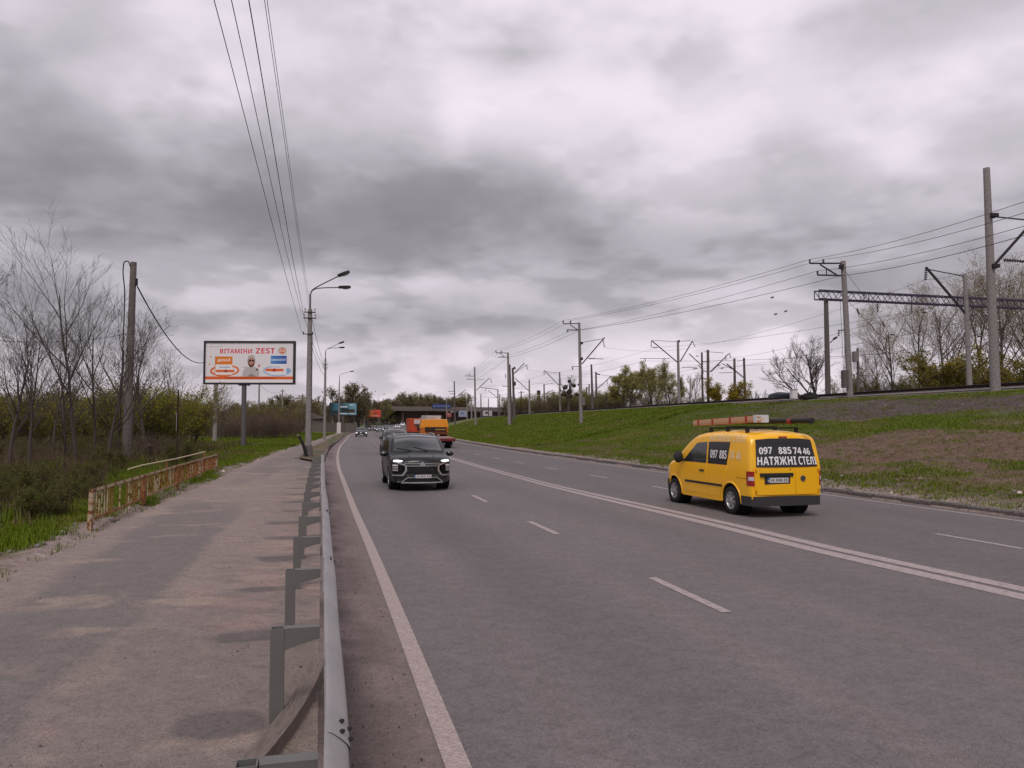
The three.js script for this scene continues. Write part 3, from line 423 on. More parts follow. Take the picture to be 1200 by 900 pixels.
// rusty railing along the footway
{
  const rl = thing('railing', 'low rusty railing of four panels with peeling white paint beside the footway', 'railing');
  const r = rng(31), S = [16.2, 20.6, 25.1, 29.5, 33.9], T = -4.97, bar = (a, b, w, d, mat, name = 'bar') => { const mb = new MB(); mb.bar(a, b, w, d); const g = mb.geo(), U = g.attributes.uv, P = g.attributes.position, o = r(); for (let k = 0; k < P.count; k++) U.setXY(k, (P.getZ(k) + P.getX(k)) * 1.1 + o, P.getY(k) * 1.3 + o); return mesh(name, g, mat, rl); };
  S.forEach((s, i) => { const l = (r() - 0.5) * 0.06; bar(at(s, T, -0.1), at(s + l, T + 0.02, 0.77), 0.075, 0.075, i === 1 || i === 2 ? rustB : rustA, 'post'); if (i > 0 && i < 4) bar(at(s + 0.16, T, -0.05), at(s + 0.16 + l, T, 0.74), 0.06, 0.06, rustB, 'post'); });
  for (let i = 0; i < 4; i++) {
    const a = S[i] + (i ? 0.16 : 0), b = S[i + 1], y0 = 0.2 + 0.02 * i, sag = (r() - 0.5) * 0.03;
    bar(at(a, T, 0.745), at(b, T, 0.745 + sag), 0.055, 0.055, rustA, 'top_rail'); bar(at(a, T, y0), at(b, T, y0 + sag), 0.045, 0.045, i === 1 ? rustA : rustB, 'bottom_rail');
    const n = 22; for (let k = 1; k < n; k++) { if (i === 0 && [9, 10, 12, 13].includes(k) || (i === 2 && k === 6)) continue; const s = lerp(a, b, k / n), j = (r() - 0.5) * 0.05; bar(at(s, T, y0), at(s + j, T, 0.74), 0.015 + r() * 0.011, 0.016, r() < (i > 1 ? 0.8 : 0.4) ? rustB : rustA); }
  }
  const r2 = thing('railing', 'single sagging pipe rail with flaking paint behind the rusty railing', 'railing'), a = A(150, 550, 26.5), b = A(166, 545.5, 27.5), c = A(240, 529.5, 34);
  const mb = new MB(); mb.tube([a, b, V().lerpVectors(b, c, 0.5).add(V(0, -0.03, 0)), c], 0.03, 7); mb.build('pipe', rustA, r2);
  for (const q of [c, V().lerpVectors(b, c, 0.35)]) { const m = new MB(); m.tube([V(q.x, GW(q.x, q.z) - 0.1, q.z), q], 0.035, 7); m.build('post', rustB, r2); }
  // thin post with a narrow plate seen nearly edge-on
  const p = G(207, 552, 0.1), sp = thing('sign_post', 'thin rusty post with a small white plate seen nearly edge-on', 'sign post', p, 0.1);
  const po = new MB(); po.tube([V(0, -0.2, 0), V(0.0, 3.3, 0)], 0.032, 7); po.build('post', std(0x3b2a22, 0.85, 0.3), sp);
  mesh('sign_plate', new THREE.BoxGeometry(0.012, 0.72, 0.5).rotateY(0.28).translate(-0.04, 2.0, 0.02), std(0x9c9690, 0.6), sp);
  const st = thing('tree_stump', 'dark broken stump with a pale top left of the thin sign post', 'tree stump', G(176, 542, 0.1)), sm = new MB(); sm.tube([V(0.05, -0.2, 0), V(0.02, 0.45, 0), V(-0.1, 0.8, 0)], [0.22, 0.17, 0.12], 8); sm.build('trunk', std(0x14100e, 0.95), st);
  const tp = new MB(); tp.tube([V(-0.1, 0.8, 0), V(-0.13, 0.9, 0)], [0.13, 0.1], 7); tp.build('broken_top', std(0x6d6258, 0.95), st);
}
// ── billboards
const posterTex = canvasTex(1536, 768, (g, w, h) => {
  g.fillStyle = '#e6e0e2'; g.fillRect(0, 0, w, h); g.fillStyle = '#eee8ea'; g.fillRect(0, h * 0.875, w, h);
  g.fillStyle = '#e0662c'; g.fillRect(0, h * 0.845, w, h * 0.075); g.fillStyle = '#c9511d'; g.fillRect(w * 0.22, h * 0.862, w * 0.58, h * 0.04);
  g.fillStyle = '#9c4318'; for (let k = 0; k < 46; k++) if (k % 6 !== 5) g.fillRect(w * 0.25 + k * 17, h * 0.874, 11, 15);
  g.fillStyle = '#d92c48'; g.textAlign = 'left'; const wide = (s, px, x0, x1, y) => { g.font = `bold ${px}px sans-serif`; g.save(); g.translate(w * x0, h * y); g.scale(w * (x1 - x0) / g.measureText(s).width, 1); g.fillText(s, 0, 0); g.restore(); }; wide('ВІТАМІНИ', 122, 0.157, 0.535, 0.27); wide('ZEST', 146, 0.568, 0.79, 0.27);
  g.fillStyle = '#a39a9d'; g.fillRect(w * 0.05, h * 0.095, w * 0.14, 6); g.beginPath(); g.arc(w * 0.05, h * 0.1, 10, 0, 7); g.fill();
  const gr = g.createRadialGradient(w * 0.872, h * 0.2, 5, w * 0.872, h * 0.2, 76); gr.addColorStop(0, '#df3d33'); gr.addColorStop(0.55, '#e2655a'); gr.addColorStop(0.62, '#cbb9a0'); gr.addColorStop(1, '#b9a79c'); g.fillStyle = gr; g.beginPath(); g.arc(w * 0.872, h * 0.2, 74, 0, 7); g.fill(); g.fillStyle = '#f3e6da'; g.font = 'bold 60px sans-serif'; g.textAlign = 'center'; g.fillText('ОО', w * 0.872, h * 0.225);
  // rings of colour behind the two packs
  g.lineWidth = 34; g.strokeStyle = '#e2692d'; g.beginPath(); g.ellipse(w * 0.22, h * 0.7, w * 0.155, h * 0.125, -0.05, 0, 7); g.stroke(); g.lineWidth = 12; g.strokeStyle = '#edb27c'; g.beginPath(); g.ellipse(w * 0.23, h * 0.7, w * 0.135, h * 0.105, -0.05, 0, 7); g.stroke();
  g.lineWidth = 26; g.strokeStyle = '#9fbcd8'; g.beginPath(); g.ellipse(w * 0.81, h * 0.71, w * 0.145, h * 0.115, 0.05, 0, 7); g.stroke();
  g.fillStyle = '#8fb2d6'; g.beginPath(); g.arc(w * 0.945, h * 0.7, 48, 0, 7); g.fill(); g.fillStyle = '#e8963f'; for (const [x, y] of [[0.06, 0.35], [0.045, 0.54]]) { g.beginPath(); g.arc(w * x, h * y, 15, 0, 7); g.fill(); }
  g.fillStyle = '#ece6e6'; g.fillRect(w * 0.112, h * 0.36, w * 0.195, h * 0.44); g.fillStyle = '#e27a22'; g.fillRect(w * 0.112, h * 0.345, w * 0.195, h * 0.2); g.fillStyle = '#c9622b'; g.fillRect(w * 0.108, h * 0.345, 9, h * 0.45);
  g.fillStyle = '#f6ece2'; g.font = 'bold 64px sans-serif'; g.fillText('ДИХАЙ', w * 0.21, h * 0.468); g.fillStyle = '#4f7fc0'; g.font = 'bold 36px sans-serif'; g.fillText('ВІТАМІНИ', w * 0.22, h * 0.635); g.fillStyle = '#e0662c'; g.fillRect(w * 0.12, h * 0.68, w * 0.21, h * 0.06); g.fillStyle = '#b0452a'; g.beginPath(); g.arc(w * 0.235, h * 0.71, 30, 0, 7); g.fill();
  g.fillStyle = '#ebe6ea'; g.fillRect(w * 0.745, h * 0.34, w * 0.175, h * 0.46); const bl = g.createLinearGradient(w * 0.74, 0, w * 0.925, 0); bl.addColorStop(0, '#4d8ccb'); bl.addColorStop(1, '#2c4f9f'); g.fillStyle = bl; g.fillRect(w * 0.742, h * 0.325, w * 0.182, h * 0.205); g.fillStyle = '#e4e9f2'; g.font = 'bold 58px sans-serif'; g.fillText('ІМУНІТЕТ', w * 0.832, h * 0.455, w * 0.17);
  g.fillStyle = '#7a9cc8'; g.font = 'bold 32px sans-serif'; g.fillText('ВІТАМІНИ', w * 0.8, h * 0.62); g.fillStyle = '#e0662c'; g.fillRect(w * 0.685, h * 0.65, w * 0.205, h * 0.065); g.fillStyle = '#c53f2e'; g.beginPath(); g.arc(w * 0.785, h * 0.685, 34, 0, 7); g.fill();
  // printed figure in a white jacket and hood with dark glasses, arms folded
  g.fillStyle = '#bcb5b3'; g.beginPath(); g.moveTo(w * 0.425, h * 0.845); g.bezierCurveTo(w * 0.41, h * 0.66, w * 0.47, h * 0.6, w * 0.52, h * 0.59); g.bezierCurveTo(w * 0.58, h * 0.6, w * 0.63, h * 0.66, w * 0.612, h * 0.845); g.closePath(); g.fill();
  g.fillStyle = '#8d8683'; g.beginPath(); g.moveTo(w * 0.48, h * 0.845); g.lineTo(w * 0.52, h * 0.77); g.lineTo(w * 0.57, h * 0.845); g.closePath(); g.fill(); g.fillStyle = '#4e4744'; g.fillRect(w * 0.575, h * 0.65, 40, 34); g.fillStyle = '#c6bfbc'; g.fillRect(w * 0.43, h * 0.6, 90, 26);
  g.fillStyle = '#a79a92'; g.beginPath(); g.ellipse(w * 0.522, h * 0.46, 70, 118, 0, 0, 7); g.fill(); g.fillStyle = '#c1b2a7'; g.beginPath(); g.ellipse(w * 0.522, h * 0.37, 62, 50, 0, 0, 7); g.fill();
  g.fillStyle = '#5c2f2a'; g.beginPath(); g.ellipse(w * 0.522, h * 0.5, 54, 90, 0, 0, 7); g.fill(); g.fillStyle = '#c58b79'; g.beginPath(); g.ellipse(w * 0.522, h * 0.475, 42, 62, 0, 0, 7); g.fill(); g.fillStyle = '#2c1b1c'; g.beginPath(); g.ellipse(w * 0.507, h * 0.45, 22, 19, 0, 0, 7); g.ellipse(w * 0.538, h * 0.45, 22, 19, 0, 0, 7); g.fill(); g.fillStyle = '#8c3138'; g.fillRect(w * 0.513, h * 0.52, 28, 9);
  g.fillStyle = '#c58b79'; g.beginPath(); g.ellipse(w * 0.61, h * 0.58, 18, 34, 0.4, 0, 7); g.fill();
});
{
  const p = G(284, 522, 0.25), t = thing('billboard', 'large white billboard with orange and blue packs and red lettering', 'billboard', p, 0.02);
  const d = -p.z, tl = A(239.5, 399.5, d).sub(p), br = A(345, 450.5, d).sub(p), W = br.x - tl.x, H = tl.y - br.y, cx = (tl.x + br.x) / 2, cy = (tl.y + br.y) / 2, fr = std(0x2b2326, 0.6);
  const post = new MB(); post.cyl(0.21, 0.19, br.y + 0.25, 0, -0.15, -0.2, 14); post.build('post', std(0x645f61, 0.7, 0.3), t);
  const b = new MB(); b.box(W - 0.1, H - 0.1, 0.28, cx, cy, -0.17); for (const x of [-0.35, 0.35]) b.box(0.14, 0.14, 0.5, x, br.y - 0.02, -0.2); b.build('backing', std(0x4a4547, 0.8), t);
  for (const [w, h, x, y] of [[W, 0.15, cx, tl.y - 0.075], [W, 0.15, cx, br.y + 0.075], [0.15, H - 0.3, tl.x + 0.075, cy], [0.15, H - 0.3, br.x - 0.075, cy]]) { const f = new MB(); f.box(w, h, 0.34, x, y, -0.12); f.build('frame', fr, t); }
  mesh('poster', new THREE.PlaneGeometry(W - 0.29, H - 0.29).translate(cx, cy, -0.02), std(0xffffff, 0.75, 0, { map: posterTex }), t);
}
function farBoard(label, x0, x1, y0, y1, d, turn, tex, posts) {
  const c = A((x0 + x1) / 2, (y0 + y1) / 2, d), W = (x1 - x0) * d / FOC / Math.cos(turn), H = (y1 - y0) * d / FOC, [s, tt] = ST(c.x, c.z), gy = ground(s, tt), t = thing('billboard', label, 'billboard', V(c.x, gy, c.z), turn), y = c.y - gy;
  const b = new MB(); b.box(W, H, 0.3, 0, y, -0.16); b.build('frame', std(0x3d3638, 0.7), t);
  mesh('poster', new THREE.PlaneGeometry(W - 0.16, H - 0.16).translate(0, y, 0.004), std(0xffffff, 0.75, 0, { map: tex }), t);
  for (const x of posts) { const m = new MB(); m.cyl(0.17, 0.17, y - H / 2 + 0.3, x * W, -0.3, -0.2, 8); m.build('post', std(0x5d585a, 0.7), t); }
}
farBoard('distant billboard with a dark teal print behind the lamp with the white box', 387, 417, 472, 486.5, 185, 0.3, canvasTex(256, 128, (g, w, h) => { const q = g.createLinearGradient(0, 0, w, 0); q.addColorStop(0, '#14202c'); q.addColorStop(0.25, '#3a7184'); q.addColorStop(0.4, '#2c4d59'); q.addColorStop(0.75, '#5b8796'); q.addColorStop(1, '#6f9fb1'); g.fillStyle = q; g.fillRect(0, 0, w, h); g.fillStyle = '#1d2c2e'; g.fillRect(20, 80, 70, 44); g.fillRect(110, 56, 70, 50); g.fillStyle = '#3c3634'; g.fillRect(180, 66, 62, 48); g.fillStyle = '#c9d3d6'; g.fillRect(100, 34, 70, 13); g.fillRect(98, 108, 70, 12); g.fillRect(182, 108, 60, 8); g.fillStyle = '#a9c3cb'; g.fillRect(190, 10, 40, 18); }), [0]);
farBoard('distant orange and red billboard beside the far lamps', 427, 446.3, 480, 489, 222, 0.12, canvasTex(256, 128, (g, w, h) => { g.fillStyle = '#d95a38'; g.fillRect(0, 0, w, h); g.fillStyle = '#b96c2c'; g.fillRect(0, 0, 70, h); g.fillStyle = '#6d4a2a'; g.fillRect(28, 20, 24, 60); g.fillStyle = '#e3854a'; g.fillRect(80, 10, 46, 100); g.fillStyle = '#8a5148'; g.fillRect(156, 36, 40, 44); g.fillStyle = '#cf3f36'; g.fillRect(200, 20, 46, 90); g.fillStyle = '#e8b58c'; g.fillRect(84, 100, 140, 12); }), [-0.35, 0.35]);
// row of concrete poles with a line, beyond the billboard
{
  const tops = []; for (const [px, d, H, lab] of [[252, 86, 9.6, 'concrete pole behind the left part of the white billboard'], [303, 134, 9.4, 'thin concrete pole right of the billboard post'], [330.5, 165, 9.4, 'thin concrete pole before the grey house'], [354, 195, 9.2, 'thin dark pole left of the nearest street lamp'], [369.5, 226, 9.2, 'thin concrete pole right of the nearest street lamp'], [389.5, 240, 12, 'distant thin pole above the teal billboard']]) {
    const p = A(px, 497, d); p.y = GW(p.x, p.z) - 0.1; const t = thing('utility_pole', lab, 'utility pole', p, 0, 'poles along the left verge'); mesh('pole', taper(px === 252 ? 0.24 : 0.2, px === 252 ? 0.2 : 0.12, H), concrete, t); const b = new MB(); b.box(0.9, 0.08, 0.08, 0, H - 0.35, 0); b.build('crossarm', darkSteel, t); tops.push(V(p.x, p.y + H - 0.25, p.z));
  }
  for (let k = 0; k < 4; k++) wire('overhead_cable', ['cable between the poles behind the white billboard', 'cable sagging right of the billboard post', 'cable sagging before the grey house', 'cable behind the nearest street lamp'][k], 'cables between the verge poles', tops[k], tops[k + 1], 1.0, 0.022);
}
// ───────────────────────── railway on the embankment ─────────────────────────
const RH = 3.8, oldSteel = std(0x332b30, 0.7, 0.4), poleGrey = grain(std(lin(0.26, 0.23, 0.225), 0.93), dirtTex, 2, 2, 0.004, 1.45), poleDark = grain(std(lin(0.12, 0.098, 0.095), 0.95), dirtTex, 2, 2, 0.004, 1.45);
{
  const railMat = std(0x2a1f1e, 0.6, 0.5), sleeper = std(0x5b504b, 0.95), bal = grain(std(lin(0.2, 0.17, 0.165), 0.97), dirtTex, 1.5, 1.5, 0.03, 1.5);
  const rl = (s0, s1, ds, t, mat, parent, w, h, y, name) => { const mb = new MB(); let prev; for (let s = s0; s <= s1; s += ds) { const q = at(s, t, y); if (prev) mb.bar(prev, q, w, h); prev = q; } return mb.build(name, mat, parent); };
  for (const [c, lab] of [[35.2, 'near railway track, its dark rail along the top of the embankment'], [40.2, 'second railway track behind the near one'], [45.6, 'farthest railway track before the trees']]) {
    const t = thing('railway_track', lab, 'railway track', V(), 0, null, 'structure');
    for (const o of [-0.76, 0.76]) rl(4, 420, 6, c + o, railMat, t, 0.075, 0.19, RH + 0.29, 'rail');
    const b = new MB(); let n = 0; for (let s = 4; s < 160; s += 0.6) { const q = at(s, c); b.box(2.6, 0.18, 0.24, q.x, RH + 0.1, q.z, headingAt(s)); n++; } b.build('sleepers', sleeper, t).userData.kind = 'stuff';
    const bed = sheet(steps([4, 420, 3]), (s, k) => c - 2.2 + 4.4 * k, 8, (s, tt) => RH + 0.12 * smooth(2.2, 1.5, Math.abs(tt - c)) + 0.02 * vnoise(s * 3, tt * 5), () => [1, 1, 1], 1); mesh('ballast', bed, bal, t);
  }
}
const insul = std(0x3d3431, 0.4);
function insulatorString(mb, a, dir, L, r = 0.09) { const n = Math.max(3, Math.round(L / 0.13)), d = dir.clone().normalize(); mb.tube([a, a.clone().addScaledVector(d, L)], 0.022, 5); for (let k = 0; k < n; k++) { const c = a.clone().addScaledVector(d, (k + 0.5) * L / n); mb.tube([c, c.clone().addScaledVector(d, 0.05)], [r, r * 0.6], 8); } }
// a mast: pixel of base and top, distance; arms given in metres from the top, in the picture's plane (x right), along the turned cross direction
const mastTop = (px, ytop, d) => A(px, ytop, d);
function mast(label, pb, pt, ytop, d, o = {}) {
  const base = A(pb, 470, d), top = A(pt, ytop, d), [s, t] = ST(base.x, base.z); base.y = Math.max(ground(s, Math.max(t, 33.4)), RH - 0.4);
  if (t < 33) base.y = ground(s, t);
  const g = thing(o.name ?? 'catenary_mast', label, o.cat ?? 'catenary mast', base, 0, o.group ?? 'masts along the railway'), H = top.y - base.y, lean = (top.x - base.x) / H;
  const pole = mesh('pole', taper(o.r0 ?? 0.2, o.r1 ?? 0.14, H + 0.3).translate(0, -0.3, 0), o.dark ? poleDark : poleGrey, g); pole.rotation.z = -lean;
  const P = (x, y, z = 0) => V(x + lean * y, y, z), k = d / FOC;                 // x, y in metres from the base
  const X = (px, py) => { const q = A(px, py, d).sub(base); return V(q.x, q.y, 0); };
  for (const a of o.arms ?? []) { const m = new MB(), A0 = X(a[0], a[1]), B0 = X(a[2], a[3]); const w = (a[4] ?? 0.09); m.bar(A0, B0, w, w); m.build(a[5] ?? 'arm', o.armMat ?? oldSteel, g); }
  for (const a of o.ins ?? []) { const m = new MB(); insulatorString(m, X(a[0], a[1]), X(a[2], a[3]).sub(X(a[0], a[1])), X(a[2], a[3]).distanceTo(X(a[0], a[1])), a[4] ?? 0.1); m.build('insulator', insul, g); }
  for (const a of o.boxes ?? []) { const q = X((a[0] + a[2]) / 2, (a[1] + a[3]) / 2); const m = new MB(); m.box((a[2] - a[0]) * k, (a[3] - a[1]) * k, a[4] ?? 0.35, q.x, q.y, 0.12); m.build(a[5] ?? 'weight_box', a[6] ?? poleDark, g); }
  for (const a of o.ropes ?? []) { const m = new MB(); m.tube([X(a[0], a[1]), X(a[2], a[3])], a[4] ?? 0.02, 5); m.build('stay', wireMat, g); }
  return g;
}
mast('tallest pale concrete mast standing at the right edge on the embankment', 1167, 1156, 197, 38.6, { r0: 0.24, r1: 0.155, arms: [[1161, 253.5, 1215, 259, 0.055, 'stay_bar'], [1163, 313, 1225, 243, 0.11], [1200, 306, 1232, 309, 0.05, 'register_arm']], ins: [[1176, 304.5, 1200, 306.5, 0.085]], boxes: [[1157.5, 251.5, 1166, 255.5, 0.42, 'clamp', oldSteel], [1159.5, 310.5, 1167, 315, 0.44, 'clamp', oldSteel]] });
mast('pale concrete mast with a slanting strut, before the tall bare trees', 1137, 1130.7, 321, 55.5, { r0: 0.2, r1: 0.14, arms: [[1132, 368, 1085, 313, 0.13], [1131, 324, 1087, 315.5, 0.06, 'stay_bar']], ins: [[1085.5, 314, 1084.5, 328, 0.13]] });
mast('concrete mast with a hanging weight and a bracket of insulators before the truss', 996.5, 988, 306, 51.5, { r0: 0.21, r1: 0.165, arms: [[949, 308.7, 988, 308.5, 0.09], [958, 322.3, 988, 323, 0.09], [961, 310, 981, 322.5, 0.08], [968.5, 315, 968.5, 322, 0.05], [982, 387.5, 991, 386.5, 0.06]], ins: [[949, 308.5, 949, 304, 0.09], [964.8, 308.5, 964.8, 304, 0.09], [958, 322, 958, 317.5, 0.09], [983, 386, 982.8, 394, 0.08]], boxes: [[986, 434, 992, 454.5, 0.35, 'weight_box'], [983, 310.5, 987, 315.5, 0.3, 'clamp', oldSteel]], ropes: [[984.5, 350, 988.5, 434, 0.014], [990.5, 345, 989.5, 434, 0.014]] });
mast('dark short post with a grey cabinet right of the weight mast', 1006, 1005, 408, 60, { r0: 0.11, r1: 0.09, dark: true, boxes: [[999, 412, 1004.5, 424, 0.4, 'cabinet', std(0x77706e, 0.8)]] });
mast('tall mast with a left bracket and a long right cantilever, middle of the embankment', 681, 678.7, 378, 81.7, { r0: 0.21, r1: 0.13, arms: [[660, 379.5, 679, 379.2, 0.09], [664.5, 386.5, 679, 386.8, 0.09], [668, 380.5, 677, 386.5, 0.08], [682, 426.5, 708.5, 395.5, 0.12], [683, 425, 706, 398, 0.06], [681, 401.5, 706.5, 397, 0.05, 'stay_bar'], [689, 420, 707, 420.7, 0.06, 'register_arm'], [670, 429.5, 679.5, 429.5, 0.06]], ins: [[660, 379, 660, 375.8, 0.12], [668.5, 379, 668.5, 376, 0.12], [665, 386, 665, 389.5, 0.12], [706.5, 398, 708.5, 407, 0.09], [670.8, 430, 671, 433, 0.1], [690, 420.5, 697, 420, 0.1]], boxes: [[682, 465.5, 685.2, 475, 0.4, 'cabinet', std(0x6f6866, 0.8)], [680, 401, 683, 403.5, 0.4, 'clamp', oldSteel], [680, 419, 683, 422, 0.4, 'clamp', oldSteel]] });
const M = [
  ['dark mast directly right of the tall middle mast', 694.5, 693, 427, 120, { dark: true, r0: 0.22 }],
  ['dark mast with a right arm beside the sallow trees', 699.3, 698.3, 436, 130, { dark: true, r0: 0.2, arms: [[700, 455.5, 716.5, 440.5, 0.12], [699, 438, 703, 439, 0.2], [699, 438.5, 716, 441, 0.05, 'stay_bar']], ins: [[711.5, 445, 711.5, 450, 0.12], [716, 441, 720, 442, 0.12]] }],
  ['thin dark post left of the dark mast with the right arm', 687.2, 687.5, 453.5, 150, { dark: true, r0: 0.17 }],
  ['second thin dark post left of the dark mast', 690.2, 690.4, 450, 160, { dark: true, r0: 0.15 }],
  ['mast with a left cantilever beside the tree with mistletoe', 656.6, 655.7, 436, 140, { r0: 0.2, arms: [[655.5, 452, 637.8, 434, 0.12], [655.5, 437, 640, 435.5, 0.06, 'stay_bar']], ins: [[637.7, 434, 637.5, 439.5, 0.12]] }],
  ['mast with a small bracket left of the mistletoe tree', 638.2, 637.5, 450, 165, { dark: true, r0: 0.2, arms: [[638, 462, 648, 457, 0.12], [638, 451, 650, 448.5, 0.06, 'stay_bar']], ins: [[647, 459.5, 651, 460, 0.12]] }],
  ['mast with a strut rising left toward the dark pair', 620.7, 620.2, 445, 150, { r0: 0.2, arms: [[619.5, 458, 603.5, 443, 0.12], [619.5, 456, 602, 455.5, 0.05, 'stay_bar']] }],
  ['thick mast with a two-tier left bracket', 597, 595.3, 413, 116, { r0: 0.27, r1: 0.15, arms: [[581, 413.5, 596, 413.7, 0.1], [584, 418.5, 596, 418.7, 0.1], [586, 414, 591, 418.5, 0.08], [588, 452.5, 596, 452.5, 0.1]], ins: [[581.2, 413.3, 581, 410.6, 0.14], [587.5, 413.3, 587.5, 411, 0.14], [592.5, 438, 592.5, 443, 0.12]] }],
  ['thick dark mast touching the mast with the two-tier bracket', 598.8, 596.8, 427, 116.6, { r0: 0.24, r1: 0.2, dark: true }],
  ['dark mast with a cantilever rising right beside the thick pair', 602.8, 600.8, 431, 133, { dark: true, r0: 0.24, r1: 0.19, arms: [[602, 438, 614.5, 425.5, 0.13], [603, 437.5, 617, 427.5, 0.07], [602, 431.5, 604, 431, 0.4]], ins: [[617, 427, 618, 433, 0.13]], boxes: [[601.5, 447.5, 604.5, 452, 0.5, 'switch_box', oldSteel]] }],
  ['mast with left brackets and a right strut, before the overpass', 557.4, 556.2, 430, 146, { r0: 0.22, dark: false, arms: [[544.5, 440.5, 556, 440.8, 0.1], [547, 444.3, 556, 444.5, 0.1], [558, 457.5, 573.5, 443, 0.12], [557, 445.5, 568, 444.5, 0.06, 'stay_bar']], ins: [[574.5, 443.5, 576.3, 448.5, 0.13], [550, 440, 550, 438, 0.14]] }],
  ['mast with the leftmost bracket, above the blue banner', 533.4, 532.3, 446.5, 192, { r0: 0.24, dark: true, arms: [[525, 458.5, 532, 458.6, 0.12], [527, 461.5, 532, 461.6, 0.12], [533.5, 466, 546, 456.5, 0.13]] }],
  ['mast with arms reaching left over the far tracks', 584, 583.4, 456.5, 200, { dark: true, r0: 0.2, arms: [[583.5, 456.5, 563, 454, 0.12], [583.5, 466.5, 572, 457.5, 0.12], [583.5, 466, 565, 465, 0.07]], ins: [[569, 455, 569, 458.5, 0.14]] }],
  ['thin mast just right of the mast with long left arms', 585.8, 585.5, 462, 205, { dark: true, r0: 0.18 }],
  ['small far mast before the overpass, under the wires', 563.8, 563.5, 461.5, 240, { dark: true, r0: 0.22 }],
  ['small pale mast before the white parked van', 552.7, 552.5, 468, 235, { r0: 0.24, arms: [[547, 470, 557, 469, 0.12]] }],
  ['small pale mast right of the blue banner', 547.5, 547.2, 470, 245, { r0: 0.22 }],
  ['small far mast in the gap of the overpass', 572.5, 572.3, 467, 260, { dark: true, r0: 0.2 }],
  ['small far mast between the overpass and the thick pair', 591.3, 591.2, 470.5, 235, { dark: true, r0: 0.2 }],
  ['short far post left of the mast with left brackets', 523.5, 523.3, 468.5, 275, { r0: 0.22, arms: [[518, 466, 525, 466.5, 0.12]] }],
  ['far mast beside the signal', 611, 610.7, 458, 190, { dark: true, r0: 0.2, arms: [[607, 460.5, 615, 459.5, 0.12]] }],
  ['pale mast with struts rising to both sides between the leafy trees', 795.8, 794.4, 399, 100, { r0: 0.2, r1: 0.15, arms: [[793.8, 424.5, 763.5, 399, 0.12], [797, 424, 811.5, 399.5, 0.12], [794.5, 400.5, 765, 398.8, 0.05, 'stay_bar'], [795, 400, 809, 399.2, 0.05, 'stay_bar'], [750, 420, 785, 420.3, 0.06, 'register_arm'], [795, 400, 796.5, 399.8, 0.3]], ins: [[763.3, 399.5, 763, 406.5, 0.1], [811.5, 399.5, 814.5, 406.5, 0.1], [763.5, 406.8, 771, 407.4, 0.1], [756, 420, 756.2, 423, 0.08]] }],
  ['thinner dark mast of the pair right of the leafy trees', 823.6, 822.4, 413, 116, { dark: true, r0: 0.17, arms: [[822, 428, 807.5, 414.5, 0.12], [822, 433, 829, 436, 0.1], [799.5, 430.5, 817, 430.8, 0.06, 'register_arm'], [821, 443.5, 831, 443.8, 0.12]], ins: [[812, 432, 817, 432, 0.12], [815.5, 417, 819, 417.3, 0.12], [818, 428, 822, 431, 0.15]] }],
  ['thicker dark mast of the pair right of the leafy trees', 829.9, 829.6, 410, 113, { dark: true, r0: 0.22, r1: 0.19, arms: [[832, 436, 853.5, 415, 0.12], [833.5, 436, 855, 413.5, 0.06], [825.5, 412, 848, 413.5, 0.06, 'stay_bar'], [822, 424, 832, 424, 0.12]], ins: [[855, 413.5, 856, 419.5, 0.12], [850.5, 417, 850.5, 422, 0.12], [839, 429, 844, 428, 0.12], [844.5, 432, 848, 431, 0.12]] }],
  ['dark mast left of the last pair, above the yellow shrub', 861.4, 860.6, 420, 126, { dark: true, r0: 0.24, r1: 0.18, arms: [[843, 437, 858, 436.7, 0.08, 'register_arm'], [858.5, 432.5, 846, 426, 0.1], [871, 422, 864, 423.5, 0.06, 'stay_bar']], ins: [[855, 431, 859, 432, 0.14]] }],
  ['dark mast right of the last pair, above the yellow shrub', 873.6, 871.8, 419.5, 125, { dark: true, r0: 0.22, r1: 0.18, arms: [[872.5, 443, 852, 426.5, 0.12], [871, 443.5, 851, 426.5, 0.05]] }],
];
for (const [lab, pb, pt, y, d, o] of M) mast(lab, pb, pt, y, d, o);
{ // signal with two round heads among the far masts
  const p = A(631.3, 480, 170); p.y = RH; const t = thing('railway_signal', 'dark railway signal with two round heads between the far masts', 'signal', p); const m = new MB(); m.cyl(0.06, 0.06, 4.6, 0, 0, 0, 6); m.build('post', oldSteel, t);
  for (const y of [4.6, 3.4]) { const h = new MB(); h.cyl(0.42, 0.42, 1.05, 0, y, 0, 10); h.build('signal_head', blackRubber, t); }
}
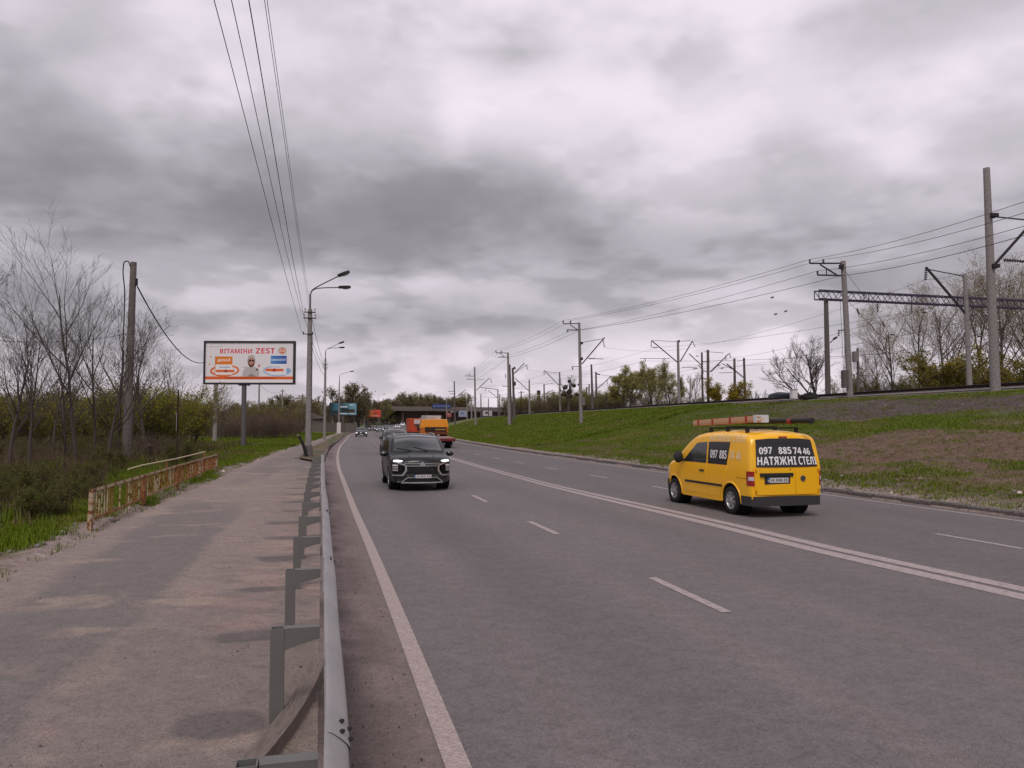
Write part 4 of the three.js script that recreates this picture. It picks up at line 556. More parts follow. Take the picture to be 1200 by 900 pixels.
// rigid cross-beam: a lattice truss over the tracks on two masts
{
  const a = A(957, 345.5, 64), b = A(1200, 357, 69.5), dir = V().subVectors(b, a).normalize(), e = a.clone().addScaledVector(dir, 27), hh = 0.36, ww = 0.3, side = V(-dir.z, 0, dir.x).normalize();
  const t = thing('rigid_cross_beam', 'dark lattice truss spanning the tracks between two masts', 'gantry'), tm = std(0x463d50, 0.65, 0.4);
  const q = (f, sy, sz) => a.clone().addScaledVector(dir, f).add(V(0, sy * hh, 0)).addScaledVector(side, sz * ww), len = e.distanceTo(a);
  for (const sy of [-1, 1]) for (const sz of [-1, 1]) { const m = new MB(); m.bar(q(0, sy, sz), q(len, sy, sz), 0.085, 0.085); m.build('chord', tm, t); }
  const l = new MB(), n = 44; for (let k = 0; k < n; k++) { const f0 = k * len / n, f1 = (k + 1) * len / n, s = k & 1 ? 1 : -1; for (const sz of [-1, 1]) { l.bar(q(f0, -s, sz), q(f1, s, sz), 0.04, 0.04); } if (k % 8 === 0) { l.bar(q(f0, -1, -1), q(f0, 1, -1), 0.06, 0.06); l.bar(q(f0, -1, 1), q(f0, 1, 1), 0.06, 0.06); } l.bar(q(f0, 1, -s), q(f1, 1, s), 0.035, 0.035); } l.build('lattice', tm, t).userData.kind = 'stuff';
  for (const [f, lab] of [[0.9, 0], [len - 0.9, 1]]) { const p = q(f, -1, 0), m = mesh('mast', taper(0.24, 0.18, p.y - RH + 0.3).translate(p.x, RH - 0.3, p.z), poleDark, t); }
  const arm = new MB(); arm.tube([V(0, 0, 0), V(0, 0, 0.8)], 0.03, 5); const lp = q(0.9, -1, 0); const st = new MB(); st.tube([V(lp.x + 0.25, RH + 5.0, lp.z), V(lp.x + 0.6, RH + 5.35, lp.z)], 0.04, 6); st.tube([V(lp.x + 0.55, RH + 5.32, lp.z), V(lp.x + 0.85, RH + 5.5, lp.z)], 0.09, 6); st.build('floodlight', oldSteel, t);
  for (const f of [6, 9.5, 16, 18.4]) { const s = new MB(), p = q(f, -1, 0); insulatorString(s, p, V(0, -1, 0), 0.9, 0.12); s.build('insulator', insul, t); }
}
// wires along the line
{
  const W = (lab, pts, r, sag = 0.5) => { const mb = new MB(), P = []; for (let k = 0; k < pts.length - 1; k++) for (let i = 0; i <= 14; i++) { if (k && !i) continue; const f = i / 14, v = V().lerpVectors(pts[k], pts[k + 1], f); v.y -= sag * 4 * f * (1 - f); P.push(v); } mb.tube(P, r, 4, false); tag(mb.build('railway_wire', wireMat), lab, 'wire', 'wires along the railway'); };
  const seq = (lab, l, r, sag) => W(lab, l.map(([x, y, d]) => A(x, y, d)), r, sag);
  seq('topmost wire of the railway side line', [[1290, 205, 27], [949, 304, 51.5], [660, 375.5, 81.7], [581, 410.5, 116], [545, 440, 146]], 0.0122, 0.35);
  seq('second wire of the railway side line', [[1290, 221, 27], [964.8, 304, 51.5], [668.5, 375.7, 81.7], [587.5, 411, 116], [549, 440, 146]], 0.0122, 0.35);
  seq('third wire of the railway side line', [[1290, 238, 27], [958, 317.5, 51.5], [665, 389, 81.7], [584, 418.5, 116], [547, 444, 146]], 0.0122, 0.35);
  seq('fourth, thickest wire of the railway side line', [[1290, 249, 27], [987, 323, 51.5], [679, 387, 81.7], [595, 419, 116], [556, 445, 146]], 0.0158, 0.3);
  seq('suspension wire of the near track', [[1290, 260, 35], [1085, 328, 55.5], [814.5, 406.5, 100], [708.5, 407, 84]], 0.0101, 0.5);
  seq('upper catenary wire of the second track', [[1300, 283, 40], [1000, 385, 62], [855, 419.5, 113], [716, 442, 130], [618, 433, 133]], 0.0115, 0.4);
  seq('lower catenary wire of the second track', [[1300, 330, 40], [1010, 402, 62], [848, 431, 113], [711, 450, 130], [604, 447, 133]], 0.0115, 0.25);
  seq('contact wire over the farthest track', [[1300, 352, 48], [1050, 412, 70], [817, 432, 116], [651, 460, 165], [574, 462, 200]], 0.0130, 0.2);
  seq('catenary wire past the mast with two struts', [[1290, 300, 38], [1030, 372, 60], [771, 407, 100], [637.5, 439.5, 140], [563, 454, 200]], 0.0115, 0.35);
  seq('contact wire past the mast with two struts', [[1290, 385, 38], [1030, 415, 60], [756, 423, 100], [640, 447, 140], [560, 462, 200]], 0.0130, 0.2);
  // section insulators hanging in the wires
  for (const [x, y, d, dx, dy, lab] of [[903, 349, 58, 4, -1, 'upper left'], [907, 368.5, 60, 4, -0.8, 'middle left'], [919, 365.5, 60, 3.5, -1.5, 'middle right'], [1004, 361, 58, 3, 8, 'beside the truss'], [1034, 378, 62, 3, 5, 'below the truss'], [1043, 392, 64, 5, 0.4, 'before the bare trees'], [1099, 393.5, 66, 5, 0.4, 'left of the strut mast'], [1080, 366, 62, 6, 0.4, 'under the truss'], [1145, 394, 60, 6, 0.2, 'left of the tallest mast']]) { const mb = new MB(), a = A(x, y, d), b = A(x + dx, y + dy, d); mb.tube([a, V().lerpVectors(a, b, 0.3), V().lerpVectors(a, b, 0.7), b], [0.03, 0.065, 0.065, 0.03], 7); tag(mb.build('section_insulator', insul), 'dark insulator hung in the railway wires, ' + lab, 'insulator', 'insulators in the railway wires'); }
  // back stays of the weight mast
  for (const [a, b, lab] of [[[991, 318], [1036, 380], 'upper stay wire running right from the weight mast'], [[993, 352], [1030, 392], 'lower stay wire running right from the weight mast']]) { const mb = new MB(); mb.tube([A(a[0], a[1], 51.5), A(b[0], b[1], 62)], 0.014, 4, false); tag(mb.build('stay_wire', wireMat), lab, 'wire'); }
}
{ // low things lying on the crest beyond the van
  const p = A(914.5, 470, 56); p.y = RH; const t = thing('covered_pile', 'long low pile under a dark blue sheet beside the track', 'pile', p, -0.2); const g = new THREE.BoxGeometry(1.5, 0.42, 1.0, 14, 5, 6), P = g.attributes.position; for (let k = 0; k < P.count; k++) { const x = P.getX(k), y = P.getY(k), z = P.getZ(k), q = 1 - 0.5 * (y > 0 ? Math.abs(x) ** 2 : 0), n = vnoise(x * 3, y * 3, z * 3) - 0.5; P.setXYZ(k, x + n * 0.14, (y + 0.3) * q + n * 0.12, z * (y > 0.2 ? 0.6 : 1) + n * 0.12); } g.computeVertexNormals(); mesh('sheet', g, std(0x151a28, 0.5), t);
  const g2 = new THREE.IcosahedronGeometry(0.9, 3); { const Q = g2.attributes.position; for (let k = 0; k < Q.count; k++) { const n = 0.7 + 0.6 * vnoise(Q.getX(k) * 3 + 5, Q.getY(k) * 3, Q.getZ(k) * 3); Q.setXYZ(k, Q.getX(k) * n * 0.9, Math.max(0, Q.getY(k) * n * 0.5), Q.getZ(k) * n * 0.6); } g2.computeVertexNormals(); }
  const c = A(930.2, 465, 55); c.y = RH; const w = thing('trackside_cabinet', 'small white cabinet at the track, foot of the leaning bare tree', 'cabinet', c, 0.2), m = new MB(); m.box(0.4, 0.62, 0.35, 0, 0.34, 0); m.build('body', std(0xd9d5d5, 0.7), w); const l = new MB(); l.box(0.46, 0.05, 0.41, 0, 0.675, 0); l.build('lid', std(0xa9a4a5, 0.7), w);
  const h = A(949, 470, 55); h.y = RH; tag(mesh('heap', g2, std(0x1a1713, 0.97)), 'dark heap of cut brush under the leaning bare tree', 'heap').position.copy(h);
}
// ───────────────────────── overpass, house, far parked things ─────────────────────────
{
  const d = 345, a = A(468, 481, d), b = A(690, 481, d + 40), t = thing('overpass', 'long grey concrete road overpass crossing behind the traffic', 'overpass'), dir = V().subVectors(b, a).setY(0).normalize(), L = a.clone().setY(0).distanceTo(b.clone().setY(0)), turn = Math.atan2(-dir.z, dir.x), y = A(560, 480.5, d).y;
  const bx = (name, w, h, dd, f, yy, mat, off = 0) => { const p = a.clone().addScaledVector(dir, f), m = new MB(); m.box(w, h, dd, p.x + dir.z * -off * -1, yy, p.z + off, turn); return m.build(name, mat, t); };
  const conc = grain(std(lin(0.17, 0.142, 0.136), 0.95), dirtTex, 3, 3, 0, 1.4), dk = std(0x3c322e, 0.95);  // overpass tones lightened: distance haze put into the colours
  bx('deck', L + 160, 1.1, 14, L / 2 + 30, y + 0.1, conc); bx('parapet', L + 160, 0.8, 0.3, L / 2 + 30, y + 1.1, std(0x6b615f, 0.9), 7); bx('edge_band', L + 160, 0.3, 0.3, L / 2 + 30, y + 0.55, std(0x877c77, 0.9), 7.16);
  for (let k = 0; k < 11; k++) { const f = 2 + k * 11; const p = a.clone().addScaledVector(dir, f), m = new MB(); for (const z of [-4, 4]) m.box(0.9, y + 4, 0.9, p.x, (y + 4) / 2 - 5, p.z + z, turn); m.build('pier', conc, t); }
  const p = a.clone().addScaledVector(dir, 30), bn = new MB(); bn.box(9.2, 2.3, 0.15, 0, 0, 0); const cx = A(517.5, 476, d - 8), banner = thing('banner', 'dark blue lettered banner on the overpass railing', 'banner', cx, turn);
  mesh('panel', new THREE.BoxGeometry(8.6, 2.2, 0.14), std(0x2c3558, 0.7), banner); mesh('print', new THREE.PlaneGeometry(8.4, 2.0).translate(0, 0, 0.074), std(0xffffff, 0.7, 0, { map: canvasTex(256, 64, (g, w, h) => { g.fillStyle = '#2a3560'; g.fillRect(0, 0, w, h); g.fillStyle = '#7f8bb0'; for (let k = 0; k < 9; k++) { g.fillRect(14 + k * 26, 18, 14, 26); g.fillStyle = k % 2 ? '#7f8bb0' : '#6674a0'; } g.fillStyle = '#2a3560'; for (let k = 0; k < 9; k++) g.fillRect(18 + k * 26, 24 + (k % 3) * 4, 6, 8); }) }), banner);
  // abutment closing the space beneath, its colour lightened for haze
  const m = new MB(), q = a.clone().addScaledVector(dir, 56); m.box(120, 7, 1, q.x, y - 4.2, q.z - 2, turn); m.build('abutment', std(0x6a5b53, 0.95), t);
  // far hill and bank that carry the wood
  const hb = new MB(); 
}
{
  const p = A(345, 500, 190); p.y = GW(p.x, p.z) - 0.3; const t = thing('house', 'low grey house with a pale gable among the dark trees', 'house', p, 0.35);
  const w = new MB(); w.box(13, 3.4, 8, 0, 1.7, 0); w.build('wall', std(0x5c5555, 0.95), t);
  const sh = new THREE.Shape([new THREE.Vector2(-7, 0), new THREE.Vector2(7, 0), new THREE.Vector2(1.5, 2.6), new THREE.Vector2(-1.5, 2.6)]); mesh('roof', new THREE.ExtrudeGeometry(sh, { depth: 8.8, bevelEnabled: false }).translate(0, 3.4, -4.4), std(0x6a6464, 0.9), t);
  for (const x of [-4, 0, 4]) { const f = new MB(); f.box(1.3, 1.4, 0.12, x, 1.9, 4.02); const wi = f.build('window', std(0x8c8583, 0.8), t); const g = new MB(); g.box(1.05, 1.15, 0.06, x, 1.9, 4.07); g.build('pane', phys(0x2a2c30, 0.15), wi); }
  const f = thing('wall', 'long grey concrete yard wall in front of the house', 'wall', A(318, 503, 172).setY(0), 0.24), r = rng(4);
  for (let k = 0; k < 16; k++) { const m = new MB(); m.box(2.46, 2.2 + (r() - 0.5) * 0.1, 0.16, -20 + k * 2.5, 1.1, 0); m.build('panel', k % 3 ? std(0x57504f, 0.95) : std(0x625a57, 0.95), f); }
}
// ───────────────────────── vehicles ─────────────────────────
// body described by its side silhouette (top, bottom), plan outline and tumblehome; u metres from the tail, x to the right, forward is -z
function mono(P) { // monotone cubic through points
  const n = P.length, d = [], m = []; for (let i = 0; i < n - 1; i++) d.push((P[i + 1][1] - P[i][1]) / (P[i + 1][0] - P[i][0]));
  for (let i = 0; i < n; i++) m.push(i === 0 ? d[0] : i === n - 1 ? d[n - 2] : d[i - 1] * d[i] <= 0 ? 0 : 2 * d[i - 1] * d[i] / (d[i - 1] + d[i]));
  return (x) => { if (x <= P[0][0]) return P[0][1]; if (x >= P[n - 1][0]) return P[n - 1][1]; let i = 0; while (x > P[i + 1][0]) i++; const h = P[i + 1][0] - P[i][0], t = (x - P[i][0]) / h, t2 = t * t, t3 = t2 * t; return P[i][1] * (2 * t3 - 3 * t2 + 1) + h * m[i] * (t3 - 2 * t2 + t) + P[i + 1][1] * (-2 * t3 + 3 * t2) + h * m[i + 1] * (t3 - t2); };
}
class Body {
  constructor(s) { Object.assign(this, s); this.T = mono(s.top); this.B = mono(s.bot); this.Wf = mono(s.plan); }
  side(u, y) {
    const w0 = this.Wf(u), top = this.T(u), R = Math.min(this.R, (top - this.B(u)) * 0.4); let w = w0;
    if (y <= this.yb) { const q = (this.yb - y) / (this.yb - 0.2); w *= 1 - (this.tuck ?? 0.05) * q * q; } else { const q = (y - this.yb) / (this.H - this.yb); w *= 1 - this.tum * Math.pow(q, this.tumE ?? 1.2); }
    if (y > top - R) w -= R * 1.25 * (1 - Math.sqrt(Math.max(0, 1 - ((y - top + R) / R) ** 2)));
    return Math.max(0.02, w);
  }
  roof(u, x) { const top = this.T(u), xc = this.side(u, top - 0.001); return top + (this.crown ?? 0.04) * Math.max(0, 1 - (x / xc) ** 2) * smooth(0.6, 1, xc / 0.6); }
  def(x, y, u) { const q = x / this.Wf(this.L / 2); let o = (1 - smooth(0.0, 0.7, u)) * (this.lean ? this.lean(y) : 0) + (1 - smooth(0, 0.5, u)) * (this.cr ?? 0.04) * q * q; o -= smooth(this.L - 0.9, this.L, u) * (this.cf ?? 0.15) * q * q; return o; }
  pt(x, y, u) { return V(x, y, this.L / 2 - (u + this.def(x, y, u))); }
  shell() {
    const us = []; for (const [a, b, n] of [[0, 0.16, 6], [0.16, this.L - 0.3, 34], [this.L - 0.3, this.L, 10]]) for (let i = 0; i < n; i++) us.push(lerp(a, b, i / n)); us.push(this.L);
    const ring = (u) => { const b = this.B(u), top = this.T(u), R = Math.min(this.R, (top - b) * 0.4), P = []; const w = this.side(u, b + 0.08); P.push([0, b], [w * 0.5, b], [w * 0.86, b], [w * 0.97, b + 0.02]); for (let k = 0; k <= 10; k++) { const y = lerp(b + 0.07, top - R, k / 10); P.push([this.side(u, y), y]); } for (let k = 1; k <= 6; k++) { const y = top - R + R * Math.sin(k / 6 * Math.PI / 2 * 0.97); P.push([this.side(u, y), y]); } const xc = this.side(u, top - 0.001); for (let k = 1; k <= 6; k++) { const x = Math.min(P[P.length - 1][0], xc) * (1 - k / 6) + 0; const xx = xc * (1 - k / 6); P.push([xx, this.roof(u, xx)]); } return P; };
    const p = [], idx = [], rows = us.map((u) => { const r = ring(u); return [...r, ...r.slice(1, -1).reverse().map(([x, y]) => [-x, y])].map(([x, y]) => { const v = this.pt(x, y, u); p.push(v.x, v.y, v.z); return p.length / 3 - 1; }); });
    const n = rows[0].length; for (let i = 0; i < rows.length - 1; i++) for (let k = 0; k < n; k++) { const a = rows[i][k], b = rows[i][(k + 1) % n], c = rows[i + 1][k], d = rows[i + 1][(k + 1) % n]; idx.push(a, b, c, b, d, c); }
    const h = ring(0).length; for (const [r, f] of [[rows[0], 0], [rows[rows.length - 1], 1]]) { const at2 = (k) => r[k], mir = (k) => k === 0 || k === h - 1 ? r[k] : r[n - k]; for (let k = 0; k < h - 1; k++) { const q = [at2(k), at2(k + 1), mir(k), mir(k + 1)]; const t = f ? [q[0], q[1], q[2], q[1], q[3], q[2]] : [q[0], q[2], q[1], q[1], q[2], q[3]]; for (let z = 0; z < 6; z += 3) if (new Set(t.slice(z, z + 3)).size === 3) idx.push(...t.slice(z, z + 3)); } }
    const g = new THREE.BufferGeometry(); g.setAttribute('position', new THREE.Float32BufferAttribute(p, 3)); g.setAttribute('uv', new THREE.Float32BufferAttribute(new Float32Array(p.length / 3 * 2), 2)); g.setIndex(idx); g.computeVertexNormals();
    // wind outward
    let vol = 0; for (let k = 0; k < idx.length; k += 3) { const [a, b, c] = [idx[k], idx[k + 1], idx[k + 2]].map((i) => V(p[i * 3], p[i * 3 + 1] - 0.8, p[i * 3 + 2])); vol += a.dot(b.cross(c)); }
    if (vol < 0) { for (let k = 0; k < idx.length; k += 3) { const q = idx[k + 1]; idx[k + 1] = idx[k + 2]; idx[k + 2] = q; } g.setIndex(idx); g.computeVertexNormals(); }
    return g;
  }
  carved(wheels, rad) { // wheel arches cut out of the shell
    const ev = new Evaluator(); ev.useGroups = false; ev.attributes = ['position', 'normal', 'uv']; let b = new Brush(this.shell()); b.updateMatrixWorld();
    for (const u of wheels) for (const sx of [-1, 1]) { const c = new THREE.CylinderGeometry(rad, rad, 0.42, 26); c.rotateZ(Math.PI / 2); c.translate(sx * (this.Wf(this.L / 2) - 0.1), this.wr + 0.01, this.L / 2 - u); const q = new Brush(c); q.updateMatrixWorld(); b = ev.evaluate(b, q, SUBTRACTION); }
    return b.geometry;
  }
  // slab that follows the body: f(a, b) gives a point [x, y, u] on it, off pushes outward
  slab(f, n, m, eps, depth = 0.02) {
    const grid = [], e = 0.002; for (let i = 0; i <= n; i++) for (let j = 0; j <= m; j++) { const a = i / n, b = j / m, p = f(a, b), q = f(clamp(a + e, 0, 1), b), r = f(clamp(a - e, 0, 1), b), s = f(a, clamp(b + e, 0, 1)), t = f(a, clamp(b - e, 0, 1)); const nn = V().crossVectors(V().subVectors(q, r), V().subVectors(s, t)).normalize(); if (nn.dot(V(p.x, (p.y - 0.7) * 0.6, p.z * 0.3)) < 0) nn.negate(); grid.push([p, nn]); }
    // one consistent side
    const ref = grid[Math.floor(grid.length / 2)][1]; for (const g of grid) if (g[1].dot(ref) < -0.2) g[1].negate();
    const mb = new MB(), W = m + 1; for (const [off, sg] of [[eps, 1], [eps - depth, -1]]) for (const [p, nn] of grid) mb.v(p.x + nn.x * off, p.y + nn.y * off, p.z + nn.z * off, nn.x * sg, nn.y * sg, nn.z * sg);
    const N = grid.length; for (let i = 0; i < n; i++) for (let j = 0; j < m; j++) { const a = i * W + j; for (const o of [0, N]) mb.i.push(o + a, o + a + 1, o + a + W, o + a + 1, o + a + W + 1, o + a + W); }
    const edge = (a, b, out) => { const P = mb.p, o = [a, b, a + N, b + N].map((k) => mb.v(P[k * 3], P[k * 3 + 1], P[k * 3 + 2], out.x, out.y, out.z)); mb.i.push(o[0], o[1], o[2], o[1], o[3], o[2]); };
    const mid = V(); for (const [p] of grid) mid.add(p); mid.multiplyScalar(1 / N); const dirOf = (k) => V().subVectors(grid[k][0], mid).normalize();
    for (let i = 0; i < n; i++) { edge(i * W, (i + 1) * W, dirOf(i * W)); edge(i * W + m, (i + 1) * W + m, dirOf(i * W + m)); } for (let j = 0; j < m; j++) { edge(j, j + 1, dirOf(j)); edge(n * W + j, n * W + j + 1, dirOf(n * W + j)); }
    const g = mb.geo(), U = g.attributes.uv; for (let k = 0; k < 2 * N; k++) { const q = k % N; U.setXY(k, Math.floor(q / W) / n, (q % W) / m); } return g;
  }
  // patch between a lower and an upper line of [u, y] on side sx
  sidePatch(lo, up, sx, eps = 0.004, n = 14, m = 6) { const l = pl2(lo), h = pl2(up); return this.slab((a, b) => { const A0 = l(a), B0 = h(a), u = lerp(A0[0], B0[0], b), y = lerp(A0[1], B0[1], b); return this.pt(sx * this.side(u, y), y, u); }, n, m, eps); }
  tailPatch(lo, up, eps = 0.004, n = 8, m = 6, u = 0) { const l = pl2(lo), h = pl2(up); return this.slab((a, b) => { const A0 = l(a), B0 = h(a); return this.pt(lerp(A0[0], B0[0], b), lerp(A0[1], B0[1], b), u); }, n, m, eps); }
  topPatch(lo, up, eps = 0.004, n = 14, m = 8) { const l = pl2(lo), h = pl2(up); return this.slab((a, b) => { const A0 = l(a), B0 = h(a), x = lerp(A0[0], B0[0], b), u = lerp(A0[1], B0[1], b); return this.pt(x, this.roof(u, x), u); }, n, m, eps); }
}
const pl2 = (P) => { const L = [0]; for (let i = 1; i < P.length; i++) L.push(L[i - 1] + Math.hypot(P[i][0] - P[i - 1][0], P[i][1] - P[i - 1][1])); return (a) => { const q = a * L[L.length - 1]; for (let i = 1; i < P.length; i++) if (q <= L[i] + 1e-9) { const f = (q - L[i - 1]) / (L[i] - L[i - 1] || 1); return [lerp(P[i - 1][0], P[i][0], f), lerp(P[i - 1][1], P[i][1], f)]; } return P[P.length - 1]; }; };
const tyreMat = std(0x1b1919, 0.92), archMat = std(0x0c0b0b, 0.98), trimMat = std(0x232223, 0.75), glassMat = phys(0x0b0c0e, 0.06, { ior: 1.6, clearcoat: 0.6, clearcoatRoughness: 0.03 }), glassPale = phys(0x2c3033, 0.08, { ior: 1.7, clearcoat: 1, clearcoatRoughness: 0.03 }), chrome = std(0xd2d0d3, 0.25, 0.85), alloy = std(0xb5b3b6, 0.4, 0.7), redLens = phys(0x9a1712, 0.18, { clearcoat: 1 }), clearLens = phys(0xc9c4c4, 0.15, { clearcoat: 1 }), amberLens = phys(0xc05a16, 0.2, { clearcoat: 1 }), glow = new THREE.MeshStandardMaterial({ color: 0xffffff, emissive: new THREE.Color(1, 0.97, 1), emissiveIntensity: 1.15 });
function wheel(parent, x, y, z, r, w, sx, spokes, dark) {
  const g = new THREE.Group(); g.name = 'wheel'; g.position.set(x, y, z); parent.add(g);
  const q = []; for (const [a, b] of [[0.62, -0.5], [0.66, -0.53], [0.86, -0.52], [0.95, -0.44], [1, -0.3], [1, 0.3], [0.95, 0.44], [0.86, 0.52], [0.66, 0.53], [0.62, 0.5]]) q.push(new THREE.Vector2(a * r, b * w)); const t = new THREE.LatheGeometry(q, 30); t.rotateZ(Math.PI / 2); mesh('tyre', t, tyreMat, g);
  const rm = new MB(), rq = []; for (const [a, b] of [[0.64, 0.46], [0.6, 0.5], [0.57, 0.44], [0.55, 0.25], [0.2, 0.2], [0.0, 0.22]]) rq.push(new THREE.Vector2(Math.max(a * r, 0.001), b * w)); const rg = new THREE.LatheGeometry(rq, 26); rm.add(rg);
  for (let k = 0; k < spokes; k++) { const a = k / spokes * Math.PI * 2, b = new THREE.BoxGeometry(r * 0.47, w * 0.16, r * 0.13); b.translate(r * 0.35, w * 0.36, 0); b.rotateY(a); rm.add(b); } rm.add(new THREE.CylinderGeometry(r * 0.13, r * 0.15, w * 0.2, 14).translate(0, w * 0.38, 0));
  const gg = rm.geo(); gg.rotateZ(-Math.PI / 2 * sx); mesh('rim', gg, dark ? std(0x6c6a6c, 0.5, 0.6) : alloy, g);
  return g;
}
function arches(body, parent, wheels, rad) { for (const u of wheels) for (const sx of [-1, 1]) { const c = new THREE.CylinderGeometry(rad - 0.004, rad - 0.004, 0.3, 24, 1, true); c.rotateZ(Math.PI / 2); const d = new THREE.CircleGeometry(rad - 0.004, 24); d.rotateY(Math.PI / 2 * sx); d.translate(-sx * 0.15, 0, 0); const g = mergeGeometries([plain(c), plain(d)]); g.translate(sx * (body.Wf(body.L / 2) - 0.185), body.wr + 0.01, body.L / 2 - u); mesh('wheel_arch', g, archMat, parent); } }
function plateTex(text) { return canvasTex(260, 56, (g, w, h) => { g.fillStyle = '#d3cfd0'; g.fillRect(0, 0, w, h); g.fillStyle = '#2f5f9f'; g.fillRect(0, 0, 28, h); g.fillStyle = '#d9c23a'; g.fillRect(4, 28, 20, 10); g.fillStyle = '#2a2729'; g.font = 'bold 44px sans-serif'; g.textAlign = 'center'; g.fillText(text, w * 0.55, 44, 210); g.strokeStyle = '#4a4648'; g.lineWidth = 3; g.strokeRect(1.5, 1.5, w - 3, h - 3); }); }
const flat = (w, h, tex, mat = {}) => [new THREE.PlaneGeometry(w, h), std(0xffffff, 0.6, 0, { map: tex, ...mat })];

// ── the yellow panel van
{
  const yel = phys(0xf9b806, 0.36, { clearcoat: 0.5, clearcoatRoughness: 0.12 });
  const b = new Body({ L: 4.4, H: 1.83, yb: 1.0, tum: 0.105, tumE: 1.25, R: 0.13, crown: 0.045, wr: 0.31, cf: 0.3, cr: 0.035, tuck: 0.045, lean: (y) => 0.11 * smooth(1.0, 1.8, y),
    top: [[0, 1.60], [0.03, 1.68], [0.09, 1.745], [0.3, 1.79], [1.1, 1.83], [1.95, 1.81], [2.45, 1.75], [2.75, 1.63], [3.35, 1.23], [3.5, 1.14], [3.9, 1.04], [4.2, 0.9], [4.34, 0.74], [4.4, 0.6]],
    bot: [[0, 0.34], [0.3, 0.27], [0.6, 0.24], [3.9, 0.22], [4.4, 0.26]], plan: [[0, 0.835], [0.03, 0.86], [0.1, 0.885], [0.5, 0.895], [3.6, 0.895], [4.0, 0.87], [4.25, 0.79], [4.4, 0.66]] });
  const rl = G(861, 602.5), hd = 0.268, fwd = V(-Math.sin(hd), 0, -Math.cos(hd)), rt = V(Math.cos(hd), 0, -Math.sin(hd)), wu = [0.84, 3.52];
  const pos = rl.clone().addScaledVector(rt, 0.79).addScaledVector(fwd, b.L / 2 - wu[0]);
  const t = thing('panel_van', 'yellow panel van with white lettering driving away in the right lanes', 'van', pos.setY(0), hd);
  mesh('body', b.carved(wu, 0.375), yel, t); arches(b, t, wu, 0.375);
  for (const u of wu) for (const sx of [-1, 1]) wheel(t, sx * 0.79, 0.315, b.L / 2 - u, 0.315, 0.2, sx, 7);
  for (const sx of [-1, 1]) {
    const dn = mesh('door', b.sidePatch([[1.86, 0.36], [2.5, 0.36], [3.02, 0.36], [3.06, 0.62]], [[1.86, 1.06], [2.4, 1.06], [2.9, 1.06], [3.1, 1.06]], sx, 0.006), yel, t);
    mesh('door', b.sidePatch([[1.24, 0.62], [1.3, 0.36], [1.84, 0.36]], [[0.95, 1.06], [1.3, 1.06], [1.84, 1.06]], sx, 0.006), yel, t);
    mesh('window', b.sidePatch([[1.88, 1.085], [2.4, 1.085], [2.98, 1.085]], [[1.9, 1.585], [2.38, 1.55], [2.97, 1.12]], sx, 0.006), glassPale, t);
    if (sx < 0) { mesh('window', b.sidePatch([[0.98, 1.085], [1.81, 1.085]], [[0.9, 1.6], [1.83, 1.588]], sx, 0.006), phys(0x17171a, 0.2, { clearcoat: 0.4 }), t, 'blacked-out window behind the front door'); }
    const st = mesh('rub_strip', b.sidePatch([[1.2, 0.585], [2.92, 0.585]], [[1.2, 0.635], [2.92, 0.635]], sx, 0.018), trimMat, t);
    for (const u of [1.98]) mesh('handle', b.sidePatch([[u, 0.88], [u + 0.2, 0.88]], [[u, 0.925], [u + 0.2, 0.925]], sx, 0.022, 4, 2), trimMat, t);
    mesh('sill', b.sidePatch([[1.25, 0.255], [3.08, 0.25]], [[1.25, 0.345], [3.08, 0.345]], sx, 0.012), yel, t);
    // wrap-round tail light
    const tl = mesh('tail_light', b.slab((a, c) => { const y = lerp(0.68, 0.99, c), q = lerp(-1, 1, a); const u = q < 0 ? 0 : q * 0.17, x = q < 0 ? sx * (b.side(0, y) + q * 0.03) : sx * b.side(u, y); return b.pt(x, y, u); }, 10, 6, 0.007), redLens, t);
    mesh('lens', b.slab((a, c) => { const y = lerp(0.795, 0.875, c), q = lerp(-0.6, 0.55, a); const u = q < 0 ? 0 : q * 0.17, x = q < 0 ? sx * (b.side(0, y) + q * 0.03) : sx * b.side(u, y); return b.pt(x, y, u); }, 8, 4, 0.012), clearLens, tl);
    // flared arch lips
    for (const u of wu) { const m = new MB(), P = []; for (let k = 0; k <= 18; k++) { const a = -0.12 + (Math.PI + 0.24) * k / 18, uu = u + Math.cos(a) * 0.39, y = 0.32 + Math.sin(a) * 0.39; if (y < 0.27) continue; P.push(b.pt(sx * (b.side(uu, y) - 0.004), y, uu)); } m.tube(P, 0.022, 6); m.build('wheel_arch', yel, t); }
    const mm = new MB(); const mg = new THREE.SphereGeometry(0.16, 14, 10); mg.scale(0.75, 0.95, 0.6); mg.translate(sx * 1.03, 1.19, b.L / 2 - 3.0); mm.add(mg); mm.bar(V(sx * 0.84, 1.1, b.L / 2 - 3.0), V(sx * 0.96, 1.13, b.L / 2 - 3.0), 0.06, 0.08); mm.build('mirror', trimMat, t);
    mesh('headlight', b.slab((a, c) => { const u = lerp(4.02, 4.3, a), y = lerp(0.68, lerp(0.94, 0.8, a), c); return b.pt(sx * b.side(u, y), y, u); }, 6, 4, 0.006), clearLens, t);
  }
  mesh('windscreen', b.topPatch([[-0.62, 2.72], [0.62, 2.72]], [[-0.66, 3.38], [0.66, 3.38]], 0.005), glassMat, t);
  mesh('front_bumper', b.slab((a, c) => { const x = lerp(-1, 1, a), y = lerp(0.28, 0.58, c), u = Math.abs(x) > 0.75 ? lerp(4.4, 3.95, (Math.abs(x) - 0.75) / 0.25) : 4.4, w = b.side(u, y); return b.pt(Math.abs(x) > 0.75 ? Math.sign(x) * w : x / 0.75 * w, y, u); }, 24, 4, 0.02, 0.05), trimMat, t);
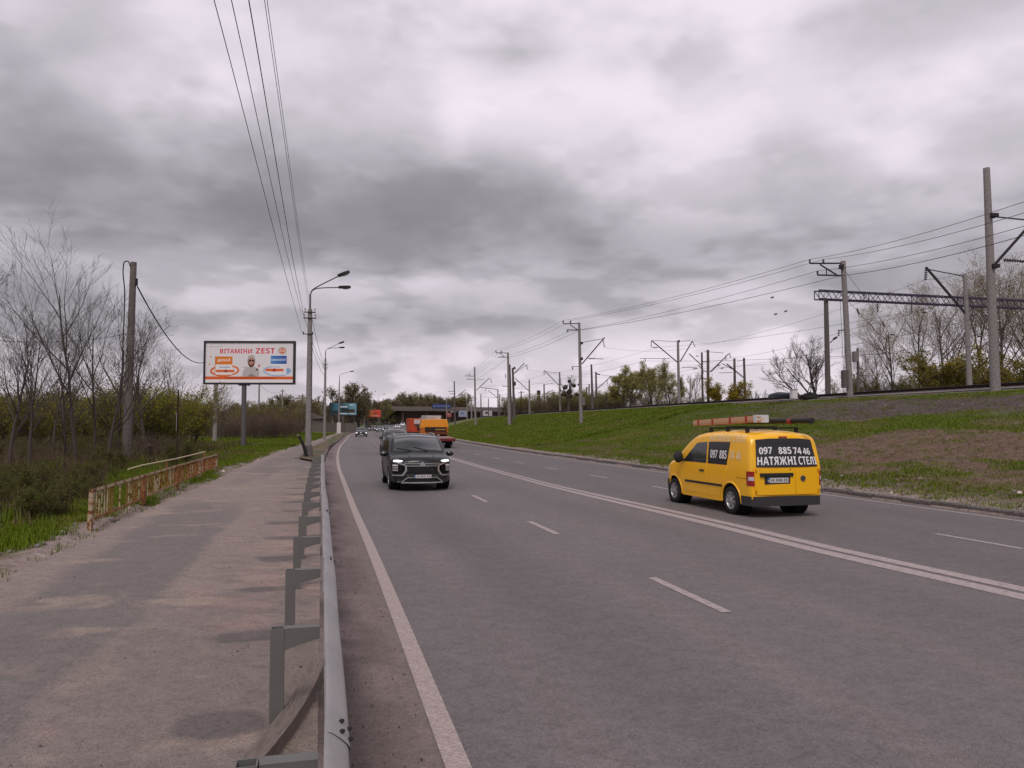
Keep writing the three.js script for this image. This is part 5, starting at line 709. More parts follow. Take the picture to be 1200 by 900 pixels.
  mesh('rear_bumper', b.slab((a, c) => { const x = lerp(-1, 1, a), y = lerp(0.25, 0.455, c), u = Math.abs(x) > 0.72 ? lerp(0, 0.42, (Math.abs(x) - 0.72) / 0.28) : 0, w = b.side(u, Math.max(y, 0.34)); return b.pt(Math.abs(x) > 0.72 ? Math.sign(x) * w : x / 0.72 * w, y, u); }, 28, 6, 0.014, 0.06), std(0x343133, 0.7), t);
  const text = (str, w, h, size, col = '#e8e4e4', sx = 1, spread) => canvasTex(w, h, (g) => { g.clearRect(0, 0, w, h); g.fillStyle = col; g.font = `bold ${size}px sans-serif`; g.textBaseline = 'middle'; g.save(); g.scale(sx, 1); str(g); g.restore(); });
  // rear doors with a real gap between them, glass and lettering
  mesh('rear_door', b.tailPatch([[-0.785, 0.49], [0.185, 0.49]], [[-0.785, 1.06], [0.185, 1.06]], 0.006), yel, t); mesh('rear_door', b.tailPatch([[0.193, 0.49], [0.785, 0.49]], [[0.193, 1.06], [0.785, 1.06]], 0.006), yel, t);
  const rw = canvasTex(1024, 512, (g, w, h) => {
    g.fillStyle = '#1d1b1f'; g.fillRect(0, 0, w, h); g.fillStyle = '#ece8e8'; g.font = 'bold 112px sans-serif'; g.textBaseline = 'middle';
    const put = (s, x, y, k, sq) => { g.save(); g.translate(x, y); g.scale(sq, k); g.fillText(s, 0, 0); g.restore(); };
    const fit = (s, x0, x1, yc, cap) => put(s, x0, yc, cap / 80, (x1 - x0) / g.measureText(s).width); fit('097', 48, 282, 214, 122); fit('885', 384, 622, 220, 122); fit('74', 646, 800, 226, 120); fit('46', 826, 956, 232, 118);
    fit('НАТЯЖНІ', 4, 676, 402, 148); fit('СТЕЛІ', 704, 1034, 404, 144);
  });
  mesh('rear_window', b.tailPatch([[-0.755, 1.08], [0, 1.08], [0.755, 1.08]], [[-0.70, 1.665], [-0.35, 1.69], [0.35, 1.69], [0.66, 1.66]], 0.007, 14, 10), phys(0xffffff, 0.22, { map: rw, clearcoat: 0.5, clearcoatRoughness: 0.08 }), t);
  mesh('brake_light', b.tailPatch([[-0.13, 1.702], [0.07, 1.702]], [[-0.13, 1.735], [0.07, 1.735]], 0.02, 4, 2, 0.02), redLens, t);
  const zr = b.L / 2; const rb = (name, w, h, d, x, y, mat, lab) => { const m = new MB(); m.box(w, h, d, x, y, zr - b.def(x, y, 0) + d / 2 - 0.004); return m.build(name, mat, t, lab); };
  rb('grip_bar', 0.80, 0.075, 0.035, -0.28, 0.915, trimMat); rb('plate_recess', 0.62, 0.16, 0.014, -0.26, 0.8, std(0x2b2420, 0.8));
  const pl = mesh('number_plate', ...flat(0.52, 0.115, plateTex('КА 9086 ЕВ')), t); pl.position.set(-0.25, 0.8, zr - b.def(-0.25, 0.8, 0) + 0.014);
  const em = new MB(); em.add(new THREE.CylinderGeometry(0.062, 0.066, 0.018, 24).rotateX(Math.PI / 2).translate(0.37, 0.83, zr - b.def(0.37, 0.83, 0) + 0.012)); const eo = em.build('emblem', std(0x8b898c, 0.3, 0.8), t);
  const ep = mesh('emblem_print', ...flat(0.115, 0.115, canvasTex(128, 128, (g, w) => { g.clearRect(0, 0, w, w); g.strokeStyle = '#26242a'; g.lineWidth = 7; g.beginPath(); g.arc(64, 64, 50, 0, 7); g.stroke(); g.beginPath(); g.moveTo(34, 28); g.lineTo(52, 70); g.lineTo(64, 46); g.lineTo(76, 70); g.lineTo(94, 28); g.stroke(); g.beginPath(); g.moveTo(22, 54); g.lineTo(46, 102); g.lineTo(64, 66); g.lineTo(82, 102); g.lineTo(106, 54); g.stroke(); }), { transparent: true }), eo); ep.position.set(0.37, 0.83, zr - b.def(0.37, 0.83, 0) + 0.0225);
  rb('lock', 0.025, 0.025, 0.012, 0.06, 1.025, trimMat); rb('door_script', 0.16, 0.022, 0.006, -0.62, 1.005, chrome);
  for (const [x, y] of [[-0.77, 1.0], [-0.77, 0.56], [0.77, 1.0], [0.77, 0.56]]) rb('hinge', 0.03, 0.07, 0.03, x, y, std(0xc98a10, 0.5));
  // lettering on the left side, printed film on the paint and the dark window
  const film = (lo, up, tex, eps) => mesh('lettering', b.sidePatch(lo, up, -1, eps, 16, 6), std(0xffffff, 0.6, 0, { map: tex, transparent: true }), t);
  const side1 = canvasTex(1024, 128, (g, w, h) => { g.clearRect(0, 0, w, h); g.fillStyle = '#e9e5e4'; g.font = 'bold 138px sans-serif'; g.textBaseline = 'middle'; g.fillText('097', 10, 66); g.fillText('885', 300, 66); g.fillStyle = '#ecd9ac'; g.fillText('74', 610, 66); g.fillText('46', 810, 66); });
  const flipU = (tex) => { tex.wrapS = THREE.RepeatWrapping; tex.repeat.x = -1; tex.offset.x = 1; tex.needsUpdate = true; return tex; };
  film([[0.3, 1.19], [1.72, 1.19]], [[0.3, 1.43], [1.72, 1.43]], flipU(side1), 0.013);
  const side2 = canvasTex(1024, 112, (g, w, h) => { g.clearRect(0, 0, w, h); g.fillStyle = '#efdcae'; g.font = 'bold 128px sans-serif'; g.textBaseline = 'middle'; g.save(); g.fillText('НАТЯЖНІ СТЕЛІ', 20, 60, 984); g.restore(); });
  film([[0.2, 1.6], [1.85, 1.6]], [[0.2, 1.772], [1.85, 1.772]], flipU(side2), 0.006);
  // seam along the roof edge and fuel flap
  for (const [u0, u1] of [[0.12, 0.6]]) { const m = new MB(), P = []; for (let k = 0; k <= 8; k++) { const u = lerp(u0, u1, k / 8); P.push(b.pt(-b.side(u, 0.83) - 0.001, 0.83, u)); } m.tube(P, 0.004, 4); m.build('seam', archMat, t); }
  // roof bars
  const ru = [0.55, 1.35, 2.1]; for (const u of ru) { const m = new MB(), z = b.L / 2 - u, y = b.roof(u, 0) + 0.06; m.bar(V(-0.66, y, z), V(0.66, y, z), 0.035, 0.05); for (const x of [-0.62, 0.62]) m.bar(V(x, b.roof(u, x) - 0.02, z), V(x, y, z), 0.07, 0.07); m.build('roof_bar', blackRubber, t); }
  // load: bundle of pale boards strapped with red tape, a black tube beside it
  const M4 = (x, y, u) => V(x, y, b.L / 2 - u).applyAxisAngle(V(0, 1, 0), hd).add(pos), yb = b.roof(1.35, 0) + 0.125, r = rng(91);
  const lw = thing('board_bundle', 'bundle of pinkish boards strapped with red tape on the van roof', 'boards', M4(-0.3, yb + 0.05, 0.3), hd + 0.03), woods = [std(0xc9a07e, 0.8), std(0xb5865f, 0.8), std(0xd3ad8a, 0.8)];
  lw.rotation.set(-0.035, hd + 0.03, 0, 'YXZ');
  for (let i = 0; i < 3; i++) for (let j = 0; j < 3; j++) { const m = new MB(); m.box(0.088 + r() * 0.01, 0.042, 2.75 - r() * 0.1, (i - 1) * 0.096, 0.026 + j * 0.047, -1.55 + r() * 0.06); m.build('board', woods[Math.floor(r() * 3)], lw); }
  for (const z of [-2.6, -1.95, -1.2, -0.55]) { const m = new MB(); m.box(0.31, 0.155, 0.06, 0, 0.076, z); m.build('tape', std(0x9b2c20, 0.55), lw); } { const m = new MB(); m.box(0.32, 0.165, 0.11, 0, 0.078, -0.2); m.build('wrapping', std(0xc9c9cd, 0.5), lw); }
  const tu = tag(new THREE.Group(), 'black tube lying on the van roof beside the boards, sticking out behind', 'tube'); tu.name = numbered('roof_tube'); scene.add(tu); const tm = new MB(); tm.tube([M4(0.42, yb + 0.055, 2.4), M4(0.5, yb + 0.075, -0.1)], 0.055, 12); tm.build('pipe', blackRubber, tu); const cp = new MB(); cp.tube([M4(0.5, yb + 0.075, -0.1), M4(0.503, yb + 0.076, -0.18)], 0.066, 12); cp.build('end_cap', trimMat, tu); const sp = new MB(); sp.tube([M4(0.46, yb + 0.06, 0.48), M4(0.463, yb + 0.061, 0.6)], 0.063, 12); sp.build('tape', std(0x8a2a22, 0.6), tu);
  tu.children.forEach((c) => { });
}
// ── the black sport utility vehicle coming this way
{
  const blk = phys(0x08090b, 0.45, { clearcoat: 0.4, clearcoatRoughness: 0.15, specularIntensity: 0.6 }), gloss = phys(0x08080a, 0.15, { clearcoat: 0.8 });
  const b = new Body({ L: 4.71, H: 1.75, yb: 0.98, tum: 0.165, tumE: 1.15, R: 0.105, crown: 0.05, wr: 0.36, cf: 0.26, cr: 0.12, tuck: 0.06,
    top: [[0, 1.2], [0.06, 1.46], [0.2, 1.62], [0.6, 1.7], [1.5, 1.745], [2.3, 1.73], [2.7, 1.66], [3.45, 1.22], [3.56, 1.15], [4.0, 1.1], [4.4, 1.035], [4.58, 0.985], [4.66, 0.92], [4.71, 0.82]],
    bot: [[0, 0.34], [0.6, 0.26], [4.1, 0.24], [4.71, 0.26]], plan: [[0, 0.8], [0.1, 0.88], [0.5, 0.92], [3.9, 0.92], [4.3, 0.9], [4.55, 0.85], [4.71, 0.76]] });
  const f0 = G(494.5, 575.5), hd = Math.PI + 0.235, fwd = V(-Math.sin(hd), 0, -Math.cos(hd)), pos = f0.clone().addScaledVector(fwd, -b.L / 2 + 0.1);
  const t = thing('suv', 'black sport utility vehicle with lit headlamps driving toward the camera', 'suv', pos.setY(0), hd), _s = t.scale.set(1.01, 0.945, 1), wu = [0.98, 3.69], Lz = b.L / 2;
  mesh('body', b.carved(wu, 0.41), blk, t); arches(b, t, wu, 0.41);
  for (const u of wu) for (const sx of [-1, 1]) wheel(t, sx * 0.8, 0.36, Lz - u, 0.36, 0.23, sx, 5);
  const wd = mesh('windscreen', b.topPatch([[-0.66, 2.66], [0, 2.62], [0.66, 2.66]], [[-0.76, 3.46], [0, 3.52], [0.76, 3.46]], 0.006, 16, 10), phys(0x1f2226, 0.07, { ior: 1.9, clearcoat: 1, clearcoatRoughness: 0.02 }), t);
  for (const x of [-0.3, 0.22]) { const m = new MB(); const P = []; for (let k = 0; k <= 6; k++) { const u = lerp(3.5, 3.36, k / 6), xx = x + 0.42 * k / 6; const q = b.pt(xx, b.roof(u, xx) + 0.022, u); P.push(q); } m.tube(P, 0.01, 5); m.build('wiper', blackRubber, t); }
  mesh('bonnet', b.topPatch([[-0.7, 3.6], [0, 3.64], [0.7, 3.6]], [[-0.66, 4.5], [0, 4.56], [0.66, 4.5]], 0.006, 14, 8), blk, t);
  for (const x of [-0.42, 0.42]) { const m = new MB(), P = []; for (let k = 0; k <= 8; k++) { const u = lerp(3.66, 4.45, k / 8), xx = x * (1 - k * 0.02); P.push(b.pt(xx, b.roof(u, xx) + 0.004, u)); } m.tube(P, 0.018, 6); m.build('bonnet_crease', blk, t); }
  // front panel pieces follow the nose: patch in (x, y) at the front
  const nose = (lo, up, eps, n = 10, m = 4) => { const l = pl2(lo), h = pl2(up); const surf = (x, y) => { let u = b.L; while (u > b.L - 1.3 && (Math.abs(x) > b.side(u, y) || y > b.roof(u, x))) u -= 0.01; return b.pt(x, y, u); }; return b.slab((a, c) => { const A0 = l(a), B0 = h(a); return surf(lerp(A0[0], B0[0], c), lerp(A0[1], B0[1], c)); }, n, m, eps, 0.05); };
  mesh('grille', nose([[-0.46, 0.56], [0.46, 0.56]], [[-0.5, 0.85], [0.5, 0.85]], 0.012), gloss, t);
  for (const [y, w, h, mt] of [[0.865, 0.53, 0.022, chrome], [0.822, 0.52, 0.014, alloy], [0.785, 0.5, 0.016, chrome], [0.70, 0.46, 0.012, trimMat], [0.64, 0.45, 0.012, trimMat]]) mesh('grille_bar', nose([[-w, y], [w, y]], [[-w, y + h], [w, y + h]], 0.035, 14, 1), mt, t);
  mesh('bumper', nose([[-0.5, 0.47], [0.5, 0.47]], [[-0.52, 0.55], [0.52, 0.55]], 0.03, 14, 2), std(0x34352f, 0.45), t);
  mesh('lower_grille', nose([[-0.5, 0.3], [0.5, 0.3]], [[-0.4, 0.43], [0.4, 0.43]], 0.015), gloss, t);
  for (const [lo, up] of [[[[-0.42, 0.425], [0.42, 0.425]], [[-0.42, 0.45], [0.42, 0.45]]], [[[-0.6, 0.255], [0.6, 0.255]], [[-0.56, 0.295], [0.56, 0.295]]]]) mesh('bumper_trim', nose(lo, up, 0.045, 16, 2), alloy, t);
  for (const sx of [-1, 1]) mesh('bumper_trim', nose([[sx * 0.61, 0.26], [sx * 0.42, 0.42]], [[sx * 0.57, 0.31], [sx * 0.4, 0.452]].map(([x, y]) => [x, y + 0.02]), 0.045, 8, 2), alloy, t);
  for (const x of [-0.42, 0.4]) mesh('skid_insert', nose([[x - 0.11, 0.262], [x + 0.11, 0.262]], [[x - 0.11, 0.285], [x + 0.11, 0.285]], 0.052, 4, 1), chrome, t);
  for (const sx of [-1, 1]) {
    mesh('running_light', nose([[sx * 0.6, 0.92], [sx * 0.72, 0.915], [sx * 0.83, 0.925]], [[sx * 0.56, 0.965], [sx * 0.7, 0.985], [sx * 0.81, 0.98]], 0.02, 8, 2), glow, t);
    mesh('lamp_bezel', nose([[sx * 0.58, 0.56], [sx * 0.84, 0.56]], [[sx * 0.55, 0.88], [sx * 0.86, 0.88]], 0.012, 8, 5), gloss, t);
    for (const y of [0.64, 0.715, 0.79]) mesh('headlight', nose([[sx * 0.7, y], [sx * 0.84, y]], [[sx * 0.7, y + 0.05], [sx * 0.84, y + 0.05]], 0.03, 4, 2), y > 0.75 ? clearLens : alloy, t);
    // swept chrome blade round the lamps
    for (const [lo, up] of [[[[sx * 0.72, 0.885], [sx * 0.5, 0.8]], [[sx * 0.7, 0.915], [sx * 0.47, 0.84]]], [[[sx * 0.5, 0.79], [sx * 0.49, 0.66]], [[sx * 0.455, 0.82], [sx * 0.44, 0.66]]], [[[sx * 0.49, 0.67], [sx * 0.58, 0.53], [sx * 0.84, 0.52]], [[sx * 0.44, 0.65], [sx * 0.55, 0.49], [sx * 0.84, 0.485]]]]) mesh('chrome_blade', nose(lo, up, 0.04, 10, 2), chrome, t);
    const mg = new THREE.SphereGeometry(0.13, 14, 10); mg.scale(1, 0.72, 0.62); mg.translate(sx * 1.03, 1.13, Lz - 3.28); const mm = new MB(); mm.add(mg); mm.bar(V(sx * 0.86, 1.05, Lz - 3.3), V(sx * 0.98, 1.09, Lz - 3.28), 0.07, 0.05); mm.build('mirror', gloss, t);
    mesh('window', b.sidePatch([[2.1, 1.06], [3.1, 1.06]], [[2.12, 1.56], [2.6, 1.54]], sx, 0.006), glassMat, t); mesh('window', b.sidePatch([[1.2, 1.06], [2.05, 1.06]], [[1.25, 1.56], [2.07, 1.57]], sx, 0.006), glassMat, t); mesh('window', b.sidePatch([[0.55, 1.15], [1.13, 1.06]], [[0.75, 1.5], [1.16, 1.55]], sx, 0.006), glassMat, t);
    mesh('door', b.sidePatch([[2.08, 0.42], [3.2, 0.42]], [[2.08, 1.03], [3.2, 1.03]], sx, 0.006), blk, t); mesh('door', b.sidePatch([[1.36, 0.46], [2.06, 0.42]], [[1.1, 1.03], [2.06, 1.03]], sx, 0.006), blk, t);
    for (const u of [2.2, 1.25]) mesh('handle', b.sidePatch([[u, 0.93], [u + 0.2, 0.93]], [[u, 0.96], [u + 0.2, 0.96]], sx, 0.02, 4, 2), chrome, t);
    const rr = new MB(), P = []; for (let k = 0; k <= 10; k++) { const u = lerp(0.8, 2.5, k / 10); P.push(b.pt(sx * 0.64, b.roof(u, 0.64) + (k && k < 10 ? 0.045 : -0.01), u)); } rr.tube(P, 0.018, 6); rr.build('roof_rail', alloy, t);
  }
  // three lozenges
  const em = new MB(); for (let k = 0; k < 3; k++) { const s = new THREE.Shape([new THREE.Vector2(0, 0), new THREE.Vector2(0.033, 0.057), new THREE.Vector2(0, 0.114), new THREE.Vector2(-0.033, 0.057)]), g = new THREE.ExtrudeGeometry(s, { depth: 0.012, bevelEnabled: false }); g.rotateZ(k * Math.PI * 2 / 3); g.scale(0.8, 0.8, 1); g.rotateY(Math.PI); g.translate(0, 0.852, -Lz - 0.035); em.add(g); } em.build('emblem', std(0xd9d7da, 0.25, 0.6), t);
  const pl = mesh('number_plate', ...flat(0.52, 0.112, plateTex('КА 9942 РМ')), t); pl.rotation.y = Math.PI; pl.position.set(0, 0.475, -Lz - 0.085); const pf = new MB(); pf.box(0.54, 0.13, 0.04, 0, 0.475, -Lz - 0.06); pf.build('plate_holder', trimMat, t);
}
// ── plainer cars farther off
function saloon(label, p, turn, color, o = {}) {
  const paint = phys(color, 0.3, { clearcoat: 0.8, clearcoatRoughness: 0.08 }), k = o.h ?? 1;
  const b = new Body({ L: 4.4, H: 1.46 * k, yb: 0.86 * k, tum: 0.24, tumE: 1.1, R: 0.12, crown: 0.05, wr: 0.31, cf: 0.3, cr: 0.2, tuck: 0.06, top: [[0, 0.8], [0.08, 0.95], [0.5, 1.0], [0.8, 1.06], [1.35, 1.38], [1.9, 1.455], [2.4, 1.44], [2.75, 1.34], [3.3, 1.0], [3.45, 0.96], [4.0, 0.88], [4.28, 0.76], [4.4, 0.6]].map(([u, y]) => [u, y * k]), bot: [[0, 0.32], [0.6, 0.22], [3.9, 0.2], [4.4, 0.24]], plan: [[0, 0.72], [0.12, 0.82], [0.6, 0.88], [3.7, 0.88], [4.2, 0.8], [4.4, 0.64]] });
  const t = thing(o.name ?? 'car', label, 'car', p, turn, 'cars on the road'), wu = [0.85, 3.45], Lz = b.L / 2;
  mesh('body', o.far ? b.shell() : b.carved(wu, 0.36), paint, t); for (const u of wu) for (const sx of [-1, 1]) wheel(t, sx * 0.8, 0.31, Lz - u, 0.31, 0.2, sx, 5);
  mesh('windscreen', b.topPatch([[-0.5, 2.62], [0.5, 2.62]], [[-0.66, 3.3], [0.66, 3.3]], 0.006, 8, 6), glassPale, t); mesh('rear_window', b.topPatch([[-0.55, 0.85], [0.55, 0.85]], [[-0.5, 1.38], [0.5, 1.38]], 0.006, 8, 6), glassMat, t);
  for (const sx of [-1, 1]) {
    mesh('window', b.sidePatch([[1.2, 0.92 * k], [3.0, 0.92 * k]], [[1.5, 1.3 * k], [2.5, 1.29 * k]], sx, 0.006), glassMat, t);
    mesh('headlight', b.slab((a, c) => { const u = lerp(4.12, 4.36, a), y = lerp(0.55, lerp(0.72, 0.66, a), c) * k; return b.pt(sx * b.side(u, y), y, u); }, 6, 4, 0.008), o.lit ? glow : clearLens, t);
    mesh('tail_light', b.slab((a, c) => { const u = lerp(0.0, 0.16, a), y = lerp(0.62, 0.8, c) * k; return b.pt(sx * b.side(u, y), y, u); }, 5, 3, 0.008), redLens, t);
    const mg = new THREE.SphereGeometry(0.1, 10, 8); mg.scale(1, 0.75, 0.6); mg.translate(sx * 0.98, 0.98 * k, Lz - 3.05); mesh('mirror', mg, trimMat, t);
  }
  const g = new MB(); g.box(0.9, 0.16, 0.05, 0, 0.5 * k, -Lz + 0.03); g.build('grille', trimMat, t); const n = new MB(); n.box(0.5, 0.11, 0.02, 0, 0.4, -Lz - 0.005); n.build('number_plate', std(0xcfcaca, 0.6), t);
  return t;
}
const onRoad = (px, py, d) => { const p = A(px, 497, d), [s] = ST(p.x, p.z); p.y = rise(s); return [p, headingAt(s)]; };
{
  let [p, h] = onRoad(462.5, 520, 52); saloon('dark car half hidden behind the black sport utility vehicle', p, h + Math.PI, 0x22282b, { h: 1.12 });
  [p, h] = onRoad(423.5, 512, 122); saloon('black car with lit lamps alone in the left lane farther up', p, h + Math.PI, 0x121316, { lit: true });
  [p, h] = onRoad(445.7, 506, 186); saloon('dark car with a pale bonnet right of the lone black car', p, h + Math.PI, 0x55585c, { lit: true, far: true });
  [p, h] = onRoad(436.5, 504, 205); saloon('dark car left of the one with the pale bonnet', p, h + Math.PI, 0x1c1a1b, { far: true, lit: true });
  [p, h] = onRoad(453, 503, 215); saloon('dark car with lit lamps right of the one with the pale bonnet', p, h + Math.PI, 0x2a2a2e, { far: true, lit: true });
  [p, h] = onRoad(466, 502, 240); saloon('silver car with a bright lamp beyond the roof of the hidden car', p, h + Math.PI, 0xa9a4a8, { far: true, lit: true });
  [p, h] = onRoad(472, 500, 290); saloon('white car farthest up the road, left of the red lorry', p, h + Math.PI, 0xd9d5d6, { far: true });
}
// ── low-loader with the orange machine, the red lorry ahead of it
{
  const p = A(515.5, 497, 63).setY(0), h = 0.15, red = std(0x5a1218, 0.6), deckM = std(0x8d6a68, 0.7), org = phys(0xe08c06, 0.45, { clearcoat: 0.3 }), dk = std(0x211a16, 0.8);  // deckM: pinkish sky reflection put into the deck colour
  const t = thing('low_loader_trailer', 'dark red flat trailer carrying the orange machine, beyond the sport utility vehicle', 'trailer', p, h);
  const bx = (n, w, hh, d, x, y, z, m, par = t) => { const q = new MB(); q.box(w, hh, d, x, y, z); return q.build(n, m, par); };
  bx('deck', 2.5, 0.06, 12, 0, 0.84, -6, deckM); bx('rear_beam', 2.55, 0.2, 0.16, 0, 0.71, 0.02, red); for (const x of [-1.2, 1.2]) bx('side_beam', 0.12, 0.24, 12, x, 0.68, -6.1, red); bx('chassis', 1.1, 0.2, 11.5, 0, 0.55, -6, dk);
  for (const x of [-0.8, 0.8]) bx('tail_light', 0.34, 0.09, 0.02, x, 0.72, 0.112, redLens);
  for (const z of [-1.6, -2.7, -3.8]) for (const sx of [-1, 1]) wheel(t, sx * 0.86, 0.38, z, 0.38, 0.32, sx, 0, true);
  for (const sx of [-1, 1]) bx('mudflap', 0.5, 0.36, 0.03, sx * 0.86, 0.42, -1.0, blackRubber);
  const Q = (x, y, z) => V(x, y, z).applyAxisAngle(V(0, 1, 0), h).add(p);
  const m = thing('road_machine', 'orange road machine with a dark louvred rear and yellow letters', 'machine', Q(0.0, 0.87, -8.6), h); m.scale.set(1, 0.67, 1);
  const b = (n, w, hh, d, x, y, z, mm, par = m) => { const g = new THREE.BoxGeometry(w, hh, d, 3, 3, 3); const P = g.attributes.position; g.translate(x, y, z); const q = new MB(); q.add(g); return q.build(n, mm, par); };
  b('body', 2.5, 1.0, 4.6, 0, 0.75, -2.3, std(0xb35d0c, 0.6)); const hood = new THREE.CylinderGeometry(0.01, 0.01, 0.01); const shp = new THREE.Shape(); shp.moveTo(-1.27, 1.2); shp.lineTo(-1.14, 2.25); shp.quadraticCurveTo(-1.12, 2.32, -1.02, 2.32); shp.lineTo(1.02, 2.32); shp.quadraticCurveTo(1.12, 2.32, 1.14, 2.25); shp.lineTo(1.27, 1.2); shp.closePath(); mesh('hood', new THREE.ExtrudeGeometry(shp, { depth: 4.5, bevelEnabled: true, bevelSize: 0.04, bevelThickness: 0.05, bevelSegments: 2 }).translate(0, 0, -4.6), org, m);
  b('radiator_panel', 2.0, 0.6, 0.08, 0.1, 0.98, 0.03, dk); for (let k = 0; k < 4; k++) b('louvre', 0.55, 0.05, 0.06, -0.55, 0.8 + k * 0.13, 0.09, std(0x4a3d2a, 0.6)); 
  const le = mesh('lettering', ...flat(1.0, 0.28, canvasTex(256, 72, (g, w, hh) => { g.fillStyle = '#1d1712'; g.fillRect(0, 0, w, hh); g.fillStyle = '#d9a53c'; for (let k = 0; k < 6; k++) { g.fillRect(14 + k * 40, 18, 26, 38); g.fillStyle = k % 2 ? '#d9a53c' : '#c8983c'; } g.fillStyle = '#1d1712'; for (let k = 0; k < 6; k++) g.fillRect(22 + k * 40, 28 + (k % 3) * 6, 10, 14); })), m); le.position.set(0.55, 0.95, 0.075);
  b('bumper', 1.9, 0.3, 0.2, 0.25, 0.42, 0.06, std(0x5c2c12, 0.7)); b('track', 0.42, 0.5, 4.2, -0.95, 0.25, -2.3, dk); b('track', 0.42, 0.5, 4.2, 0.95, 0.25, -2.3, dk);
  b('cab', 1.3, 0.55, 1.4, 0.0, 2.6, -2.6, std(0xb8b0ae, 0.6)); b('beacon', 0.9, 0.3, 0.5, -0.3, 2.5, -1.4, std(0x9e9896, 0.6)); b('exhaust', 0.14, 0.5, 0.14, 0.75, 2.55, -1.2, dk);
  const tr = thing('tractor_unit', 'white cab pulling the low trailer, its roof showing above the orange machine', 'truck', Q(0, 0, -15.4), h); const c = (n, w, hh, d, x, y, z, mm) => { const g = new THREE.BoxGeometry(w, hh, d); const q = new MB(); q.add(g.translate(x, y, z)); return q.build(n, mm, tr); };
  c('cab', 2.0, 2.1, 2.0, 0.1, 1.85, -2.2, std(0x9d9797, 0.5)); c('rear_window', 1.2, 0.4, 0.04, 0.1, 2.6, -1.18, glassMat); c('chassis', 0.9, 0.3, 5.4, 0, 0.85, -0.8, dk); for (const z of [-2.6, 0.8]) for (const sx of [-1, 1]) { const w = wheel(tr, sx * 1.0, 0.5, z, 0.5, 0.3, sx, 0, true); }
  const [p2, h2] = onRoad(488, 500, 128), l = thing('lorry', 'orange-red lorry with a pale rear panel ahead of the low trailer', 'lorry', p2, h2); const e = (n, w, hh, d, x, y, z, mm) => { const q = new MB(); q.box(w, hh, d, x, y, z); return q.build(n, mm, l); };
  e('cargo_box', 2.5, 2.2, 6.2, 0, 1.75, -3.1, std(0xb23c16, 0.55)); e('roof_edge', 2.54, 0.12, 6.24, 0, 2.9, -3.1, std(0xc0662f, 0.5)); e('rear_panel', 1.3, 0.72, 0.05, 0.25, 2.42, 0.03, std(0xc3b2b0, 0.5)); e('rear_window', 0.9, 0.35, 0.05, 0.15, 1.82, 0.03, std(0x55433f, 0.5)); e('rear_door', 0.5, 0.85, 0.05, 0.35, 1.35, 0.03, dk); e('chassis', 1.0, 0.3, 7.6, 0, 0.55, -3.6, dk); e('cab', 2.4, 2.3, 1.9, 0, 1.75, -7.3, std(0xb23c16, 0.5)); e('bumper', 2.4, 0.2, 0.12, 0, 0.62, 0.05, std(0x3a1c14, 0.7));
  for (const x of [-0.95, 0.95]) e('tail_light', 0.25, 0.14, 0.04, x, 0.85, 0.03, redLens); for (const z of [-1.4, -6.6]) for (const sx of [-1, 1]) wheel(l, sx * 1.0, 0.48, z, 0.48, 0.3, sx, 0, true);
  const [p3, h3] = onRoad(500, 500, 150); const v = thing('white_truck', 'white box truck whose top shows over the red lorry', 'truck', p3, h3), w2 = (n, ww, hh, d, x, y, z, mm) => { const q = new MB(); q.box(ww, hh, d, x, y, z); return q.build(n, mm, v); };
  w2('cargo_box', 2.5, 2.6, 5.5, 0.2, 2.0, -2.75, std(0xb9b2b4, 0.6)); w2('chassis', 1, 0.3, 7, 0.2, 0.55, -3.4, dk); w2('cab', 2.3, 2.2, 1.8, 0.2, 1.7, -6.6, std(0xc9c4c6, 0.5)); for (const z of [-1.2, -6]) for (const sx of [-1, 1]) wheel(v, 0.2 + sx * 0.95, 0.46, z, 0.46, 0.28, sx, 0, true);
}
// parked vehicles at the level of the tracks before the overpass
{
  const pv = (name, label, cat, x0, x1, y0, y1, d, color, extra) => { const c = A((x0 + x1) / 2, y1, d), W = (x1 - x0) * d / FOC, H = (y1 - y0) * d / FOC, t = thing(name, label, cat, c, 0.15); const sh = new THREE.Shape(); sh.moveTo(-W / 2, 0.3); sh.lineTo(-W / 2 * 0.98, H * 0.6); sh.quadraticCurveTo(-W / 2 * 0.85, H, -W / 2 * 0.55, H); sh.lineTo(W / 2 * 0.75, H); sh.quadraticCurveTo(W / 2, H, W / 2, H * 0.8); sh.lineTo(W / 2, 0.3); sh.closePath(); mesh('body', new THREE.ExtrudeGeometry(sh, { depth: 2.6, bevelEnabled: true, bevelSize: 0.05, bevelThickness: 0.05, bevelSegments: 2 }).translate(0, 0, -2.6), std(color, 0.4), t);
    const g = new MB(); g.box(W * 0.42, H * 0.28, 0.04, -W * 0.1, H * 0.68, 0.07); g.build('window', extra ?? glassMat, t); for (const x of [-W * 0.3, W * 0.3]) { const w = new THREE.CylinderGeometry(0.36, 0.36, 0.25, 14).rotateX(Math.PI / 2).translate(x, 0.34, -0.1); mesh('wheel', w, tyreMat, t); } return t; };
  pv('parked_van', 'pale blue and white van parked before the dark overpass opening', 'van', 538, 547, 481.5, 489.5, 250, 0x8e97a8, std(0x6b7790, 0.3)); pv('parked_van', 'white van with dark windows parked right under the overpass', 'van', 566.5, 576.5, 481.5, 488.5, 262, 0xb2abab, std(0x3c3a3c, 0.3)); pv('parked_car', 'small red car parked left of the pale blue van', 'car', 523.5, 529, 484, 489.6, 270, 0x9c4a44, std(0x8c8080, 0.4));
}
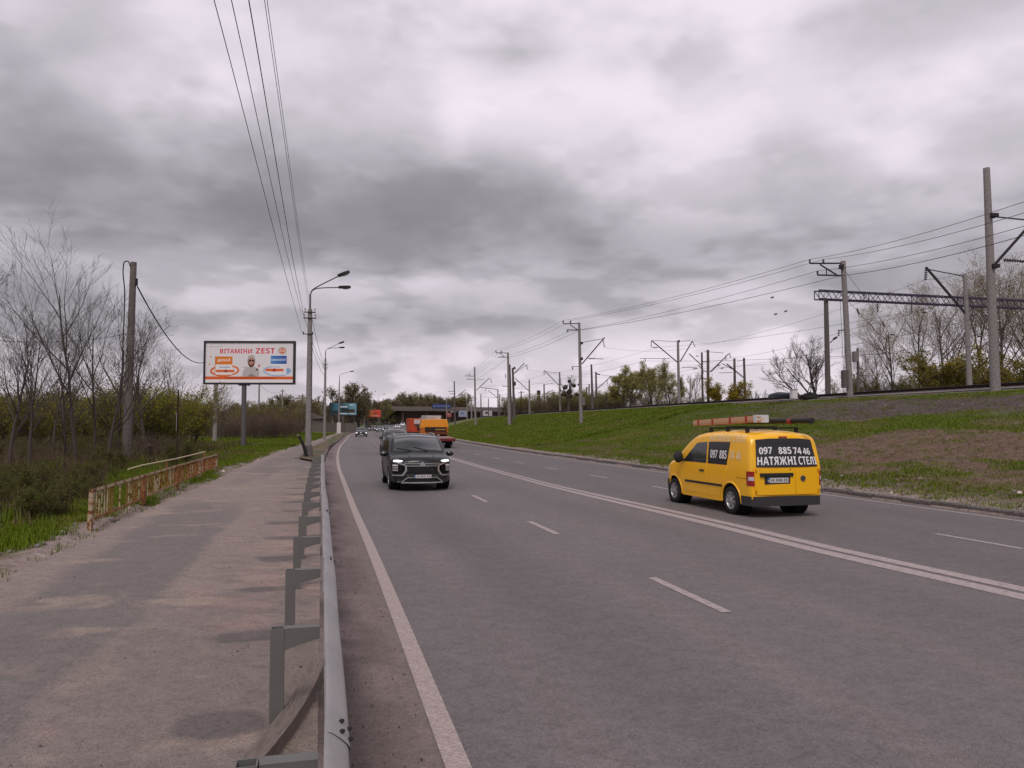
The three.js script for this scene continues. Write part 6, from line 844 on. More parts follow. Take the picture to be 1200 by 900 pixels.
// ───────────────────────── trees, thickets, grass ─────────────────────────
const barkDark = grain(std(lin(0.085, 0.065, 0.06), 0.95), dirtTex, 1, 1, 0, 1.4), barkGrey = grain(std(lin(0.13, 0.105, 0.095), 0.95), dirtTex, 1, 1, 0, 1.4), barkBrown = grain(std(lin(0.12, 0.085, 0.068), 0.95), dirtTex, 1, 1, 0, 1.4), budTwig = std(lin(0.25, 0.19, 0.16), 0.95), stemTan = std(lin(0.12, 0.09, 0.065), 0.95);
const leafMat = new THREE.MeshPhysicalMaterial({ color: 0xffffff, roughness: 0.9, vertexColors: true, side: THREE.DoubleSide, transmission: 0.45, thickness: 0, specularIntensity: 0.15 });
const UP = V(0, 1, 0);
function growTree(o) {
  const r = rng(o.seed), wood = new MB(), twig = new MB(), tips = [], L = o.levels ?? 4;
  const rec = (p, dir, len, rad, lvl) => {
    const n = lvl === 0 ? 7 : lvl === 1 ? 5 : lvl === 2 ? 4 : 3, pts = [p.clone()], dirs = [dir.clone()], rads = [rad], d = dir.clone(), wob = (o.wobble ?? 0.16) * (lvl === 0 ? 0.55 : 1);
    for (let i = 1; i <= n; i++) { d.x += (r() - 0.5) * wob * 2; d.z += (r() - 0.5) * wob * 2; d.y += (r() - 0.5) * wob + (lvl ? (o.up ?? 0.09) : 0) - (lvl >= 2 ? (o.droop ?? 0) : 0); d.normalize(); pts.push(pts[i - 1].clone().addScaledVector(d, len / n)); dirs.push(d.clone()); rads.push(Math.max(rad * (1 - (lvl === 0 ? 0.72 : 0.8) * i / n), o.min ?? 0.004)); }
    (lvl <= (o.woodTo ?? 1) ? wood : twig).tube(pts, rads, lvl === 0 ? 8 : lvl === 1 ? 5 : 3, false);
    if (lvl >= L - 1) { for (let i = 1; i <= n; i++) tips.push([pts[i], dirs[i], lvl]); return; }
    if (lvl >= 2) for (let i = 2; i <= n; i++) tips.push([pts[i], dirs[i], lvl]);
    const k = o.kids[lvl], st = o.start?.[lvl] ?? (lvl === 0 ? 0.3 : 0.2);
    for (let c = 0; c < k; c++) {
      const f = lerp(st, 0.98, (c + r() * 0.9) / k), g = f * n, i = Math.min(n - 1, Math.floor(g)), q = V().lerpVectors(pts[i], pts[i + 1], g - i), bd = dirs[i + 1];
      const side = V(r() - 0.5, (r() - 0.5) * 0.4, r() - 0.5); side.addScaledVector(bd, -side.dot(bd)).normalize();
      const ang = lerp(o.ang?.[0] ?? 0.45, o.ang?.[1] ?? 0.95, r()), cd = bd.clone().multiplyScalar(Math.cos(ang)).addScaledVector(side, Math.sin(ang)).normalize();
      const cl = len * lerp(o.ratio?.[0] ?? 0.42, o.ratio?.[1] ?? 0.68, r()) * (lvl === 0 ? lerp(1.15, 0.6, f) : lerp(1.1, 0.75, f)), cr = Math.min(lerp(rads[i], rads[i + 1], g - i) * 0.72, rad * (lvl === 0 ? 0.42 : 0.5));
      rec(q, cd, cl, Math.max(cr, o.min ?? 0.004), lvl + 1);
    }
  };
  const stems = o.stems ?? 1;
  for (let s = 0; s < stems; s++) { const a = s / stems * 6.28 + r() * 1.5, sp = stems > 1 ? (o.spread ?? 0.35) * (0.4 + r() * 0.6) : 0, base = V(Math.cos(a) * (o.foot ?? 0.15) * (stems > 1 ? 1 : 0), -0.2, Math.sin(a) * (o.foot ?? 0.15) * (stems > 1 ? 1 : 0)); rec(base, V(Math.cos(a) * sp + (o.tilt?.[0] ?? 0), 1, Math.sin(a) * sp + (o.tilt?.[1] ?? 0)).normalize(), o.h * (o.trunk ?? 0.8) * (stems > 1 ? 0.65 + r() * 0.45 : 1), o.r * (stems > 1 ? 0.6 + r() * 0.5 : 1), 0); }
  let leaves = null;
  if (o.leaf) {
    const lf = o.leaf, p = [], nn = [], c = [], idx = [], q = V(), u = V(), v = V(), nrm = V();
    for (let k = 0; k < lf.n; k++) {
      const [b, , lvl] = tips[Math.floor(r() * tips.length)]; if (lf.above && b.y < lf.above * o.h && r() < 0.7) continue;
      q.set(r() - 0.5, (r() - 0.5) * 0.9, r() - 0.5).multiplyScalar(lf.scatter).add(b); nrm.set(r() - 0.5, r() * 0.9, r() - 0.5).normalize(); u.set(r() - 0.5, r() - 0.5, r() - 0.5).cross(nrm).normalize(); v.crossVectors(nrm, u);
      const s = lf.size * (0.5 + r()), w = s * 0.55, b0 = p.length / 3, col = lf.cols[Math.floor(r() * lf.cols.length)], kk = 0.75 + r() * 0.5;
      for (const [a, bb] of [[-1, 0], [0, -w / s], [1, 0], [0, w / s]]) { p.push(q.x + u.x * a * s * 0.5 + v.x * bb * s * 0.5, q.y + u.y * a * s * 0.5 + v.y * bb * s * 0.5, q.z + u.z * a * s * 0.5 + v.z * bb * s * 0.5); nn.push(nrm.x, nrm.y, nrm.z); c.push(col[0] * kk, col[1] * kk, col[2] * kk); }
      idx.push(b0, b0 + 1, b0 + 2, b0, b0 + 2, b0 + 3);
    }
    leaves = new THREE.BufferGeometry(); leaves.setAttribute('position', new THREE.Float32BufferAttribute(p, 3)); leaves.setAttribute('normal', new THREE.Float32BufferAttribute(nn, 3)); leaves.setAttribute('color', new THREE.Float32BufferAttribute(c, 3)); leaves.setIndex(idx);
  }
  return { wood: wood.geo(), twig: twig.p.length ? twig.geo() : null, leaves };
}
function plant(name, label, cat, g, p, turn, scale, group, bark = barkDark, twigMat = bark) {
  const t = thing(name, label, cat, p, turn, group); t.scale.set(scale, scale, scale);
  mesh('trunk', g.wood, bark, t); if (g.twig) mesh('branches', g.twig, twigMat, t); if (g.leaves) mesh('crown', g.leaves, leafMat, t); return t;
}
const onLand = (px, d, dy = -0.1) => { const p = A(px, 490, d); p.y = GW(p.x, p.z) + dy; return p; };
const onTrack = (px, d) => { const p = A(px, 490, d), [s, t] = ST(p.x, p.z); p.y = Math.max(ground(s, t), rise(s)) - 0.1; return p; };
const LEAF = { spring: [[0.29, 0.3, 0.03], [0.22, 0.24, 0.028], [0.35, 0.3, 0.04], [0.17, 0.17, 0.025]], olive: [[0.23, 0.21, 0.045], [0.18, 0.165, 0.04], [0.27, 0.22, 0.065], [0.16, 0.125, 0.05]], bud: [[0.17, 0.12, 0.085], [0.2, 0.15, 0.1], [0.13, 0.095, 0.07], [0.17, 0.15, 0.07]], yellow: [[0.36, 0.27, 0.02], [0.28, 0.22, 0.02], [0.2, 0.17, 0.02]], willow: [[0.4, 0.36, 0.12], [0.32, 0.3, 0.085], [0.46, 0.4, 0.17], [0.25, 0.24, 0.08]], scrub: [[0.11, 0.15, 0.02], [0.15, 0.125, 0.035], [0.14, 0.085, 0.045], [0.09, 0.12, 0.02]], dark: [[0.23, 0.2, 0.1], [0.26, 0.2, 0.12], [0.2, 0.16, 0.09]], dry: [[0.18, 0.105, 0.07], [0.13, 0.085, 0.055], [0.22, 0.13, 0.08]], green: [[0.12, 0.19, 0.018], [0.09, 0.14, 0.014], [0.17, 0.21, 0.03]] };  // dark: far foliage, paled with haze put into the colour
// bare trees on the left verge
{
  const gA = growTree({ seed: 3, h: 9.5, r: 0.1, levels: 5, kids: [9, 5, 4, 3], ang: [0.35, 0.75], ratio: [0.4, 0.62], up: 0.1, trunk: 0.95, start: [0.28], min: 0.0055 });
  const gB = growTree({ seed: 17, h: 9, r: 0.1, levels: 5, stems: 2, spread: 0.22, foot: 0.1, kids: [8, 5, 4, 3], ang: [0.35, 0.8], ratio: [0.4, 0.62], up: 0.11, trunk: 0.95, start: [0.35], min: 0.0055 });
  const gC = growTree({ seed: 29, h: 8, r: 0.1, levels: 5, kids: [10, 5, 4, 2], ang: [0.4, 0.9], ratio: [0.45, 0.7], up: 0.12, trunk: 0.8, start: [0.25], min: 0.005 });
  const gD = growTree({ seed: 51, h: 10, r: 0.105, levels: 5, kids: [7, 6, 4, 2], ang: [0.3, 0.65], ratio: [0.45, 0.66], up: 0.07, trunk: 1.0, start: [0.42], min: 0.005 });
  const T = [[gB, 38, 30, 0.3, 0.66, 'forked bare tree, its two stems rising near the left picture edge'], [gD, 92, 30.5, 1.2, 0.71, 'tallest slender bare tree, midway between picture edge and concrete pole'], [gA, 112, 34, 2.2, 0.66, 'bare tree with crooked upper limbs right of the slender one'], [gC, 126, 31, 4.1, 0.8, 'bare tree directly left of the concrete pole'], [gA, 153, 41, 3.1, 0.66, 'bare tree partly hidden by the concrete pole'], [gC, 172, 43, 0.8, 0.82, 'bare tree with branches spreading right of the concrete pole'], [gC, 12, 33, 5.3, 0.82, 'low twiggy bare tree in the left picture corner'], [gA, -38, 22, 2.5, 0.6, 'bare tree outside the left picture edge, branches reaching in'], [gA, 62, 39, 4.6, 0.66, 'thin bare tree behind the forked one'], [gC, 76, 27, 2.9, 0.62, 'short bare sapling before the slender tree'], [gC, 207, 58, 1.9, 0.85, 'far bare tree behind the thin sign post'], [gC, 258, 92, 3.3, 0.75, 'dark leafless tree beside the left billboard pole']];
  T.forEach(([g, px, d, turn, sc, lab]) => plant('bare_tree', lab, 'tree', g, onLand(px, d), turn, sc, 'bare trees left of the footway'));
}
// spring thicket behind them: shrubs that run together
function thicket(name, label, gs, spots, bark) {
  const t = thing(name, label, 'thicket', V(), 0, null, 'stuff'), q = new THREE.Quaternion(), m4 = new THREE.Matrix4(), r = rng(label.length * 7 + 1);
  gs.forEach((g, gi) => { const mine = spots.filter((_, i) => i % gs.length === gi); if (!mine.length) return;
    for (const [nm, geo, mat] of [['stems', mergeGeometries([plain(g.wood.clone()), ...(g.twig ? [plain(g.twig.clone())] : [])]), bark], ['foliage', g.leaves, leafMat]]) { if (!geo) continue; const im = new THREE.InstancedMesh(geo, mat, mine.length); im.name = nm; im.castShadow = im.receiveShadow = true; mine.forEach(([p, sc, tu], i) => { m4.compose(p, q.setFromAxisAngle(UP, tu), V(sc, sc * 0.97, sc)); im.setMatrixAt(i, m4); }); t.add(im); } });
  return t;
}
{
  const sh = (seed, cols, n, h = 4, size = 0.1, kids = [6, 4, 3]) => growTree({ seed, h, r: 0.035, levels: 4, stems: 10, spread: 0.55, foot: 0.5, kids, ang: [0.3, 0.8], ratio: [0.4, 0.6], up: 0.08, trunk: 0.9, start: [0.2], min: 0.005, leaf: n ? { n, size, scatter: 0.45, cols, above: 0.1 } : null });
  const sA = sh(101, [...LEAF.spring, ...LEAF.bud], 6000), sB = sh(102, LEAF.spring, 6500), sC = sh(103, LEAF.olive, 5200), sD = sh(104, LEAF.bud, 1300), sE = sh(105, LEAF.dry, 1500), sF = sh(106, LEAF.scrub, 3600, 4, 0.16), sG = sh(107, LEAF.scrub, 2600, 3.4, 0.16), r = rng(61);
  const spots = (n, f) => { const o = []; for (let i = 0; i < n; i++) { const [px, d, sc] = f(i, r); o.push([onLand(px, d, -0.2), sc, r() * 6.28]); } return o; };
  thicket('thicket', 'yellow-green spring thicket behind the bare trees on the left', [sA, sB, sC], spots(64, (i, r) => [-130 + (i / 64) * 352 + (r() - 0.5) * 20, 47 + r() * 26, 0.85 + r() * 0.4]), barkBrown);
  thicket('thicket', 'brown leafless undergrowth at the feet of the bare trees', [sD, sF, sE], spots(70, (i, r) => [-160 + (i / 70) * 390 + (r() - 0.5) * 30, 34 + r() * 12, 0.2 + r() * 0.24]), barkBrown);
  thicket('thicket', 'dark tangled low scrub of brown stalks and green shoots right behind the rusty railing', [sF, sG, sE], spots(120, (i, r) => { const d = 15.5 + r() * 19; return [Math.min(-150 + r() * 300, 205 - 1900 / d - r() * 40), d, 0.13 + r() * 0.16]; }), barkBrown);
  thicket('thicket', 'reddish brown dry thicket behind the billboard posts', [sE, sD], spots(34, (i, r) => [246 + (i / 34) * 100 + (r() - 0.5) * 10, 96 + r() * 20, 0.6 + r() * 0.45]), barkBrown);
  thicket('thicket', 'olive bushes between the billboard and the grey house', [sC, sD], spots(40, (i, r) => [215 + (i / 40) * 140 + (r() - 0.5) * 14, 112 + r() * 40, 1.05 + r() * 0.5]), barkBrown);
  thicket('thicket', 'dark brown brush along the far left verge beyond the second street lamp', [sD, sE], spots(60, (i, r) => [322 + (i / 60) * 135 + (r() - 0.5) * 8, 205 + (i / 60) * 140 + r() * 20, 1.15 + r() * 0.5]), barkBrown);
  // bushes beyond the tracks
  const back = (n, f) => { const o = []; for (let i = 0; i < n; i++) { const [px, d, sc] = f(i, r); o.push([onTrack(px, d), sc, r() * 6.28]); } return o; };
  thicket('thicket', 'low mixed bushes beyond the tracks between the far masts', [sC, sD, sB], back(46, (i, r) => [598 + (i / 46) * 130 + (r() - 0.5) * 8, 150 - (i / 46) * 25 + r() * 25, 0.75 + r() * 0.5]), barkBrown);
  thicket('thicket', 'yellow-brown bushes under the tall bare trees on the right', [sC, sA, sD], back(44, (i, r) => [1000 + (i / 44) * 300 + (r() - 0.5) * 20, 84 + r() * 22, 0.65 + r() * 0.55]), barkBrown);
  thicket('thicket', 'grey twiggy bushes between the leafy trees and the yellow shrub', [sD, sC], back(20, (i, r) => [690 + (i / 20) * 140, 128 + r() * 14, 0.7 + r() * 0.35]), barkGrey);
  // yellow shrub
  const ys = growTree({ seed: 140, h: 4.2, r: 0.05, levels: 4, stems: 12, spread: 0.7, foot: 0.5, kids: [6, 4, 3], ang: [0.3, 0.8], ratio: [0.4, 0.6], trunk: 0.85, min: 0.006, leaf: { n: 13000, size: 0.16, scatter: 0.6, cols: LEAF.yellow } });
  plant('shrub', 'bright yellow flowering shrub beyond the tracks between the last two mast pairs', 'shrub', ys, onTrack(850, 112), 0.4, 1.15, null, barkBrown);
  plant('shrub', 'smaller dull yellow shrub behind the last mast pair', 'shrub', ys, onTrack(868, 122), 2.4, 0.72, null, barkBrown);
  const yb2 = sh(145, [...LEAF.yellow, ...LEAF.olive, ...LEAF.olive], 12000, 4.2, 0.15);
  plant('shrub', 'large olive-yellow bush left of the strut mast, below the truss', 'shrub', yb2, onTrack(1104, 80), 0.4, 1.45, null, barkBrown); plant('shrub', 'olive-yellow bush right of the tallest mast', 'shrub', yb2, onTrack(1190, 82), 1.9, 1.35, null, barkBrown); plant('shrub', 'olive-yellow bush between the strut mast and the tallest mast', 'shrub', yb2, onTrack(1152, 86), 3.9, 1.25, null, barkBrown);
}
// single trees beyond the tracks
{
  const budTree = (seed, o = {}) => growTree({ seed, h: 14, r: 0.2, levels: 5, kids: [11, 5, 4, 3], ang: [0.4, 0.95], ratio: [0.5, 0.74], up: 0.1, trunk: 0.85, start: [0.2], min: 0.009, leaf: { n: 8000, size: 0.11, scatter: 1.1, cols: [...LEAF.bud, ...LEAF.olive, ...LEAF.willow], above: 0.25 }, ...o });
  const tA = budTree(201), tB = budTree(207, { stems: 2, spread: 0.25, foot: 0.2 }), tC = budTree(213, { kids: [13, 6, 4, 3], ratio: [0.42, 0.66], h: 15 }), g = 'tall bare trees beyond the railway on the right';
  [[tB, 1022, 88, 0.2, 0.52, 'lowest bare tree right of the weight mast, below the end of the truss'], [tA, 1048, 86, 1.3, 0.74, 'budding bare tree between the weight mast and the strut mast'], [tC, 1078, 92, 2.9, 0.83, 'reddish bare tree below the middle of the truss'], [tB, 1112, 90, 4.4, 0.92, 'forked bare tree just left of the strut mast'], [tA, 1144, 93, 3.3, 1.0, 'bare tree between the strut mast and the tallest mast'], [tC, 1178, 86, 0.9, 1.02, 'tallest budding bare tree right of the tallest mast'], [tB, 1212, 90, 2.1, 1.08, 'bare tree cut by the right picture edge']].forEach(([t, px, d, tu, sc, lab]) => plant('bare_tree', lab, 'tree', t, onTrack(px, d), tu, sc, g, barkGrey, budTwig));
  const lean = growTree({ seed: 231, h: 7.6, r: 0.17, levels: 5, stems: 4, spread: 0.9, foot: 0.2, tilt: [-0.45, 0], kids: [7, 6, 4, 3], ang: [0.3, 0.8], ratio: [0.42, 0.66], up: 0.07, trunk: 0.95, start: [0.2], min: 0.009 }); plant('bare_tree', 'wide leaning bare tree at the left mast of the truss', 'tree', lean, onTrack(959, 76), 0, 0.86, null, barkDark, barkBrown);
  const sm = growTree({ seed: 237, h: 5, r: 0.08, levels: 4, stems: 3, spread: 0.3, kids: [8, 5, 4], ang: [0.2, 0.5], ratio: [0.4, 0.6], up: 0.15, trunk: 0.9, min: 0.012 }); plant('bare_tree', 'small upright bare tree left of the white cabinet', 'tree', sm, onTrack(886, 125), 0.4, 0.72, null, barkGrey); plant('bare_tree', 'small pale bare tree beside its twin left of the white cabinet', 'tree', sm, onTrack(899, 125), 2.4, 0.62, null, barkGrey);
  const wil = growTree({ seed: 251, h: 9, r: 0.22, levels: 5, stems: 2, spread: 0.3, kids: [9, 6, 5, 3], ang: [0.4, 0.9], ratio: [0.45, 0.66], up: 0.05, droop: 0.06, trunk: 0.72, start: [0.16], min: 0.011, leaf: { n: 24000, size: 0.17, scatter: 0.7, cols: LEAF.willow } });
  const wi2 = growTree({ seed: 257, h: 9, r: 0.16, levels: 5, stems: 3, spread: 0.3, foot: 0.5, kids: [9, 5, 5, 3], ang: [0.3, 0.7], ratio: [0.4, 0.6], up: 0.09, trunk: 0.85, start: [0.12], min: 0.011, leaf: { n: 13000, size: 0.16, scatter: 0.7, cols: LEAF.willow } });
  plant('willow_tree', 'round pale green willow beyond the tracks', 'tree', wil, onTrack(736, 115), 0.3, 0.98, null, barkGrey); plant('willow_tree', 'looser pale green tree right of the round willow', 'tree', wi2, onTrack(768, 112), 1.1, 0.9, null, barkGrey); plant('willow_tree', 'thin leafy tree behind the pale mast with two struts', 'tree', wi2, onTrack(787, 118), 3.1, 0.78, null, barkGrey);
  const spa = growTree({ seed: 263, h: 8, r: 0.13, levels: 4, stems: 2, spread: 0.25, kids: [10, 5, 4], ang: [0.25, 0.6], ratio: [0.35, 0.55], up: 0.12, trunk: 0.9, min: 0.012, leaf: { n: 1300, size: 0.14, scatter: 0.4, cols: LEAF.willow } }); plant('bare_tree', 'sparse tree left of the dark mast pair', 'tree', spa, onTrack(811, 122), 0.3, 0.8, null, barkGrey);
  // tree with mistletoe
  const mt = growTree({ seed: 271, h: 6, r: 0.26, levels: 4, kids: [8, 5, 4], ang: [0.4, 0.9], ratio: [0.45, 0.7], up: 0.06, trunk: 0.75, start: [0.4], min: 0.016 }), mp = plant('mistletoe_tree', 'dark tree with clumps of mistletoe between two masts', 'tree', mt, onTrack(666, 120), 0.5, 0.98, null, barkDark);
  const cl = new THREE.IcosahedronGeometry(0.32, 2); { const Q = cl.attributes.position; for (let k = 0; k < Q.count; k++) { const n = 0.75 + 0.6 * vnoise(Q.getX(k) * 9 + 5, Q.getY(k) * 9, Q.getZ(k) * 9 + 3); Q.setXYZ(k, Q.getX(k) * n, Q.getY(k) * n, Q.getZ(k) * n); } cl.computeVertexNormals(); }
  const r = rng(5); for (const [x, y, s] of [[-1.0, 3.0, 1.2], [-0.3, 4.2, 1.1], [0.5, 3.4, 1.3], [0.9, 4.4, 1], [1.3, 3.0, 0.9], [-0.8, 4.0, 0.9], [0.1, 5.1, 0.8], [0.4, 2.7, 1.1], [1.7, 4.6, 0.6]]) { const m = mesh('mistletoe', cl, std(0x3a3226, 0.95), mp); m.position.set(x, y, (r() - 0.5) * 1.2); m.scale.setScalar(s); m.rotation.y = r() * 6; }
}
// trees far up the road; haze put into their paler leaf and bark colours
{
  const crown = (seed, cols, o = {}) => growTree({ seed, h: 12, r: 0.3, levels: 5, stems: 3, spread: 0.35, foot: 1.2, kids: [10, 6, 4, 3], ang: [0.35, 0.9], ratio: [0.4, 0.62], up: 0.04, trunk: 0.8, start: [0.14], min: 0.03, leaf: { n: 4600, size: 0.4, scatter: 1.2, cols }, ...o });
  const cA = crown(301, [...LEAF.olive, ...LEAF.dark, ...LEAF.bud]), cB = crown(307, [...LEAF.dark, ...LEAF.bud]), cC = crown(311, [...LEAF.green, ...LEAF.spring]), cD = crown(317, [...LEAF.olive, ...LEAF.dark, ...LEAF.dark]);
  [[cA, 404, 205, 0.1, 1.05, 'left part of the big domed brown-green tree behind the teal billboard'], [cB, 417, 212, 1.4, 1.06, 'right part of the big domed tree, darker, behind the teal billboard'], [cB, 424, 235, 2.2, 0.95, 'dark tree leaning on the big domed tree at its right'], [cD, 433, 275, 0.8, 0.85, 'small brown-green tree above the orange billboard'], [cD, 439, 285, 2.8, 0.8, 'brown-green tree right above the orange billboard'], [cC, 448, 318, 0.4, 0.85, 'bright green tree between two far lamps'], [cC, 443.5, 330, 2.6, 0.7, 'lower bright green tree right of the orange billboard'], [cB, 458, 345, 1.9, 1.14, 'tall dark tree at the right of the bright green one'], [cB, 466, 352, 3.9, 1.1, 'tall dark bare-topped tree before the overpass'], [cD, 473, 372, 0.9, 1.22, 'dark tree farthest right before the overpass'], [cB, 452, 362, 5.0, 1.12, 'dark tree behind the bright green one']].forEach(([g, px, d, tu, sc, lab]) => plant('leafy_tree', lab, 'tree', g, onLand(px, d), tu, sc, 'trees far up the road', barkGrey));
  const pop = growTree({ seed: 331, h: 12, r: 0.18, levels: 4, kids: [26, 5, 4], ang: [0.2, 0.4], ratio: [0.18, 0.3], up: 0.2, trunk: 0.95, start: [0.12], min: 0.03, leaf: { n: 900, size: 0.3, scatter: 0.5, cols: LEAF.dark } }); [[375, 245, 0.85, 'left one of two slim dark poplars left of the teal billboard'], [379.5, 250, 0.8, 'right one of two slim dark poplars left of the teal billboard'], [367, 265, 0.72, 'slim dark poplar right of the nearest lamp pole']].forEach(([px, d, s, lab], i) => plant('poplar_tree', lab, 'tree', pop, onLand(px, d), i, s, null, barkDark));
  [[cA, 325, 178, 0.6, 0.72, 'leafless brown tree before the grey house'], [cB, 337, 205, 2, 0.66, 'dark tree behind the grey house roof'], [cD, 310, 186, 1, 0.55, 'low brown-green tree left of the grey house']].forEach(([g, px, d, tu, sc, lab]) => plant('leafy_tree', lab, 'tree', g, onLand(px, d), tu, sc, null, barkDark));
  // far wood behind the overpass and along the horizon
  const w = thing('wood', 'far brown-green wood behind the overpass', 'wood', V(), 0, null, 'stuff'), gs = [cA, cB, cD], r = rng(88), m4 = new THREE.Matrix4(), q = new THREE.Quaternion();
  gs.forEach((g) => { const n = 46, a = new THREE.InstancedMesh(g.leaves, leafMat, n), b = new THREE.InstancedMesh(g.wood, barkDark, n); a.name = 'foliage'; b.name = 'stems'; for (let k = 0; k < n; k++) { const px = k < 34 ? 474 + r() * 165 : 330 + r() * 130, d = k < 34 ? 470 + r() * 110 : 420 + r() * 160, p = A(px, 490, d); p.y = k < 34 ? 3.5 + (px < 545 ? 4.5 : 0) : 1; const s = (k < 34 ? (px < 500 ? 1.0 : px < 550 ? 0.95 : px < 590 ? 0.68 : 0.55) : 1.1) * (0.8 + r() * 0.4); m4.compose(p, q.setFromAxisAngle(UP, r() * 6.28), V(s * 1.1, s, s * 1.1)); a.setMatrixAt(k, m4); b.setMatrixAt(k, m4); } w.add(a, b); });
  const w2 = thing('wood', 'low far wood along the horizon left of the road', 'wood', V(), 0, null, 'stuff'); { const n = 150, a = new THREE.InstancedMesh(cD.leaves, leafMat, n), b = new THREE.InstancedMesh(cD.wood, barkDark, n); a.name = 'foliage'; b.name = 'stems'; for (let k = 0; k < n; k++) { const px = -700 + (k / n) * 1080, d = 170 + r() * 120, p = A(px, 490, d); p.y = -0.3; const s = 0.55 + r() * 0.25; m4.compose(p, q.setFromAxisAngle(UP, r() * 6.28), V(s, s, s)); a.setMatrixAt(k, m4); b.setMatrixAt(k, m4); } w2.add(a, b); }
}
// grass: tufts of blades on both verges, thinned over bare soil
{
  const tuft = (seed, blades, h, w, spread) => { const r = rng(seed), p = [], n = [], idx = []; for (let k = 0; k < blades; k++) { const a = r() * 6.28, R = spread * Math.sqrt(r()), x = Math.cos(a) * R, z = Math.sin(a) * R, b = r() * 6.28, hh = h * (0.5 + r() * 0.6), lx = Math.cos(b) * hh * (0.15 + r() * 0.5), lz = Math.sin(b) * hh * (0.15 + r() * 0.5), sx = -Math.sin(b) * w, sz = Math.cos(b) * w, o = p.length / 3; p.push(x - sx, 0, z - sz, x + sx, 0, z + sz, x + lx * 0.4 + sx * 0.7, hh * 0.6, z + lz * 0.4 + sz * 0.7, x + lx * 0.4 - sx * 0.7, hh * 0.6, z + lz * 0.4 - sz * 0.7, x + lx, hh, z + lz); for (let q = 0; q < 5; q++) n.push(0, 1, 0); idx.push(o, o + 1, o + 2, o, o + 2, o + 3, o + 3, o + 2, o + 4); } const g = new THREE.BufferGeometry(); g.setAttribute('position', new THREE.Float32BufferAttribute(p, 3)); g.setAttribute('normal', new THREE.Float32BufferAttribute(n, 3)); g.setIndex(idx); return g; };
  const gm = new THREE.MeshPhysicalMaterial({ color: 0xffffff, roughness: 1, side: THREE.DoubleSide, transmission: 0.3, thickness: 0, specularIntensity: 0.05 });
  const tA = tuft(1, 14, 0.11, 0.006, 0.14), tB = tuft(2, 9, 0.26, 0.006, 0.12), tC = tuft(3, 16, 0.075, 0.012, 0.26), tD = tuft(4, 18, 0.06, 0.007, 0.18);
  function sow(name, label, geo, n, seed, pick) { const r = rng(seed), M = [], Cc = [], m4 = new THREE.Matrix4(), q = new THREE.Quaternion(), col = new THREE.Color(); for (let k = 0; k < n; k++) { const o = pick(r); if (!o) continue; const [s, t, sc, c] = o, p = at(s, t); p.y = ground(s, t) - 0.01; m4.compose(p, q.setFromAxisAngle(UP, r() * 6.28), V(sc, sc * (0.75 + r() * 0.5), sc)); M.push(m4.clone()); Cc.push(c); } const im = new THREE.InstancedMesh(geo, gm, M.length); im.name = numbered(name); M.forEach((m, i) => { im.setMatrixAt(i, m); im.setColorAt(i, col.setRGB(...Cc[i])); }); im.castShadow = im.receiveShadow = true; scene.add(im); tag(im, label, name.replace(/_/g, ' '), null, 'stuff'); }
  const green = (r, s, t, dry) => { const k = 0.7 + r() * 0.6, n = fbm(s * 0.4, t * 0.4, 3, 71), c = mixc([0.12, 0.165, 0.008], [0.21, 0.175, 0.05], clamp((n - 0.5) * 2.2 + dry + (r() < 0.12 ? 0.5 : 0))); return [c[0] * k, c[1] * k, c[2] * k]; };
  sow('grass', 'short green grass on the left verge round the rusty railing', tA, 62000, 401, (r) => { const s = 6 + 62 * r(), t = tWalk(s) - 0.1 - 10.5 * Math.pow(r(), 1.2); return r() < 1 - bareness(s, t) * 0.96 ? [s, t, 0.7 + r() * 0.7, green(r, s, t, -0.1)] : null; });
  sow('grass', 'taller tangled grass left of the railing', tB, 16000, 403, (r) => { const s = 8 + 50 * r(), t = tWalk(s) - 1.4 - 11 * r(); if (fbm(s * 0.3, t * 0.3, 3, 9) < 0.46) return null; return [s, t, 0.7 + r() * 0.8, r() < 0.35 ? [0.16 * (0.6 + r() * 0.6), 0.12 * (0.6 + r() * 0.5), 0.06] : green(r, s, t, 0.1)]; });
  sow('grass', 'green grass on the verge below the billboard and along the footway', tC, 34000, 405, (r) => { const s = 60 + 110 * r(), t = tWalk(s) - 0.2 - 16 * r(); return r() < 1 - bareness(s, t) * 0.95 ? [s, t, 1 + r() * 0.9, green(r, s, t, -0.12)] : null; });
  sow('grass', 'green grass on the near part of the embankment', tD, 90000, 407, (r) => { const s = 4 + 62 * r(), t = 13.9 + 18 * r(); return r() < 1 - bareness(s, t) * 0.95 ? [s, t, 0.8 + r() * 0.9, green(r, s, t, -0.12)] : null; });
  sow('grass', 'green grass on the far part of the embankment', tC, 70000, 409, (r) => { const s = 60 + 150 * r() * r(), t = 13.9 + 18.6 * r(); return r() < 1 - bareness(s, t) * 0.9 ? [s, t, 1 + r() * 1.1, green(r, s, t, -0.1)] : null; });
  // withered stalks over the bare patches
  sow('dry_grass', 'withered brown grass and stalks on the bare patches of the embankment', tA, 28000, 411, (r) => { const s = 4 + 80 * r(), t = 14 + 19 * r(); if (bareness(s, t) < 0.4) return null; const k = 0.5 + r() * 0.7; return [s, t, 0.25 + r() * 0.4, [0.14 * k, 0.085 * k, 0.048 * k]]; });
  sow('dry_grass', 'withered brown stalks under the bare trees on the left', tB, 18000, 413, (r) => { const s = 14 + 60 * r(), t = tWalk(s) - 4 - 22 * r(), k = 0.4 + r() * 0.7; return [s, t, 0.9 + r() * 1.5, r() < 0.3 ? green(r, s, t, 0.2) : [0.18 * k, 0.125 * k, 0.075 * k]]; });
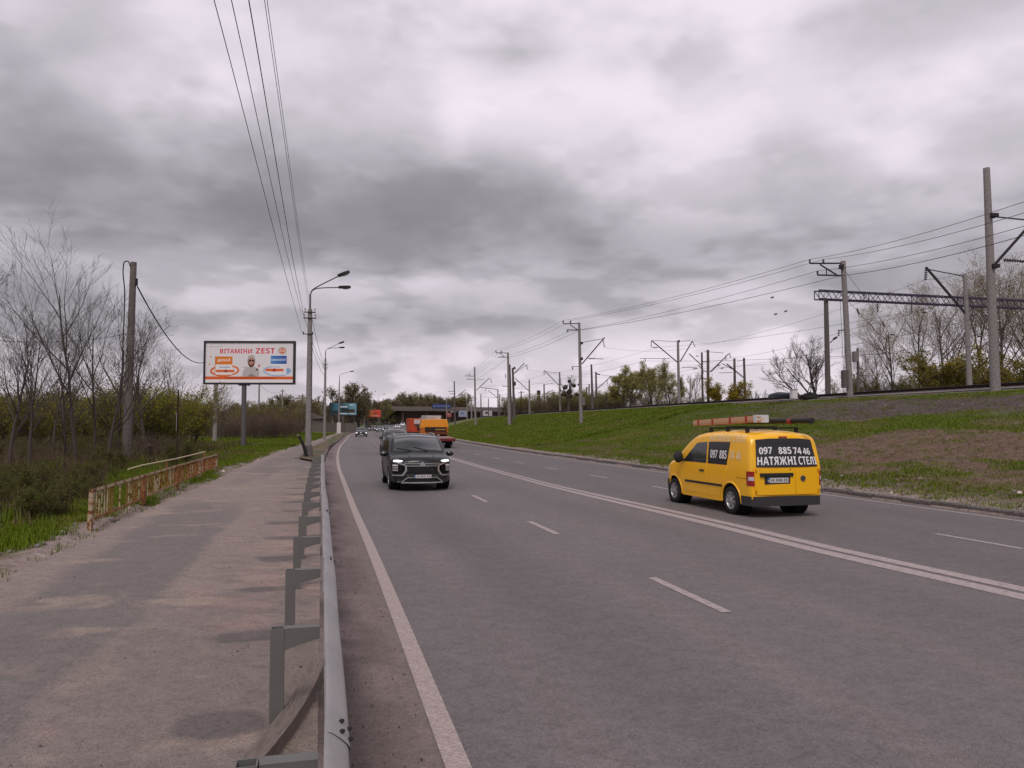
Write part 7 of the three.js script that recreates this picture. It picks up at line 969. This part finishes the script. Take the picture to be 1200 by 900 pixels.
  sow('dry_grass', 'thin grass on the strip that carries the street lamps', tA, 3500, 415, (r) => { const s = 44 + 70 * r(), t = -0.95 - 1.1 * r(); return fbm(s * 0.5, t * 1.5, 4, 61) > 0.5 ? [s, t, 0.5 + r() * 0.5, green(r, s, t, 0.25)] : null; });
  { // grit and bits of leaf on the shoulder and the footway
    const g = new THREE.TetrahedronGeometry(0.009, 0), r = rng(16), n = 520, im = new THREE.InstancedMesh(g, std(0xffffff, 0.95), n), m4 = new THREE.Matrix4(), q = new THREE.Quaternion(), c = new THREE.Color(); im.name = numbered('grit');
    for (let k = 0; k < n; k++) { const s = 2.5 + 22 * r() * r(), way = r() < 0.55, t = way ? -0.62 + 0.5 * r() : -0.9 - 3.6 * r(), p = at(s, t); p.y = way ? 0.006 : 0.02; const sc = 0.5 + r() * r() * 1.8; m4.compose(p, q.setFromEuler(new THREE.Euler(r() * 6, r() * 6, r() * 6)), V(sc, sc * 0.6, sc)); im.setMatrixAt(k, m4); const w = 0.04 + r() * 0.12; im.setColorAt(k, c.setRGB(w * 1.1, w * 0.85, w * 0.7)); }
    im.castShadow = im.receiveShadow = true; scene.add(im); tag(im, 'dark grit and leaf crumbs along the guardrail', 'grit', null, 'stuff');
  }
  // stones and scraps
  const st = new THREE.DodecahedronGeometry(0.05, 0), r = rng(6), n = 900, im = new THREE.InstancedMesh(st, grain(std(0xffffff, 0.95), fineTex, 1, 1), n), m4 = new THREE.Matrix4(), q = new THREE.Quaternion(), c = new THREE.Color(); im.name = numbered('gravel');
  for (let k = 0; k < n; k++) { const left = r() < 0.4, s = left ? 7 + 40 * r() : 5 + 75 * r() * r(), t = left ? tWalk(s) + 0.25 - 1.3 * r() : tKerb(s) + 0.2 + (r() < 0.6 ? 2.2 * r() : 17 * r()), p = at(s, t); p.y = ground(s, t) + 0.01; const sc = 0.25 + r() * r() * 1.5; m4.compose(p, q.setFromEuler(new THREE.Euler(r() * 6, r() * 6, r() * 6)), V(sc, sc * 0.6, sc)); im.setMatrixAt(k, m4); const w = r() < 0.09 ? 0.6 : 0.16 + r() * 0.12; im.setColorAt(k, c.setRGB(w, w * 0.88, w * 0.82)); }
  scene.add(im); tag(im, 'pebbles, lumps of earth and pale scraps scattered on both verges', 'gravel', null, 'stuff');
}
renderer.render(scene, camera);
